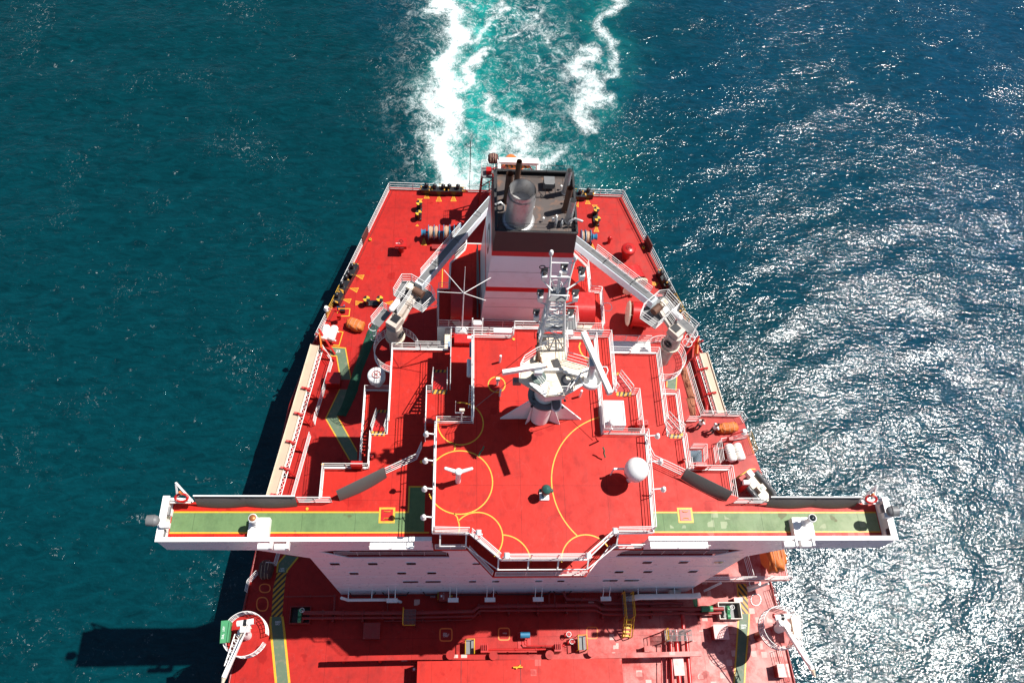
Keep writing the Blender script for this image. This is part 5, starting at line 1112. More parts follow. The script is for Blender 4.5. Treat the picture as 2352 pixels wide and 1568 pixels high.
def mushroom(k, x, y, h, r, lab, sq=False):
    b = Q(k, x, y, 0); t = thing('mushroom_vent', lab, 'ventilator', b); MB().cyl(b, b + V((0, 0, h - .3)), r * .62, 20).build('trunk', M['red'], t)
    if sq: MB().box(b + V((0, 0, h - .15)), (1.1, 1.0, .42)).build('head', M['red'], t)
    else: MB().rev([(r * .62, h - .5), (r, h - .45), (r, h - .12), (r * .9, h), (0, h + .02)], b, 28).build('head', M['red'], t)
    m = MB(); m.tube([b + V((.26 * math.cos(a), .26 * math.sin(a), h + .1)) for a in [i * math.pi / 8 for i in range(16)]], .02, 5, True)
    for a in (0, 1.05, 2.1): m.tube([b + V((-.26 * math.cos(a), -.26 * math.sin(a), h + .1)), b + V((.26 * math.cos(a), .26 * math.sin(a), h + .1))], .015, 4)
    m.build('handwheel', M['pipe'], t)
    return b, t
b, t = mushroom('b', 1185, 1000, 1.35, .5, 'red box headed vent with white lettering on the port aft deck', True)
text(MB(), 'OPEN', b + V((-.45, -.2, 1.42)), (1, 0, 0), (0, 1, 0), .12, .004).build('lettering', M['sign'], t)
text(MB(), 'ENG ROOM', b + V((-.48, -.505, 1.12)), (1, 0, 0), (0, 0, 1), .12, .004).build('lettering', M['sign'], t)
mushroom('c', 990, 1075, 1.5, .68, 'large round red mushroom vent with handwheel on the starboard aft deck')
b = Q('c', 775, 900, 0); t = thing('fire_hydrant', 'small red hydrant post on the starboard aft deck near the winch', 'hydrant', b); MB().cyl(b, b + V((0, 0, .75)), .17, 14).build('post', M['red'], t); m = MB(); m.sphere(b + V((0, 0, .8)), .2, 12, 8); m.cyl(b + V((-.25, 0, .7)), b + V((.25, 0, .7)), .08, 8); m.build('head', M['red'], t)
# white drum on the port promenade deck
b = Q('s', 180, 1270, ZD); t = thing('white_vent_drum', 'white round drum vent with red handwheel on the port promenade deck', 'ventilator', b); MB().rev([(.3, 0), (.33, .6), (.62, .95), (.66, 1.5), (.6, 1.62), (0, 1.64)], b, 30).build('drum', M['white'], t)
m = MB(); m.tube([b + V((.3 * math.cos(a), .3 * math.sin(a), 1.68)) for a in [i * math.pi / 8 for i in range(16)]], .022, 5, True)
for a in (0, .8, 1.6, 2.4): m.tube([b + V((-.3 * math.cos(a), -.3 * math.sin(a), 1.68)), b + V((.3 * math.cos(a), .3 * math.sin(a), 1.68))], .014, 4)
m.build('handwheel', M['red'], t)
def bollards(ends, lab, z=0):
    ps = [Q(k, x, y, 1.0) for k, x, y in ends]; c = (ps[0] + ps[1]) / 2; t = thing('mooring_bitts', lab, 'bollard', V((c.x, c.y, 0)), 'twin mooring bitts on the aft deck')
    d = (ps[1] - ps[0]).normalized(); an = math.atan2(d.y, d.x); MB().box((c.x, c.y, .12), ((ps[1] - ps[0]).length + .5, .55, .24), an).build('base', M['black'], t)
    for p in ps:
        m = MB(); m.cyl((p.x, p.y, .2), (p.x, p.y, .85), .24, 18); m.cyl((p.x, p.y, .85), (p.x, p.y, 1.0), .31, 20); po = m.build('post', M['black'], t)
        for q0 in (0, 2):
            a0 = q0 * math.pi / 2; f = [(p.x, p.y, 1.006)] + [(p.x + .305 * math.cos(a0 + i * math.pi / 12), p.y + .305 * math.sin(a0 + i * math.pi / 12), 1.006) for i in range(7)]
            m = MB(); m.add(f, [tuple(range(8))]); m.build('yellow_quarter', M['yellow'], po)
bollards([('b', 1408, 400), ('b', 1400, 525)], 'black and yellow twin bitts on the port aft deck')
bollards([('c', 625, 480), ('c', 640, 600)], 'black and yellow twin bitts on the starboard aft deck')
bollards([('e', 748, 232), ('e', 913, 230)], 'black and yellow twin bitts lying athwart beside the port crane')
def fairlead(k, c, n_, dirv, lab):
    p = Q(k, *c, .5); d = V((dirv[0], dirv[1], 0)).normalized(); nn = V((-d.y, d.x, 0)); an = math.atan2(d.y, d.x); L = .75 * n_
    t = thing('roller_fairlead', lab, 'fairlead', V((p.x, p.y, 0)), 'black roller fairleads along the deck edge'); c0 = V((p.x, p.y, 0))
    MB().box(c0 + V((0, 0, .35)), (L + .35, .62, .7), an).build('frame', M['black'], t)
    for i in range(n_):
        q = c0 + d * ((i - (n_ - 1) / 2) * .85) + nn * .12 * (1); m = MB(); m.cyl(q + V((0, 0, .7)), q + V((0, 0, 1.0)), .2, 16); m.sphere(q + V((0, 0, 1.05)), .22, 14, 8); m.build('roller', M['black'], t)
    for s_ in (-1, 1): MB().box(c0 + d * s_ * (L / 2 + .18) + V((0, 0, .72)), (.14, .5, .02), an).build('hazard_end', M['hazR'], t)
    return t
fairlead('b', (1500, 232), 1, (1, 0), 'small black roller fairlead at the port end of the stern row'); fairlead('b', (1655, 245), 2, (1, 0), 'black double roller fairlead in the middle of the port stern row'); fairlead('b', (1838, 245), 2, (1, 0), 'black double roller fairlead nearest the funnel in the port stern row')
fairlead('c', (415, 312), 1, (1, 0), 'black roller fairlead at the starboard stern beside the funnel'); fairlead('c', (515, 290), 1, (1, 0), 'small black roller fairlead second from the funnel at the starboard stern')
pd_ = (Q('b', 600, 1210, 0) - Q('b', 440, 1500, 0)); fairlead('b', (565, 1275), 2, pd_, 'black double roller fairlead, aft one on the port side'); fairlead('b', (490, 1410), 2, pd_, 'black double roller fairlead, middle one on the port side'); fairlead('e', (400, 225), 1, pd_, 'black roller fairlead, forward one on the port side')
sd_ = (Q('t', 1200, 380, 0) - Q('t', 1380, 760, 0)); fairlead('t', (1230, 440), 2, sd_, 'black double roller fairlead, aft one on the starboard side'); fairlead('t', (1310, 580), 2, sd_, 'black double roller fairlead, middle one on the starboard side'); fairlead('t', (1370, 720), 2, sd_, 'black double roller fairlead, forward one on the starboard side')
def winch(k, xs, y0, lab, ends, drums, motor, flip=1):
    """xs: pixel x of the discs; drums: (x0, x1) rope; ends: warping head"""
    zc_ = .95; t = thing('mooring_winch', lab, 'winch', V((Q(k, xs[0], y0, 0).x, Q(k, xs[0], y0, 0).y, 0)), 'blue mooring winches on the aft deck')
    yy = lambda x: y0 + (x - xs[0]) * -.02
    P = lambda x: Q(k, x, yy(x), zc_)
    for x in xs: a = P(x); MB().cyl(a - V((.03, 0, 0)), a + V((.03, 0, 0)), .72, 32).build('drum_flange', M['blue'], t)
    for x0, x1 in drums:
        a, b = P(x0), P(x1); m = MB(); n_ = max(3, int((b - a).length / .09))
        for i in range(n_):
            q = a.lerp(b, (i + .5) / n_); rr = .52 + .04 * math.sin(i * 2.1); m.tube([q + V((.02 * math.sin(3 * c_), rr * math.cos(c_), rr * math.sin(c_))) for c_ in [j * math.pi / 10 for j in range(20)]], .055, 6, True)
        m.cyl(a, b, .5, 24); m.build('rope_drum', M['rope'], t)
    a, b = P(ends[0]), P(ends[1]); MB().cone(a, a.lerp(b, .35), .36, .22, 20).build('warping_head', M['blue'], t); MB().cone(a.lerp(b, .35), b, .22, .34, 20).build('warping_head', M['blue'], t)
    MB().cyl(P(min(xs + [ends[0]])), P(max(xs + [ends[1]])), .12, 12).build('shaft', M['blue'], t)
    if motor: a, b = P(motor[0]), P(motor[1]); m = MB(); m.bb(a.x, b.x, a.y - .75, a.y + .75, .2, 1.35); mo = m.build('gear_case', M['blue'], t); MB().bb(a.x + .02, b.x - .02, a.y - .05, a.y + .15, 1.351, 1.358).build('red_band', M['red'], mo)
    a, b = P(min(xs)), P(max(xs)); MB().bb(a.x - .1, b.x + .1, a.y - .6, a.y + .6, .0, .12).build('bedplate', M['pipe'], t)
    c = P(xs[1]); MB().bb(c.x - .2, c.x + 1.4, c.y - 1.5, c.y - 1.0, .0, .35).build('brake_grating', M['pipe'], t)
winch('b', [1525, 1595, 1658, 1715, 1790, 1845], 770, 'blue mooring winch with three rope drums on the port aft deck', (1432, 1490), [(1530, 1585), (1600, 1640), (1722, 1780)], (1885, 1930))
winch('c', [430, 480, 545], 830, 'blue mooring winch with two rope drums beside the funnel on the starboard deck', (570, 628), [(436, 474), (486, 538)], None)
for k, x, y, l_ in (('b', 797, 872, 'port aft deck near the rail'), ('c', 1208, 970, 'starboard aft deck near the rail')):
    b = Q(k, x, y, 0); t = thing('sounding_pipe', 'small yellow sounding pipe cap on the ' + l_, 'pipe cap', b); MB().cyl(b, b + V((0, 0, .22)), .13, 14).build('pipe', M['yellow'], t); MB().cyl(b + V((0, 0, .22)), b + V((0, 0, .225)), .07, 12).build('plug', M['black'], t)
# ================================================================== side decks
def rounded_lump(name, c, sx, sy, sz, rz, mat, lab, cat, seed, par=None):
    """lumpy sheet-covered bundle: noisy flattened box-sphere with folds"""
    rnd = random.Random(seed); c = V(c); bm_ = bmesh.new(); bmesh.ops.create_icosphere(bm_, subdivisions=4, radius=1.0)
    ph = [rnd.random() * 6.28 for _ in range(8)]; cr, sr = math.cos(rz), math.sin(rz)
    vs = []
    for v in bm_.verts:
        p = v.co.copy(); q = V([math.copysign(abs(a) ** .62, a) for a in p])
        f = 1 + .07 * math.sin(5 * p.x + ph[0]) * math.cos(6 * p.y + ph[1]) + .05 * math.sin(11 * p.x + 7 * p.z + ph[2]) + .04 * math.sin(13 * p.y - 9 * p.z + ph[3]) + .035 * abs(math.sin(9 * p.x + 8 * p.y + ph[4]))
        q = V((q.x * sx * f, q.y * sy * f, max(q.z, -.98) * sz * f)); vs.append((c.x + cr * q.x - sr * q.y, c.y + sr * q.x + cr * q.y, c.z + sz + q.z))
    m = MB(); m.add(vs, [tuple(v.index for v in f.verts) for f in bm_.faces], True); bm_.free()
    t = thing(name, lab, cat, c)
    o = m.build('tarpaulin_cover', M[mat], t)
    r_ = MB()
    for a in (-.5, 0, .45):
        pts = []
        for i in range(13):
            th = math.pi * i / 12; x = a * sx; y = -math.cos(th) * sy * 1.06; z = sz + abs(math.sin(th)) ** .6 * sz * 1.07 * (1 if i not in (0, 12) else 0)
            pts.append((c.x + cr * x - sr * y, c.y + sr * x + cr * y, c.z + z))
        r_.tube(pts, .02, 4)
    r_.build('lashing_rope', M['rope'], t)
    return t
rounded_lump('covered_equipment', Q('e', 615, 590, 0), .78, .48, .45, -.35, 'tarp', 'lumpy orange tarpaulin bundle on the port side deck near the crane', 'covered bundle', 1)
rounded_lump('covered_equipment', Q('w', 1310, 650, ZP), .86, .40, .42, .12, 'tarp', 'long orange tarpaulin bundle on the starboard boat deck beside two people', 'covered bundle', 2)
rounded_lump('covered_equipment', Q('n', 1130, 620, ZP + .9), .7, 1.3, 1.0, .1, 'tarp', 'large bright orange tarpaulin partly hidden under the starboard bridge wing', 'covered bundle', 3)
def raft(c, d, lab, grp='white liferaft canisters in pairs'):
    c = V(c); d = V(d).normalized(); t = thing('liferaft_canister', lab, 'liferaft', V((c.x, c.y, c.z - .6)), grp)
    m = MB(); L = .72
    for s_ in (-1, 1):
        a, b = c + d * s_ * .02, c + d * s_ * L; m.cone(a, b - d * s_ * .12, .36, .36, 24); m.cone(b - d * s_ * .12, b, .36, .26, 24)
    m.build('canister_shell', M['white'], t)
    for k in (-.5, -.2, .2, .5): MB().cyl(c + d * (k - .02), c + d * (k + .02), .375, 24).build('strap', M['cream'], t)
    m = MB(); sd = d.cross(V((0, 0, 1)))
    for k in (-.45, .45): m.beam(c + d * k - sd * .4 - V((0, 0, .38)), c + d * k + sd * .4 - V((0, 0, .38)), .1, .1); m.beam(c + d * k - V((0, 0, .4)), c + d * k - V((0, 0, .6)), .1, .1, (0, 1, 0))
    m.build('cradle', M['white'], t); return t
a, b = Q('e', 245, 600, .9), Q('e', 220, 715, .9); raft((a + b) / 2, b - a, 'white liferaft canister on the port deck edge, outboard one of two')
a, b = Q('e', 345, 610, .9), Q('e', 305, 725, .9); raft((a + b) / 2, b - a, 'white liferaft canister on the port deck edge, inboard one of two')
a, b = Q('w', 1370, 1030, ZP + .7), Q('w', 1450, 1290, ZP + .7); raft((a + b) / 2, b - a, 'white liferaft canister on the starboard boat deck, inboard one of two')
a, b = Q('w', 1550, 1010, ZP + .7), Q('w', 1640, 1270, ZP + .7); raft((a + b) / 2, b - a, 'white liferaft canister on the starboard boat deck, outboard one of two')
# gangways
def gangway(p0, p1, inn, lab, arms, pipe):
    p0, p1 = V(p0), V(p1); d = (p1 - p0).normalized(); nn = V((-d.y, d.x, 0)); nn = nn * (1 if nn.dot(V((inn, 0, 0))) > 0 else -1)
    t = thing('accommodation_ladder', lab, 'gangway', (p0 + p1) / 2)
    m = MB(); m.beam(p0, p1, .7, .12); m.build('tread_platform', M['wood'], t)
    m = MB(); m.beam(p0 + nn * .37 + V((0, 0, .1)), p1 + nn * .37 + V((0, 0, .1)), .05, .2); m.beam(p0 - nn * .37 + V((0, 0, .1)), p1 - nn * .37 + V((0, 0, .1)), .05, .2); m.build('side_stringer', M['cream'], t)
    m = MB(); L = (p1 - p0).length; n_ = int(L / .42)
    for i in range(n_):
        a, b = p0 + d * (L * i / n_) + nn * .42, p0 + d * (L * (i + .5) / n_) + nn * .72; c = p0 + d * (L * (i + 1) / n_) + nn * .42
        m.tube([a, b, c], .025, 4)
    m.tube([p0 + nn * .74, p1 + nn * .74], .035, 6); m.tube([p0 + nn * .42, p1 + nn * .42], .03, 6); m.build('folded_handrail', M['white'], t)
    for a, b in arms:
        a, b = V(a), V(b); m = MB(); m.beam(a + V((0, 0, .35)), b, .14, .16); m.beam(a + V((0, 0, .3)), a.lerp(b, .35) - V((0, 0, .9)), .12, .12); m.beam(a + V((0, 0, .25)) - nn * .3, a + nn * .5 + V((0, 0, .1)), .16, .2); m.build('stowing_arm', M['red'], t)
    if pipe: m = MB(); m.tube(pipe, .16, 10); m.build('red_tube', M['red'], t)
    return t
H = lambda x, y, z: Q('h', x, y, z)
gangway(Q('e', 108, 818, 1.0), H(205, 1440, 1.0), 1, 'long tan gangway with truss handrail stowed along the port hull side', [(H(650, 30, 1), H(800, 155, .1)), (H(560, 345, 1), H(715, 475, .1)), (H(460, 695, 1), H(620, 812, .1)), (H(390, 1025, 1), H(555, 1140, .1)), (H(270, 1360, 1), H(430, 1440, .1))], [Q('e', 165, 930, .6), H(690, 120, .6), H(430, 1000, .6)])
gangway(Q('g', 1290, 915, 1.0), Q('j', 1185, 330, 1.0), -1, 'long cream gangway stowed along the starboard hull side aft of the boat deck', [(Q('g', 1300, 1120, 1), Q('g', 1150, 1230, .1)), (Q('g', 1400, 1425, 1), Q('g', 1260, 1510, .1)), (Q('j', 1070, 90, 1), Q('j', 920, 190, .1))], [Q('g', 1175, 985, .6), Q('g', 1340, 1560, .6), Q('j', 1000, 325, .6)])
for k, pts, lab in (('e', ((165, 690), (205, 895)), 'upright orange board at the aft end of the port gangway'), ('g', ((1195, 860), (1200, 930)), 'upright orange board at the aft end of the starboard gangway')):
    a, b = Q(k, *pts[0], .9), Q(k, *pts[1], .3); s_ = -1 if a.x < 0 else 1
    c = Q(k, 185, 790, .6) if k == 'e' else Q(k, 1195, 870, .6); t = thing('ladder_davit', lab, 'davit', V((c.x, c.y, 0)))
    MB().box(c + V((0, 0, .3)), (.1, 1.7, 1.1), .2 * -s_).build('orange_board', M['orange'], t)
    m = MB(); m.beam(c + V((-s_ * .1, .9, -.6)), c + V((s_ * .3, .2, 1.4)), .14, .14); m.beam(c + V((-s_ * 1.2, -.8, -.5)), c + V((s_ * .2, .9, 1.0)), .16, .16); m.beam(c + V((-s_ * 1.2, -1.4, -.55)), c + V((-s_ * .1, -.9, .9)), .12, .12); m.build('davit_frame', M['red'], t)
# nets
def net(name, pts, hgt, mat, lab, seed):
    rnd = random.Random(seed); m = MB(); P = [(V(a), V(b)) for a, b in pts]; vs = []; n_ = 9; rows = []
    ex = []
    for (a0, b0), (a1, b1) in zip(P, P[1:]):
        for i in range(8): ex.append((a0.lerp(a1, i / 8), b0.lerp(b1, i / 8)))
    ex.append(P[-1])
    for i, (a, b) in enumerate(ex):
        for j in range(n_ + 1):
            u = j / n_; p = a.lerp(b, u); z = hgt * math.sin(math.pi * u) * (.55 + .45 * rnd.random()) * (.7 + .3 * math.sin(i * .9)); e_ = .06 * (rnd.random() - .5); vs.append((p.x + e_, p.y + e_, p.z + .02 + z))
    fs = [(i * (n_ + 1) + j, (i + 1) * (n_ + 1) + j, (i + 1) * (n_ + 1) + j + 1, i * (n_ + 1) + j + 1) for i in range(len(ex) - 1) for j in range(n_)]
    if (V(vs[n_ + 1]) - V(vs[0])).cross(V(vs[1]) - V(vs[0])).z < 0: fs = [tuple(reversed(f)) for f in fs]
    m.add(vs, fs, True); o = m.build(name, M[mat], None, P[0][0]); tag(o, lab, 'net'); return o
net('folded_net', [(Q('e', 825, 545), Q('e', 900, 560)), (Q('e', 760, 640), Q('e', 870, 700)), (Q('e', 690, 830), Q('e', 800, 880)), (Q('e', 600, 1080), Q('e', 700, 1130)), (Q('e', 520, 1330), Q('e', 640, 1380)), (Q('e', 450, 1540), Q('e', 560, 1568)), (Q('h', 1045, 360), Q('h', 1155, 375))], .38, 'net', 'long dark green folded net lying across the port safeway', 3)
net('folded_net', [(Q('g', 1000, 1110), Q('g', 1085, 1100)), (Q('g', 1060, 1300), Q('g', 1140, 1290)), (Q('g', 1100, 1480), Q('g', 1200, 1470)), (Q('j', 745, 150), Q('j', 850, 140)), (Q('j', 800, 370), Q('j', 870, 350))], .4, 'netbrown', 'long brown netting strip along the starboard gangway rail', 4)
b = Q('e', 345, 1280, 0); t = thing('deck_box', 'dark red square box beside the port safeway under the green net', 'box', b); MB().box(b + V((0, 0, .45)), (1.15, 1.0, .9)).build('body', M['red'], t); MB().box(b + V((0, 0, .93)), (1.25, 1.1, .06)).build('lid', M['red'], t)
b = Q('e', 440, 390, 0); t = thing('valve_manifold', 'small blue valve on black bracket inside a yellow square, port side deck', 'valve', b); m = MB(); m.tube([b + V((-.35, 0, .1)), b + V((-.35, .1, .6)), b + V((.3, .1, .6)), b + V((.3, .1, .9))], .07); m.build('valve_pipe', M['blue'], t); MB().box(b + V((.1, -.1, .25)), (.45, .2, .4)).build('bracket', M['black'], t)
for k, x, y, lab in (('e', 245, 345, 'white embarkation lamp on red swing arm outboard of the port rail'), ('w', 1720, 680, 'white embarkation lamp on red swing arm, starboard edge of the boat deck')):
    z0 = 0 if k == 'e' else ZP; c = Q(k, x, y, z0 + 1.6); s_ = -1 if k == 'e' else 1; base = V((c.x - s_ * 1.1, c.y - .3, z0)); t = thing('embarkation_lamp', lab, 'lamp', base)
    m = MB(); m.tube([base, base + V((0, 0, 1.5)), c], .06); m.build('swing_arm', M['red'], t); MB().cone(c + V((0, 0, .1)), c - V((0, 0, .25)), .16, .28, 16).build('lamp_shade', M['white'], t); MB().box(base + V((0, -.2, 1.0)), (.35, .3, .5)).build('control_box', M['red'], t)
c = Q('e', 1515, 850, 9.0); t = thing('entrance_trunk', 'white trunk with rounded top rail between port crane and funnel casing', 'hatch', V((c.x, c.y, 0)))
MB().bb(c.x - 1.0, c.x + 1.0, c.y - .6, c.y + .5, 0, 8.2).build('trunk_wall', M['white'], t); m = MB(); railmesh(m, [V((c.x - .95, c.y + .45, 8.2)), V((c.x + .95, c.y + .45, 8.2))], sp=1.2); m.build('railing', M['white'], t)
c = Q('t', 870, 1190, 8.4); t = thing('entrance_trunk', 'white trunk with twin rails between starboard crane and funnel casing', 'hatch', V((c.x, c.y, 0)))
MB().bb(c.x - 1.6, c.x + 1.6, c.y - .6, c.y + .5, 0, 8.2).build('trunk_wall', M['white'], t); m = MB(); railmesh(m, [V((c.x - 1.5, c.y + .45, 8.2)), V((c.x + 1.5, c.y + .45, 8.2))], sp=1.0); m.build('railing', M['white'], t)
for k, x, y, z, lab in (('r', 680, 945, ZD + .7, 'white pipe hoop on the port casing rail'), ('t', 595, 755, ZD + .7, 'white pipe hoop on the starboard casing rail')):
    c = Q(k, x, y, z); o = MB().tube([c + V((.38 * math.cos(a), .38 * math.sin(a), 0)) for a in [i * math.pi / 12 for i in range(24)]], .03, 6, True).build('ladder_hoop', M['white'], None, c); tag(o, lab, 'hoop')
for k, x, y, z, lab in (('e', 1790, 820, ZA + .5, 'grey blue lamp box on the port corner rail of the accommodation deck'), ('e', 2065, 870, ZC - .8, 'tall grey blue lamp fitting outboard of the port side of the compass deck'), ('e', 2030, 1100, ZC - 1.0, 'white cylindrical life float on the port bulkhead below the compass deck')):
    c = Q(k, x, y, z); t = thing('side_fitting', lab, 'fitting', c); m = MB()
    if x == 2030: m.cyl(c + V((0, -.6, 0)), c + V((0, .6, 0)), .14, 14); m.build('float', M['white'], t)
    else: m.box(c, (.3, .5 if x < 2000 else .9, .45)); m.build('housing', simple('blue_grey_paint', (.22, .30, .40), .4), t)
    m = MB(); m.tube([c + V((.1, -.2, 0)), c + V((.5, -.2, 0))], .04); m.build('bracket', M['white'], t)
m = MB(); a = Q('e', 2040, 1340, ZC - .6)
for i in range(2): m.tube([a + V((.3 * i, 0, .3)), a + V((.3 * i, -.4, -2.4))], .03)
for i in range(8): m.tube([a + V((0, -.05 * i, .2 - .33 * i)), a + V((.3, -.05 * i, .2 - .33 * i))], .02, 4)
o = m.build('vertical_ladder', M['white'], None, a); tag(o, 'grey vertical ladder on the port bulkhead below the compass deck', 'ladder')
# loose small red / dark fittings on the upper decks
for k, x, y, z, lab in (('h', 1490, 895, ZA, 'small red extinguisher at the port rail corner of the accommodation deck'), ('j', 700, 935, ZA, 'small dark red fitting at the starboard stair foot')):
    b = Q(k, x, y, z); t = thing('extinguisher', lab, 'extinguisher', b); MB().cyl(b, b + V((0, 0, .5)), .12, 12).build('bottle', M['red'], t); MB().cyl(b + V((0, 0, .5)), b + V((0, 0, .62)), .05, 8).build('valve', M['black'], t)
i_ = 0
for k, x, y, z, lab in (('h', 1495, 570, ZA, 'at the foot of the port upper stair'), ('h', 675, 1525, ZB, 'near the port wind screen'), ('h', 2100, 938, ZB, 'in the shade beside the port floodlights'), ('h', 868, 970, ZA, 'at the port aft corner of the accommodation deck'), ('v', 1628, 900, ZB, 'at the foot of the starboard stair by the radar scanner'), ('f', 588, 1075, ZC, 'at the aft port corner of the compass deck'), ('i', 245, 715, ZC, 'at the port rail corner of the compass deck'), ('j', 688, 600, ZA, 'on the starboard accommodation deck near the hazard step')):
    b = Q(k, x, y, z); t = thing('drain_cap', 'small round yellow deck cap ' + lab, 'deck cap', b, 'small yellow deck caps'); MB().cyl(b, b + V((0, 0, .05)), .09, 14).build('cap', M['yellow'], t)
# ================================================================== people
def person(foot, face, h, arms, lab, bend=0.0):
    """continuous skinned body; clothes are slightly fuller shells"""
    f = V(foot); k = h / 1.75; fa = V((math.cos(face), math.sin(face), 0)); rt = V((fa.y, -fa.x, 0))
    W_ = lambda x, y, z: f + rt * x * k + fa * (y + bend * max(0, z - .95)) * k + V((0, 0, z * k))
    def skin(name, nodes, edges, mat, par, root=0):
        me = bpy.data.meshes.new(name); me.from_pydata([n_[0] - f for n_ in nodes], edges, []); o = bpy.data.objects.new(name, me); COL.objects.link(o)
        md = o.modifiers.new('s', 'SKIN')
        for i, n_ in enumerate(nodes): me.skin_vertices[0].data[i].radius = (n_[1] * k, (n_[2] if len(n_) > 2 else n_[1]) * k); me.skin_vertices[0].data[i].use_root = (i == root)
        sb = o.modifiers.new('d', 'SUBSURF'); sb.levels = 1; sb.render_levels = 2; me.materials.append(mat); o.parent = par; return o
    for_ = thing('person', lab, 'person', f)
    la, ra = arms                                    # elbow / wrist offsets per side
    N_ = [(W_(0, 0, .95), .15, .11), (W_(0, 0, 1.15), .15, .10), (W_(0, 0, 1.38), .17, .11), (W_(0, 0, 1.5), .06), (W_(0, .02, 1.58), .075), (W_(0, .03, 1.68), .09), (W_(0, .02, 1.76), .05),
          (W_(-.20, 0, 1.40), .06), (W_(*la[0]), .045), (W_(*la[1]), .032), (W_(.20, 0, 1.40), .06), (W_(*ra[0]), .045), (W_(*ra[1]), .032),
          (W_(-.1, 0, .88), .09), (W_(-.11, .03, .48), .065), (W_(-.11, 0, .1), .045), (W_(-.12, .14, .03), .04), (W_(.1, 0, .88), .09), (W_(.12, .05, .48), .065), (W_(.12, .02, .1), .045), (W_(.12, .17, .03), .04)]
    E_ = [(0, 1), (1, 2), (2, 3), (3, 4), (4, 5), (5, 6), (2, 7), (7, 8), (8, 9), (2, 10), (10, 11), (11, 12), (0, 13), (13, 14), (14, 15), (15, 16), (0, 17), (17, 18), (18, 19), (19, 20)]
    for arm in (la, ra):                             # palm, four fingers, thumb
        w0 = V(arm[1]); e0 = V(arm[0]); d = (w0 - e0).normalized(); s_ = d.cross(V((0, 0, 1))); s_ = s_.normalized() if s_.length > .1 else V((1, 0, 0))
        wi = 9 if arm is la else 12; N_.append((W_(*(w0 + d * .07)), .036, .018)); pi = len(N_) - 1; E_.append((wi, pi))
        for j, L in enumerate((.075, .085, .08, .06)):
            a = w0 + d * .11 + s_ * (j - 1.5) * .02; N_.append((W_(*a), .009)); E_.append((pi, len(N_) - 1)); N_.append((W_(*(a + d * L * .6 - V((0, 0, .02)))), .008)); E_.append((len(N_) - 2, len(N_) - 1)); N_.append((W_(*(a + d * L - V((0, 0, .045)))), .007)); E_.append((len(N_) - 2, len(N_) - 1))
        N_.append((W_(*(w0 + d * .05 + s_ * -.05)), .010)); E_.append((pi, len(N_) - 1)); N_.append((W_(*(w0 + d * .09 + s_ * -.065)), .008)); E_.append((len(N_) - 2, len(N_) - 1))
    skin('body', N_, E_, M['skin'], for_)
    S_ = [(W_(0, 0, .93), .175, .13), (W_(0, 0, 1.15), .175, .13), (W_(0, 0, 1.36), .19, .13), (W_(0, 0, 1.46), .09), (W_(-.21, 0, 1.40), .085), (W_(*V((-.20, 0, 1.40)).lerp(V(la[0]), .95)), .07), (W_(.21, 0, 1.40), .085), (W_(*V((.20, 0, 1.40)).lerp(V(ra[0]), .95)), .07)]
    skin('shirt', S_, [(0, 1), (1, 2), (2, 3), (2, 4), (4, 5), (2, 6), (6, 7)], M['shirt'], for_)
    T_ = [(W_(0, 0, .97), .165, .12), (W_(-.1, 0, .86), .11), (W_(-.11, .03, .48), .085), (W_(-.11, 0, .12), .075), (W_(.1, 0, .86), .11), (W_(.12, .05, .48), .085), (W_(.12, .02, .12), .075)]
    skin('trousers', T_, [(0, 1), (1, 2), (2, 3), (0, 4), (4, 5), (5, 6)], M['trouser'], for_)
    m = MB(); hc = W_(0, .0, 1.70); m.sphere(hc, .105 * k, 16, 10, zmin=-.25); m.build('hair', M['hair'], for_)
    for s_, y0 in ((-.11, .0), (.12, .02)):
        m = MB(); m.beam(W_(s_, y0 - .07, .05), W_(s_, y0 + .2, .045), .1 * k, .09 * k); m.build('shoe', M['boot'], for_)
    m = MB(); m.sphere(W_(-.035, .115, 1.685), .011 * k, 8, 6); m.sphere(W_(.035, .115, 1.685), .011 * k, 8, 6); m.build('eyes', M['hair'], for_)
    m = MB(); m.cone(W_(0, .11, 1.68), W_(0, .145, 1.65), .008 * k, .018 * k, 8); m.sphere(W_(-.09, .02, 1.67), .02 * k, 8, 6); m.sphere(W_(.09, .02, 1.67), .02 * k, 8, 6); m.build('nose_and_ears', M['skin'], for_)
    m = MB(); m.tube([W_(-.025, .118, 1.63), W_(0, .124, 1.628), W_(.025, .118, 1.63)], .005 * k, 5); m.build('mouth', M['red'], for_)
    return for_
person(Q('w', 965, 715, ZP), math.radians(20), 1.76, (((-.30, .06, 1.15), (-.26, .22, .98)), ((.30, .14, 1.18), (.2, .36, 1.05))), 'person in white shirt and dark trousers leaning over the orange tarpaulin bundle', .25)
person(Q('w', 665, 620, ZP), math.radians(50), 1.74, (((-.30, .10, 1.15), (-.18, .34, 1.10)), ((.30, .12, 1.15), (.18, .36, 1.2))), 'person in white shirt standing at the aft inboard corner of the boat deck', .08)
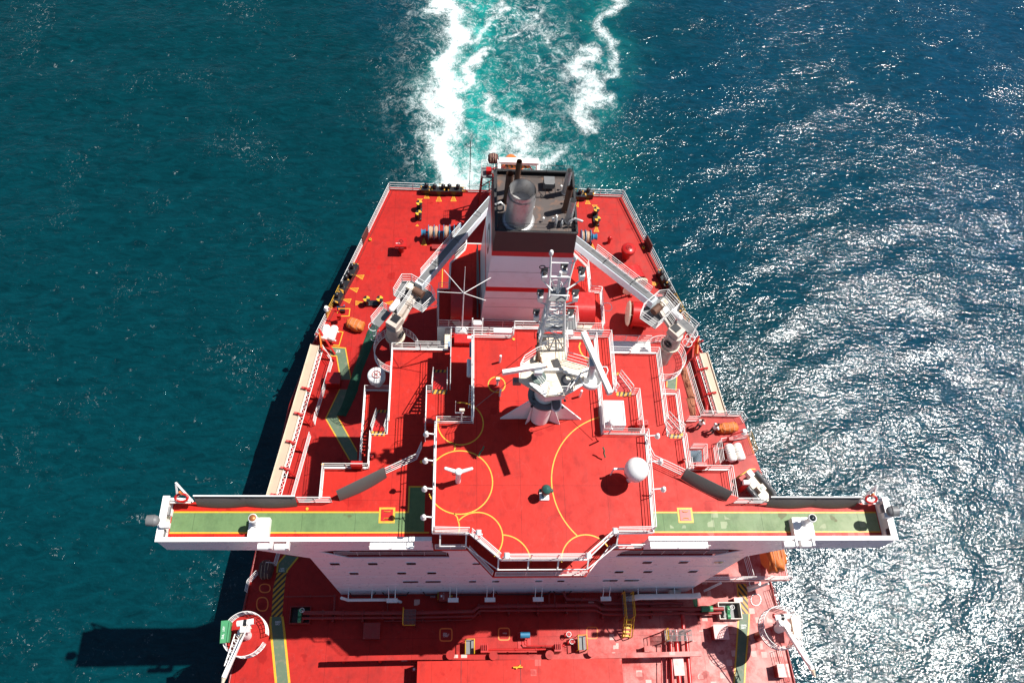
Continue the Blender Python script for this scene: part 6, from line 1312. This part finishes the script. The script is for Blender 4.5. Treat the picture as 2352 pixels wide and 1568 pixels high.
# ================================================================== rescue boat
a, b = Q('j', 1560, 1150, ZP + 1.0), Q('j', 1800, 1440, ZP + 1.0); d = (b - a).normalized(); nn = V((-d.y, d.x, 0)); c = (a + b) / 2
t = thing('rescue_boat', 'grey and black inflatable rescue boat with cream interior on the starboard boat deck', 'boat', V((c.x, c.y, ZP)))
L = (b - a).length / 2 + .25; Wd = .72; pts = [c + d * (-L) + nn * Wd, c + d * L * .45 + nn * Wd, c + d * L * .8 + nn * Wd * .6 + V((0, 0, .12)), c + d * L * 1.02 + V((0, 0, .2)), c + d * L * .8 - nn * Wd * .6 + V((0, 0, .12)), c + d * L * .45 - nn * Wd, c + d * (-L) - nn * Wd]
MB().tube(pts, .24, 14).build('buoyancy_tube', M['rescue'], t)
m = MB(); m.prism([(p.x, p.y) for p in pts], c.z - .45, c.z - .12); m.build('hull_floor', M['cream'], t)
m = MB()
for i in range(5):
    for s_ in (-1, 1):
        q = c + d * (-L * .7 + i * L * .32) + nn * s_ * (Wd + .06) + V((0, 0, .22)); m.tube([q - d * .09, q - d * .09 + V((0, 0, .03)), q + d * .09 + V((0, 0, .03)), q + d * .09], .02, 5)
m.build('grab_loop', M['white'], t)
m = MB(); m.box(c - d * .1 + V((0, 0, .1)), (.5, .6, .6), math.atan2(d.y, d.x)); m.build('console', M['cream'], t)
MB().box(c - d * .1 + V((0, 0, .43)), (.25, .3, .04), math.atan2(d.y, d.x)).build('instrument_panel', M['binn'], t)
m = MB(); m.box(c - d * (L + .1) + V((0, 0, .25)), (.55, .42, .6), math.atan2(d.y, d.x)); m.build('outboard_motor', M['white'], t)
m = MB()
for k in (-.5, .5): m.beam(c + d * k - nn * .8 - V((0, 0, .6)), c + d * k + nn * .8 - V((0, 0, .6)), .12, .3)
m.build('cradle', M['pipe'], t)
for (x0, y0), (x1, y1) in (((1430, 1290), (1520, 1180)),):
    m = MB()
base = Q('j', 1425, 1290, ZP); t = thing('boat_davit', 'yellow boat davit arm with white winch beside the rescue boat', 'davit', base)
MB().cyl(base, base + V((0, 0, 2.0)), .2, 14).build('davit_post', M['red'], t); m = MB(); m.beam(base + V((0, 0, 1.9)), Q('j', 1520, 1180, ZP + 2.3), .2, .22); m.beam(Q('j', 1380, 1140, ZP + .3), Q('j', 1540, 1030, ZP + .5), .1, .1); m.beam(Q('j', 1540, 1030, ZP + .5), Q('j', 1610, 1030, ZP + .5), .1, .1); m.build('davit_arm', M['yellow'], t)
m = MB(); q = Q('j', 1495, 1195, ZP + 2.2); m.cyl(q - V((.25, 0, 0)), q + V((.25, 0, 0)), .2, 14); m.build('winch_drum', M['white'], t)
# ================================================================== foredeck
def pipe(k, pts, z, r, lab, mat='pipe', sup=2.2, grp=None, cat='pipe'):
    P = [Q(k2, x, y, z) if len(pp_) == 3 else Q(k, pp_[0], pp_[1], z) for pp_ in pts for k2, x, y in [(pp_ if len(pp_) == 3 else (k, pp_[0], pp_[1]))]]
    t = thing('deck_pipe_run', lab, cat, V((P[0].x, P[0].y, 0)), grp); MB().tube(P, r, 12).build('pipe', M[mat], t)
    for a, b in zip(P, P[1:]):
        if (b - a).length > 1.2:
            for q in seg(a, b, 1.6)[1:-1]: MB().cyl(q - (b - a).normalized() * .04, q + (b - a).normalized() * .04, r * 1.55, 14).build('flange', M[mat], t)
            if sup:
                for q in seg(a, b, sup)[:-1]: MB().box((q.x, q.y, (z - r) / 2), (.14, .5 if abs((b - a).x) > abs((b - a).y) else .14, z - r)).build('support', M['pipe'], t)
    return t
pipe('m', [('o', 1290, 690), ('p', 780, 690), ('p', 1420, 670), ('p', 1490, 612), (1780, 960), (1850, 1000), (2340, 1000), ('q', 350, 640), ('q', 600, 640), ('q', 880, 640)], .85, .15, 'long dark red cross deck pipe, middle of the three, ahead of the superstructure')
pipe('m', [('o', 1280, 755), ('p', 780, 745), ('p', 1430, 730), ('p', 1500, 660), (1790, 1008), (1860, 1048), (2340, 1048), ('q', 380, 690), ('q', 600, 700), ('q', 850, 690)], .8, .10, 'long dark red cross deck pipe, foremost of the three, ahead of the superstructure')
pipe('m', [(1470, 830), (1500, 905), (1800, 908), (1870, 945), (2340, 945), ('q', 200, 560), ('q', 370, 575)], .8, .13, 'dark red cross deck pipe closest to the superstructure, ending at starboard')
pipe('p', [(300, 790), (900, 785), (1380, 775), (1430, 740)], .5, .05, 'thin dark red cross deck pipe beside the small grating', sup=0)
pipe('o', [(1060, 488), (1690, 478)], .3, .05, 'thin dark red pipe running out from the port safeway', sup=0); pipe('o', [(1690, 460), (1680, 680)], .35, .09, 'dark red pipe branch running forward beside the black tray', sup=0)
pipe('p', [(350, 480), (345, 680)], .3, .05, 'thin dark red pipe running forward from the white wall pipe', sup=0)
for i_, (x, y0, y1, x1) in enumerate(((1250, 830, 945, 1250), (1330, 830, 945, 1330), (1385, 830, 945, 1385))): pipe('m', [(x, y0), (x1, y1)], .4, .07, ['leftmost', 'middle', 'rightmost'][i_] + ' of three short dark pipes leaving the foot of the front wall', sup=0)
for i_, (x0, x1, r_) in enumerate(((205, 240, .12), (275, 325, .2), (400, 458, .17))): pipe('q', [(x0 + 5, 900), (x1, 1568)], .75, r_, ['left slim', 'middle thick', 'right thick'][i_] + ' red pipe running forward under the starboard grating', mat='red', sup=3)
for i_, x in enumerate((105, 165, 190, 215)): pipe('q', [(x - 5, 1060), (x, 1568)], .5, .035, ['first', 'second', 'third', 'fourth'][i_] + ' thin red line from the left in the starboard pipe bundle', mat='red', sup=0)
pipe('q', [(365, 700), (375, 890)], .7, .16, 'bright red vertical pipe section beside the green pipe sleeve', mat='red', sup=0)
o = MB().cyl(Q('q', 597, 640, .85), Q('q', 738, 640, .85), .24, 20).build('green_pipe_sleeve', M['greenp'], None, Q('q', 597, 640, .85)); tag(o, 'green painted sleeve round the red pipes at the starboard end', 'sleeve')
a, b = Q('q', 515, 490, 1.6), Q('q', 530, 605, .8); o = MB().cone(a, b, .2, .13, 16).sphere(a, .2, 14, 8).build('green_cover', M['greenp'], None, b); tag(o, 'dark green cloth covered nozzle above the starboard pipes', 'cover')
def tray(k, x0, y0, x1, y1, h, lab, mat='pipe', wm='pipe', inner='black'):
    a, b = Q(k, x0, y0, 0), Q(k, x1, y1, 0); t = thing('drip_tray', lab, 'tray', V(((a.x + b.x) / 2, (a.y + b.y) / 2, 0)))
    xa, xb, ya, yb = min(a.x, b.x), max(a.x, b.x), min(a.y, b.y), max(a.y, b.y)
    for q in ((xa, xb, ya, ya + .06), (xa, xb, yb - .06, yb), (xa, xa + .06, ya + .06, yb - .06), (xb - .06, xb, ya + .06, yb - .06)): MB().bb(*q, 0, h).build('tray_side', M[wm], t)
    MB().bb(xa + .06, xb - .06, ya + .06, yb - .06, .01, .03).build('tray_floor', M[inner], t); return t
tray('o', 1125, 840, 1405, 620, .6, 'black open drip tray at the port end of the cross deck pipes'); tray('q', 800, 785, 1050, 572, .7, 'grey floored open drip tray at the starboard end of the pipes', wm='craneg', inner='grey')
for k, x, y, lab in (('o', 1255, 690, 'green valve with two couplings inside the black port tray'), ('q', 930, 650, 'green valve with two couplings inside the starboard tray')):
    c = Q(k, x, y, .7); t = thing('bunker_valve', lab, 'valve', V((c.x, c.y, 0))); m = MB(); m.cyl(c - V((.12, 0, 0)), c + V((.12, 0, 0)), .3, 18); m.cyl(c - V((.12, .5, 0)), c + V((.12, -.5, 0)), .22, 18); m.build('blind_flange', M['greenp'], t)
    m = MB(); m.tube([c + V((.2, 0, .1)), c + V((.2, .1, .6))], .03); m.tube([c + V((.2 + .16 * math.cos(a_), .1 + .16 * math.sin(a_), .6)) for a_ in [i * math.pi / 6 for i in range(12)]], .02, 5, True); m.build('handwheel', M['white'], t)
for (k, x, y, sx, sy, h, mt, lab) in (('p', 155, 930, 1.25, 1.15, .7, 'pipe', 'dark red square hatch box in the shadow of the superstructure'), ('q', 800, 950, 1.15, 1.1, .95, 'deckbox', 'pale worn square hatch box beside the starboard safeway'), ('q', 1570, 1425, .9, .95, .9, 'deckbox', 'pale worn hatch box at the starboard deck edge with a yellow valve'), ('q', 1035, 540, .7, .35, .5, 'deckbox', 'small pale box standing beside the starboard hazard striped walkway')):
    M.setdefault('deckbox', simple('faded_pink_paint', (.72, .36, .33), .5, var=.1, dirt=(.5, .1, .08)))
    b = Q(k, x, y, 0); t = thing('hatch_box', lab, 'box', b); MB().box(b + V((0, 0, h / 2)), (sx * .9, sy * .9, h)).build('coaming', M['pipe'], t); MB().box(b + V((0, 0, h + .03)), (sx, sy, .07)).build('cover', M[mt], t)
b = Q('p', 1050, 510, 0); t = thing('hydrant_box', 'dark red box with yellow handles and white stickers at the foot of the front wall', 'box', b); MB().box(b + V((0, 0, .45)), (.75, .7, .9)).build('body', M['pipe'], t)
m = MB(); m.tube([b + V((-.45, .5, .6)), b + V((-.45, -.2, .6))], .04); m.tube([b + V((.4, .05, .75)), b + V((.65, .05, .75))], .05); m.build('handle', M['yellow'], t); MB().bb(b.x - .25, b.x - .13, b.y - .05, b.y + .1, .905, .91).build('sticker', M['sign'], t); text(MB(), 'EXIT 2', b + V((.02, -.2, .908)), (0, 1, 0), (-1, 0, 0), .09).build('lettering', M['sign'], t)
c = Q('p', 2065, 965, .8); t = thing('blue_tank', 'small bright blue horizontal tank ahead of the superstructure', 'tank', V((c.x, c.y, 0))); MB().cyl(c - V((.36, 0, 0)), c + V((.36, 0, 0)), .24, 20).build('tank', M['blue'], t); m = MB(); 
for dx in (-.2, 0, .2): m.tube([c + V((dx, -.1, -.2)), c + V((dx, -.3, -.75)), c + V((dx, -.9, -.78))], .03)
m.build('small_pipe', M['red'], t); MB().bb(c.x - .5, c.x + .5, c.y - .9, c.y + .3, 0, .05).build('base', M['red'], t)
def catwalk(k, x0, x1, y0, y1, z, lab, yl):
    a, b = Q(k, x0, y0, z), Q(k, x1, y1, z); t = thing('pipe_catwalk', lab, 'catwalk', V(((a.x + b.x) / 2, (a.y + b.y) / 2, 0))); m = MB(); n_ = max(4, int(abs(b.x - a.x) / .09))
    for i in range(n_ + 1): x = a.x + (b.x - a.x) * i / n_; m.beam((x, a.y, z), (x, b.y, z), .03, .05)
    for i in range(int(abs(a.y - b.y) / .35) + 1): y = b.y + (a.y - b.y) * i / max(1, int(abs(a.y - b.y) / .35)); m.beam((a.x, y, z), (b.x, y, z), .03, .05)
    m.build('grating', M['grey'], t)
    for q in ((a.x, a.y), (a.x, b.y), (b.x, a.y), (b.x, b.y)): MB().box((q[0], q[1], z / 2), (.08, .08, z)).build('leg', M['pipe'], t)
    for s_ in yl:
        x = a.x if s_ == 'l' else b.x
        if s_ in 'lr': m = MB(); m.tube([(x, a.y, z), (x, a.y, z + 1), (x, b.y, z + 1), (x, b.y, z)], .04); m.tube([(x, a.y, z + .5), (x, b.y, z + .5)], .03); m.build('handrail', M['yellow'], t)
        if s_ == 'f': MB().bb(a.x, b.x, b.y - .05, b.y, z, z + .08).build('edge_bar', M['yellow'], t)
    return t, a, b
catwalk('p', 548, 688, 650, 838, 1.3, 'small grey grating bridge with yellow edge over the port side of the pipes', 'lf')
t, a, b = catwalk('m', 2045, 2150, 850, 1085, 1.5, 'long grey grating catwalk with yellow rails over the starboard pipes', 'lr')
m = MB()
for s_ in (a.x + .05, b.x - .05): m.beam((s_, b.y, 1.5), (s_, b.y - 1.25, .1), .06, .12); m.tube([(s_, b.y, 2.4), (s_, b.y - 1.3, 1.0), (s_, b.y - 1.3, .1)], .04)
for i in range(5): m.beam((a.x, b.y - .25 * (i + .5), 1.5 - .28 * (i + .5)), (b.x, b.y - .25 * (i + .5), 1.5 - .28 * (i + .5)), .16, .03)
m.build('yellow_steps', M['yellow'], t)
catwalk('q', 140, 490, 905, 1035, 1.5, 'wide grey grating platform above the red starboard pipe bundle', 'l'); 
for k, x, y, lab, fl_ in (('m', 552, 1370, 'grey step with yellow frame and handrails, port of the raised trunk', 1), ('m', 1650, 1330, 'grey step with yellow frame and valve handle, right of the blue tank', -1)):
    c = Q(k, x, y, .8); t = thing('deck_step', lab, 'step', V((c.x, c.y, 0))); MB().bb(c.x - .3, c.x + .3, c.y - .5, c.y + .5, .72, .8).build('step_plate', M['grey'], t)
    m = MB(); m.tube([(c.x - .33, c.y - .5, 0), (c.x - .33, c.y - .5, 1.3), (c.x - .33, c.y + .5, 1.3), (c.x + .33, c.y + .5, 1.3), (c.x + .33, c.y - .5, 1.3), (c.x + .33, c.y - .5, 0)], .045); m.build('handrail', M['yellow'], t)
    m = MB(); m.tube([(c.x - .33, c.y + .5, 0), (c.x - .33, c.y + .5, 1.3)], .03); m.tube([(c.x + .33, c.y + .5, 0), (c.x + .33, c.y + .5, 1.3)], .03); m.build('leg', M['yellow'], t)
# girders and raised trunk
def girder(pts, z, lab, wd=.45, ht=.3):
    P = [Q(k, x, y, z) for k, x, y in pts]; t = thing('transverse_girder', lab, 'girder', V((P[0].x, P[0].y, 0))); m = MB()
    for a, b in zip(P, P[1:]): m.beam(a, b, wd, ht)
    m.build('beam', M['deck'], t)
    L = (P[-1] - P[0]).length
    for i in range(int(L / 2.6)):
        q = P[0].lerp(P[-1], (i + .4) / int(L / 2.6)); m = MB(); m.cone((q.x, q.y, 0), (q.x, q.y, z - .1), .16, .13, 12); m.build('post', M['red'], t)
girder([('o', 1590, 1268), ('p', 700, 1245), ('p', 2330, 1245)], 1.4, 'long sunlit red girder crossing the deck on posts, port half', .35, .25)
girder([('p', 2330, 1245), ('q', 600, 1200)], 1.4, 'long sunlit red girder crossing the deck on posts, starboard half', .35, .3)
a, b = Q('p', 722, 1290, 1.9), Q('m', 2040, 1490, 1.9); yb = (a.y + b.y) / 2
t = thing('raised_trunk', 'big flat topped raised red trunk at the bottom edge of the picture', 'trunk', V(((a.x + b.x) / 2, yb - 5, 0)))
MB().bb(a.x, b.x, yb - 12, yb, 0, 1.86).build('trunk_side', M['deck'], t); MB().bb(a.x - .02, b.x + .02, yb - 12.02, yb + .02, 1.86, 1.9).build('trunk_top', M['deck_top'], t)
for x in (1265, 2010): q = Q('p', x, 1400, 1.9); MB().bb(q.x - .015, q.x + .015, yb - 12, yb, 1.901, 1.92).build('joint', M['black'], t)
q = Q('p', 1975, 1370, 1.95); m = MB(); m.tube([q - V((.35, 0, -.1)), q + V((.35, 0, .1))], .06); m.tube([q + V((-.15, -.1, .1)), q + V((.2, .15, .1))], .05); m.build('yellow_valve_lever', M['yellow'], t)
for k, x, y, lab in (('m', 360, 1480, 'short red post with flared cap, left of the row along the trunk edge'), ('m', 770, 1487, 'short red capped post on the trunk edge left of the middle'), ('m', 1305, 1478, 'short red capped post on the trunk edge below the blue tank'), ('m', 1705, 1455, 'short red capped post at the starboard end of the trunk edge')):
    b_ = Q(k, x, y, 0); t = thing('trunk_vent', lab, 'vent', b_, 'capped posts along the trunk edge'); MB().cyl(b_, b_ + V((0, 0, 1.9)), .2, 14).build('post', M['red'], t); MB().cyl(b_ + V((0, 0, 1.9)), b_ + V((0, 0, 2.05)), .32, 18).build('cap', M['deck'], t)
for k, x, y, lab in (('m', 685, 1420, 'ribbed red box on the trunk edge left of the blue tank'), ('m', 1385, 1410, 'ribbed red box on the trunk edge right of the blue tank')):
    b_ = Q(k, x, y, 0); t = thing('ribbed_box', lab, 'box', b_, 'ribbed boxes on the trunk edge'); MB().box(b_ + V((0, 0, 1.0)), (.55, .5, 2.0)).build('body', M['red'], t)
    for i in range(4): MB().box(b_ + V((-.2 + .13 * i, .15, 2.08)), (.05, .5, .16)).build('rib', M['red'], t)
pipe('m', [(720, 1400), (800, 1395), (1400, 1392), (1480, 1350)], 1.0, .07, 'thin red pipe along the aft edge of the raised trunk', mat='red', sup=0)
pipe('m', [(1090, 1330), (1110, 1360), (1480, 1358)], .5, .05, 'thin red pipe leading starboard from the blue tank', mat='red', sup=0)
for i_, (x, y) in enumerate(((1510, 1260), (1540, 1330))):
    b_ = Q('m', x, y, 0); t = thing('valve_group', ['small red valve with pale handwheel in sun right of the blue tank', 'dark red valve cluster on the pipe end near the yellow step'][i_], 'valve', b_); m = MB(); m.cyl(b_, b_ + V((0, 0, .7)), .1, 10); m.cyl(b_ + V((-.3, 0, .4)), b_ + V((.3, 0, .4)), .14, 12); m.build('valve_body', M['red'], t); MB().tube([b_ + V((.18 * math.cos(a_), .18 * math.sin(a_), .78)) for a_ in [i * math.pi / 6 for i in range(12)]], .025, 5, True).build('handwheel', M['white'], t)
b_ = Q('m', 2290, 1400, 0); t = thing('hatch_box', 'low faded red box on the sunlit deck right of the trunk', 'box', b_); MB().box(b_ + V((0, 0, .4)), (.7, .35, .8)).build('coaming', M['pipe'], t); MB().box(b_ + V((0, 0, .83)), (.8, .42, .06)).build('cover', M['deck'], t)
b_ = Q('p', 680, 1405, 0); t = thing('red_valve_box', 'small red box with white dial in the shadow left of the trunk', 'box', b_); MB().box(b_ + V((0, 0, .6)), (.3, .3, .3)).build('body', M['red'], t); MB().cyl(b_ + V((0, 0, .75)), b_ + V((0, 0, .78)), .08, 12).build('dial', M['white'], t); MB().cyl(b_, b_ + V((0, 0, .5)), .04, 8).build('stand', M['red'], t)
o_ = Q('q', 315, 1330, .9); t = thing('pale_cover_plate', 'pale pink long cover plate over the starboard pipe bundle', 'cover', V((o_.x, o_.y, 0))); MB().box(o_, (.8, 1.6, .12)).build('plate', M['deckbox'], t); MB().box(o_ - V((0, .6, .5)), (.1, .1, .9)).build('leg', M['pipe'], t)
# dotted white manhole rings
for cx, cy, rx, ry, lab in ((1283, 525, 62, 72, 'round white bolted manhole cover beside the starboard hazard walkway'), (1270, 322, 70, 40, 'round white bolted manhole cover half hidden behind the platform strut')):
    m = MB()
    for i in range(22): a_ = 2 * math.pi * i / 22; m.box(Q('q', cx + rx * math.cos(a_), cy + ry * math.sin(a_), .05), (.07, .07, .08))
    c = Q('q', cx, cy, 0); t = thing('bolted_manhole', lab, 'manhole', c); m.build('bolt_ring', M['white'], t); MB().cyl(c, c + V((0, 0, .04)), .38, 28).build('cover', M['deck'], t)
# thick white pipes low on the front wall
for pts, r_, lab in ((((-13.3, 2.2), (-12.9, 1.3), (-9.4, 1.3), (-9.0, .3)), .11, 'thin white drain pipe along the foot of the front wall, port side'), (((8.6, .6), (9.3, 1.6), (13.6, 1.7), (14.0, 2.1)), .22, 'thick white pipe along the foot of the front wall, starboard side')):
    P = [V((x, -.75, z)) for x, z in pts]; t = thing('wall_pipe', lab, 'pipe', P[0]); MB().tube(P, r_, 14).build('pipe', M['white'], t)
    for q in seg(P[1], P[2], 1.4): m = MB(); m.beam(q, q + V((0, .62, .1)), .06, .06); m.build('bracket', M['white'], t)
c = Q('q', 265, 450, 1.2); t = thing('grey_cabinet', 'light grey cabinet hanging low below the thick white wall pipe', 'cabinet', V((c.x, c.y, 0))); MB().box(c, (.9, .5, .5)).build('cabinet', M['craneg'], t); MB().box(c - V((0, 0, .75)), (.2, .2, 1.0)).build('stand', M['pipe'], t)
# hose platforms with small cranes at the hull side
def hose(s_, cxy, topmach, tip, plate, lab, labp, mt):
    z0 = 4.2; c = V((cxy.x, cxy.y, z0)); t = thing('round_platform', labp, 'platform', V((c.x, c.y, 0))); R0 = 1.5
    MB().cyl(c - V((0, 0, .1)), c, R0, 40).build('platform_floor', M['deck'], t); m = MB(); railmesh(m, arc(c, R0 * .98, 0, 337, 30, z0), sp=1.0, r=.035, mids=2); m.build('railing', M['white'], t)
    MB().cyl((c.x, c.y, 0), (c.x, c.y, z0 - .1), .35, 20).build('column', M['pipe'], t)
    cr_ = thing('hose_crane', lab, 'crane', c); tm, tp_ = V(topmach), V(tip)
    MB().cyl(c, c + V((0, 0, 1.6)), .32, 20).build('king_post', M['white'], cr_)
    m = MB(); m.cyl(tm - V((.55, .05, 0)), tm + V((.55, .1, 0)), .2, 16); m.box(tm + V((0, -.3, -.2)), (.6, .6, .5)); m.build('winch', M['white'], cr_); MB().cyl(tm + V((.55 * -s_, .1 * 1, 0)), tm + V((.64 * -s_, .11, 0)), .17, 16).build('end_cap', M['red'], cr_); MB().cyl(tm - V((.12, 0, 0)), tm + V((.1, 0, 0)), .23, 16).build('motor_band', M['black'], cr_)
    m = MB(); st_ = c + V((0, -.2, 1.5)); m.beam(st_, tp_, .26, .3); m.build('boom', M['white'], cr_)
    d = (tp_ - st_); sd = d.normalized().cross(V((0, 0, 1))).normalized(); m = MB(); top2 = tm + V((-s_ * 0, 0, .3)); m.beam(top2 + sd * .35 * s_, tp_ + V((0, 0, .15)), .07, .07)
    off = sd * (-.55 * s_); A = [st_.lerp(tp_, u) for u in [i / 8 for i in range(9)]]; B = [p + off * (1 - .5 * i / 8) - V((0, 0, .2)) for i, p in enumerate(A)]
    m.tube(B[:7], .045)
    for i in range(6): m.tube([A[i], B[i], A[i + 1]] if i % 2 == 0 else [B[i], A[i + 1]], .035, 5); m.tube([A[i], B[i]], .03, 5)
    m.build('boom_lattice', M['white'], cr_)
    m = MB(); m.beam(tm + V((0, -.2, 0)), st_ + d * .12, .18, .18); m.beam(tm + V((.35, -.3, -.1)), st_ + d * .05, .14, .14); m.build('gantry', M['cream'], cr_)
    m = MB(); m.cone(tp_, tp_ + d.normalized() * .5 - V((0, 0, .3)), .16, .06, 10); m.build('boom_head', M['cream'], cr_)
    pc = V(plate); m = MB(); m.beam(pc + V((0, .7, 0)), pc + V((-.12 * -s_ * -1, -.75, 0)), .55, .1); b_ = m.build('side_plate', M[mt], cr_)
    if mt == 'greenp': text(MB(), 'SWL 15T', pc + V((.05, -.5, .056)), (0, 1, 0), (-1, 0, 0), .14).build('lettering', M['sign'], cr_)
    m = MB(); m.beam(pc + V((-s_ * .35, .6, -.1)), pc + V((-s_ * .35, -.7, -.1)), .12, .5); m.build('plate_support', M['cream'] if mt != 'greenp' else M['greenp'], cr_)
hose(-1, Q('o', 590, 975, 4.2), Q('o', 570, 815, 6.4), Q('o', 300, 1500, 6.2), Q('o', 300, 920, 5.6), 'white lattice hose crane with green side plate at the port deck edge', 'round red floored platform with white rail at the port deck edge', 'greenp')
hose(1, Q('q', 1560, 890, 4.2), Q('q', 1610, 745, 6.4), Q('q', 1990, 1400, 6.2), Q('q', 1800, 850, 5.6), 'white lattice hose crane with tan side plate at the starboard deck edge', 'round red floored platform with white rail at the starboard deck edge', 'cream')
b_ = Q('k', 1330, 1060, 0); rounded_lump('covered_equipment', b_, .5, .65, .5, 0, 'tarpdark', 'dark covered winch in shadow beside the port safeway text', 'covered bundle', 5)
# ================================================================== stern: free fall lifeboat on its launch frame, behind the funnel
t = thing('freefall_lifeboat', 'orange enclosed lifeboat on a launch frame at the stern hidden behind the funnel', 'lifeboat', (0, 36.5, 5)); m = MB(); vs = []; n_ = 20; K = 14
for i in range(K + 1):
    u = i / K; y = 31.5 + 8.5 * u; zc_ = 6.9 - 2.6 * u + .3; r_ = 1.25 * (math.sin(math.pi * min(1, max(0, u * .92 + .06))) ** .38)
    for j in range(n_): a_ = 2 * math.pi * j / n_; vs.append((r_ * math.cos(a_), y, zc_ + r_ * 1.05 * math.sin(a_)))
m.add(vs, [(i * n_ + j, (i + 1) * n_ + j, (i + 1) * n_ + (j + 1) % n_, i * n_ + (j + 1) % n_) for i in range(K) for j in range(n_)], True); m.build('hull', M['orange'], t)
MB().box((0, 33.2, 8.2), (1.3, 1.6, .9)).build('cockpit', M['orange'], t)
fr_ = thing('lifeboat_launch_frame', 'white launch frame with black and yellow striped bar showing above the funnel top', 'frame', (0, 36.5, 0)); m = MB()
ztf = 8.6; A0 = [Q('a', x, y, ztf) for x, y in ((1155, 105), (1520, 120))]; y1 = A0[0].y
for s_, p in ((0, A0[0]), (1, A0[1])):
    m.beam(p, (p.x, p.y, .0), .3, .3, (0, 1, 0)); m.beam(p, (p.x * .8, p.y - 6.5, 5.6), .28, .3); m.beam((p.x * .8, p.y - 6.5, 5.6), (p.x * .8, p.y - 6.5, 0), .26, .26, (0, 1, 0)); m.beam((p.x * .6, p.y - .4, 3.2), (p.x * .6, p.y - 9, 6.2), .25, .35)
m.beam(A0[0], A0[1], .55, .35); m.build('frame', M['white'], fr_)
a_, b2 = Q('a', 1215, 150, 8.0), Q('a', 1430, 158, 8.0); m = MB(); m.beam(a_, b2, .35, .2); m.build('striped_bar', M['hazR'], fr_); m = MB(); m.beam(Q('a', 1180, 190, 7.2), Q('a', 1215, 150, 8.0), .1, .1); m.beam(Q('a', 1465, 200, 7.2), Q('a', 1430, 150, 8.0), .1, .1); m.build('red_link', M['red'], fr_)
MB().bb(a_.x - .3, b2.x + .3, a_.y - 1.6, a_.y - .3, 6.9, 7.0).build('service_platform', M['deckbox'], fr_)
b_ = Q('a', 1040, 300, 0); t = thing('stern_lookout_platform', 'small lattice stand with red boxes and ladder at the stern left of the funnel', 'stand', V((b_.x, b_.y, 0))); zt_ = 5.5
pc = Q('a', 1050, 215, zt_); m = MB(); m.bb(pc.x - .6, pc.x + .6, pc.y - .6, pc.y + .6, zt_ - .08, zt_); m.build('platform', M['grey'], t)
m = MB(); railmesh(m, [V((pc.x - .6, pc.y - .6, zt_)), V((pc.x - .6, pc.y + .6, zt_)), V((pc.x + .6, pc.y + .6, zt_)), V((pc.x + .6, pc.y - .6, zt_))], sp=.6, r=.03); m.build('railing', M['white'], t)
m = MB()
for dx, dy in ((-.5, -.5), (.5, -.5), (.5, .5), (-.5, .5)): m.tube([(pc.x + dx, pc.y + dy, zt_), (pc.x + dx * 1.3, pc.y + dy * 1.3, 0)], .07)
for i in range(4): m.tube([(pc.x - .55, pc.y - .55, i * 1.3 + .2), (pc.x + .55, pc.y - .55, i * 1.3 + 1.4)], .05); m.tube([(pc.x - .55, pc.y + .55, i * 1.3 + .2), (pc.x - .55, pc.y - .55, i * 1.3 + 1.4)], .05)
m.tube([(pc.x + .4, pc.y - .5, 6), (pc.x + 2.0, pc.y - 3.0, 3.0)], .09); m.tube([(pc.x + .4, pc.y - .3, 6.4), (pc.x + 2.6, pc.y - .4, 7.2)], .12); m.build('lattice_leg', M['pipe'], t)
MB().box((pc.x + .1, pc.y, zt_ + .3), (.5, .5, .5)).build('red_box', M['red'], t)
c = Q('a', 1098, 112, 7.6); rounded_lump('covered_equipment', c, .45, .4, .4, 0, 'tarpdark', 'brown cloth covered searchlight at the stern beside the funnel top', 'covered bundle', 6)
bq = Q('a', 884, 380, 0); best = None
for h2 in [i * .1 for i in range(20, 180)]:
    p = bq + V((0, .0, h2)); d = p - V((CX, CY, CZ)); wv = d.dot(F_); py = 784 - FPX * d.dot(U_) / wv
    e_ = (py - (-80 / 2.45 + 560) / 1.6327) ** 2
    if best is None or e_ < best[0]: best = (e_, h2)
hh_ = min(best[1], 9); t = thing('stern_flagstaff', 'thin dark staff with beads rising at the stern rail against the wake', 'mast', bq); tp2 = Q('a', 895, -80, hh_ * .8)
MB().tube([bq, tp2], .035, 6).build('staff', M['black'], t); m = MB()
for i in range(14): m.sphere(bq.lerp(tp2, .3 + .05 * i), .06, 6, 4)
m.build('bead_line', M['black'], t)
m = MB(); c = Q('a', 1065, 430, 1); m.tube([Q('a', 1060, 560, 1.0), Q('a', 1065, 300, 4)], .05); o = m.build('thin_post', M['red'], None, Q('a', 1060, 560, 1)); tag(o, 'thin red and white post beside the port edge of the funnel', 'post')
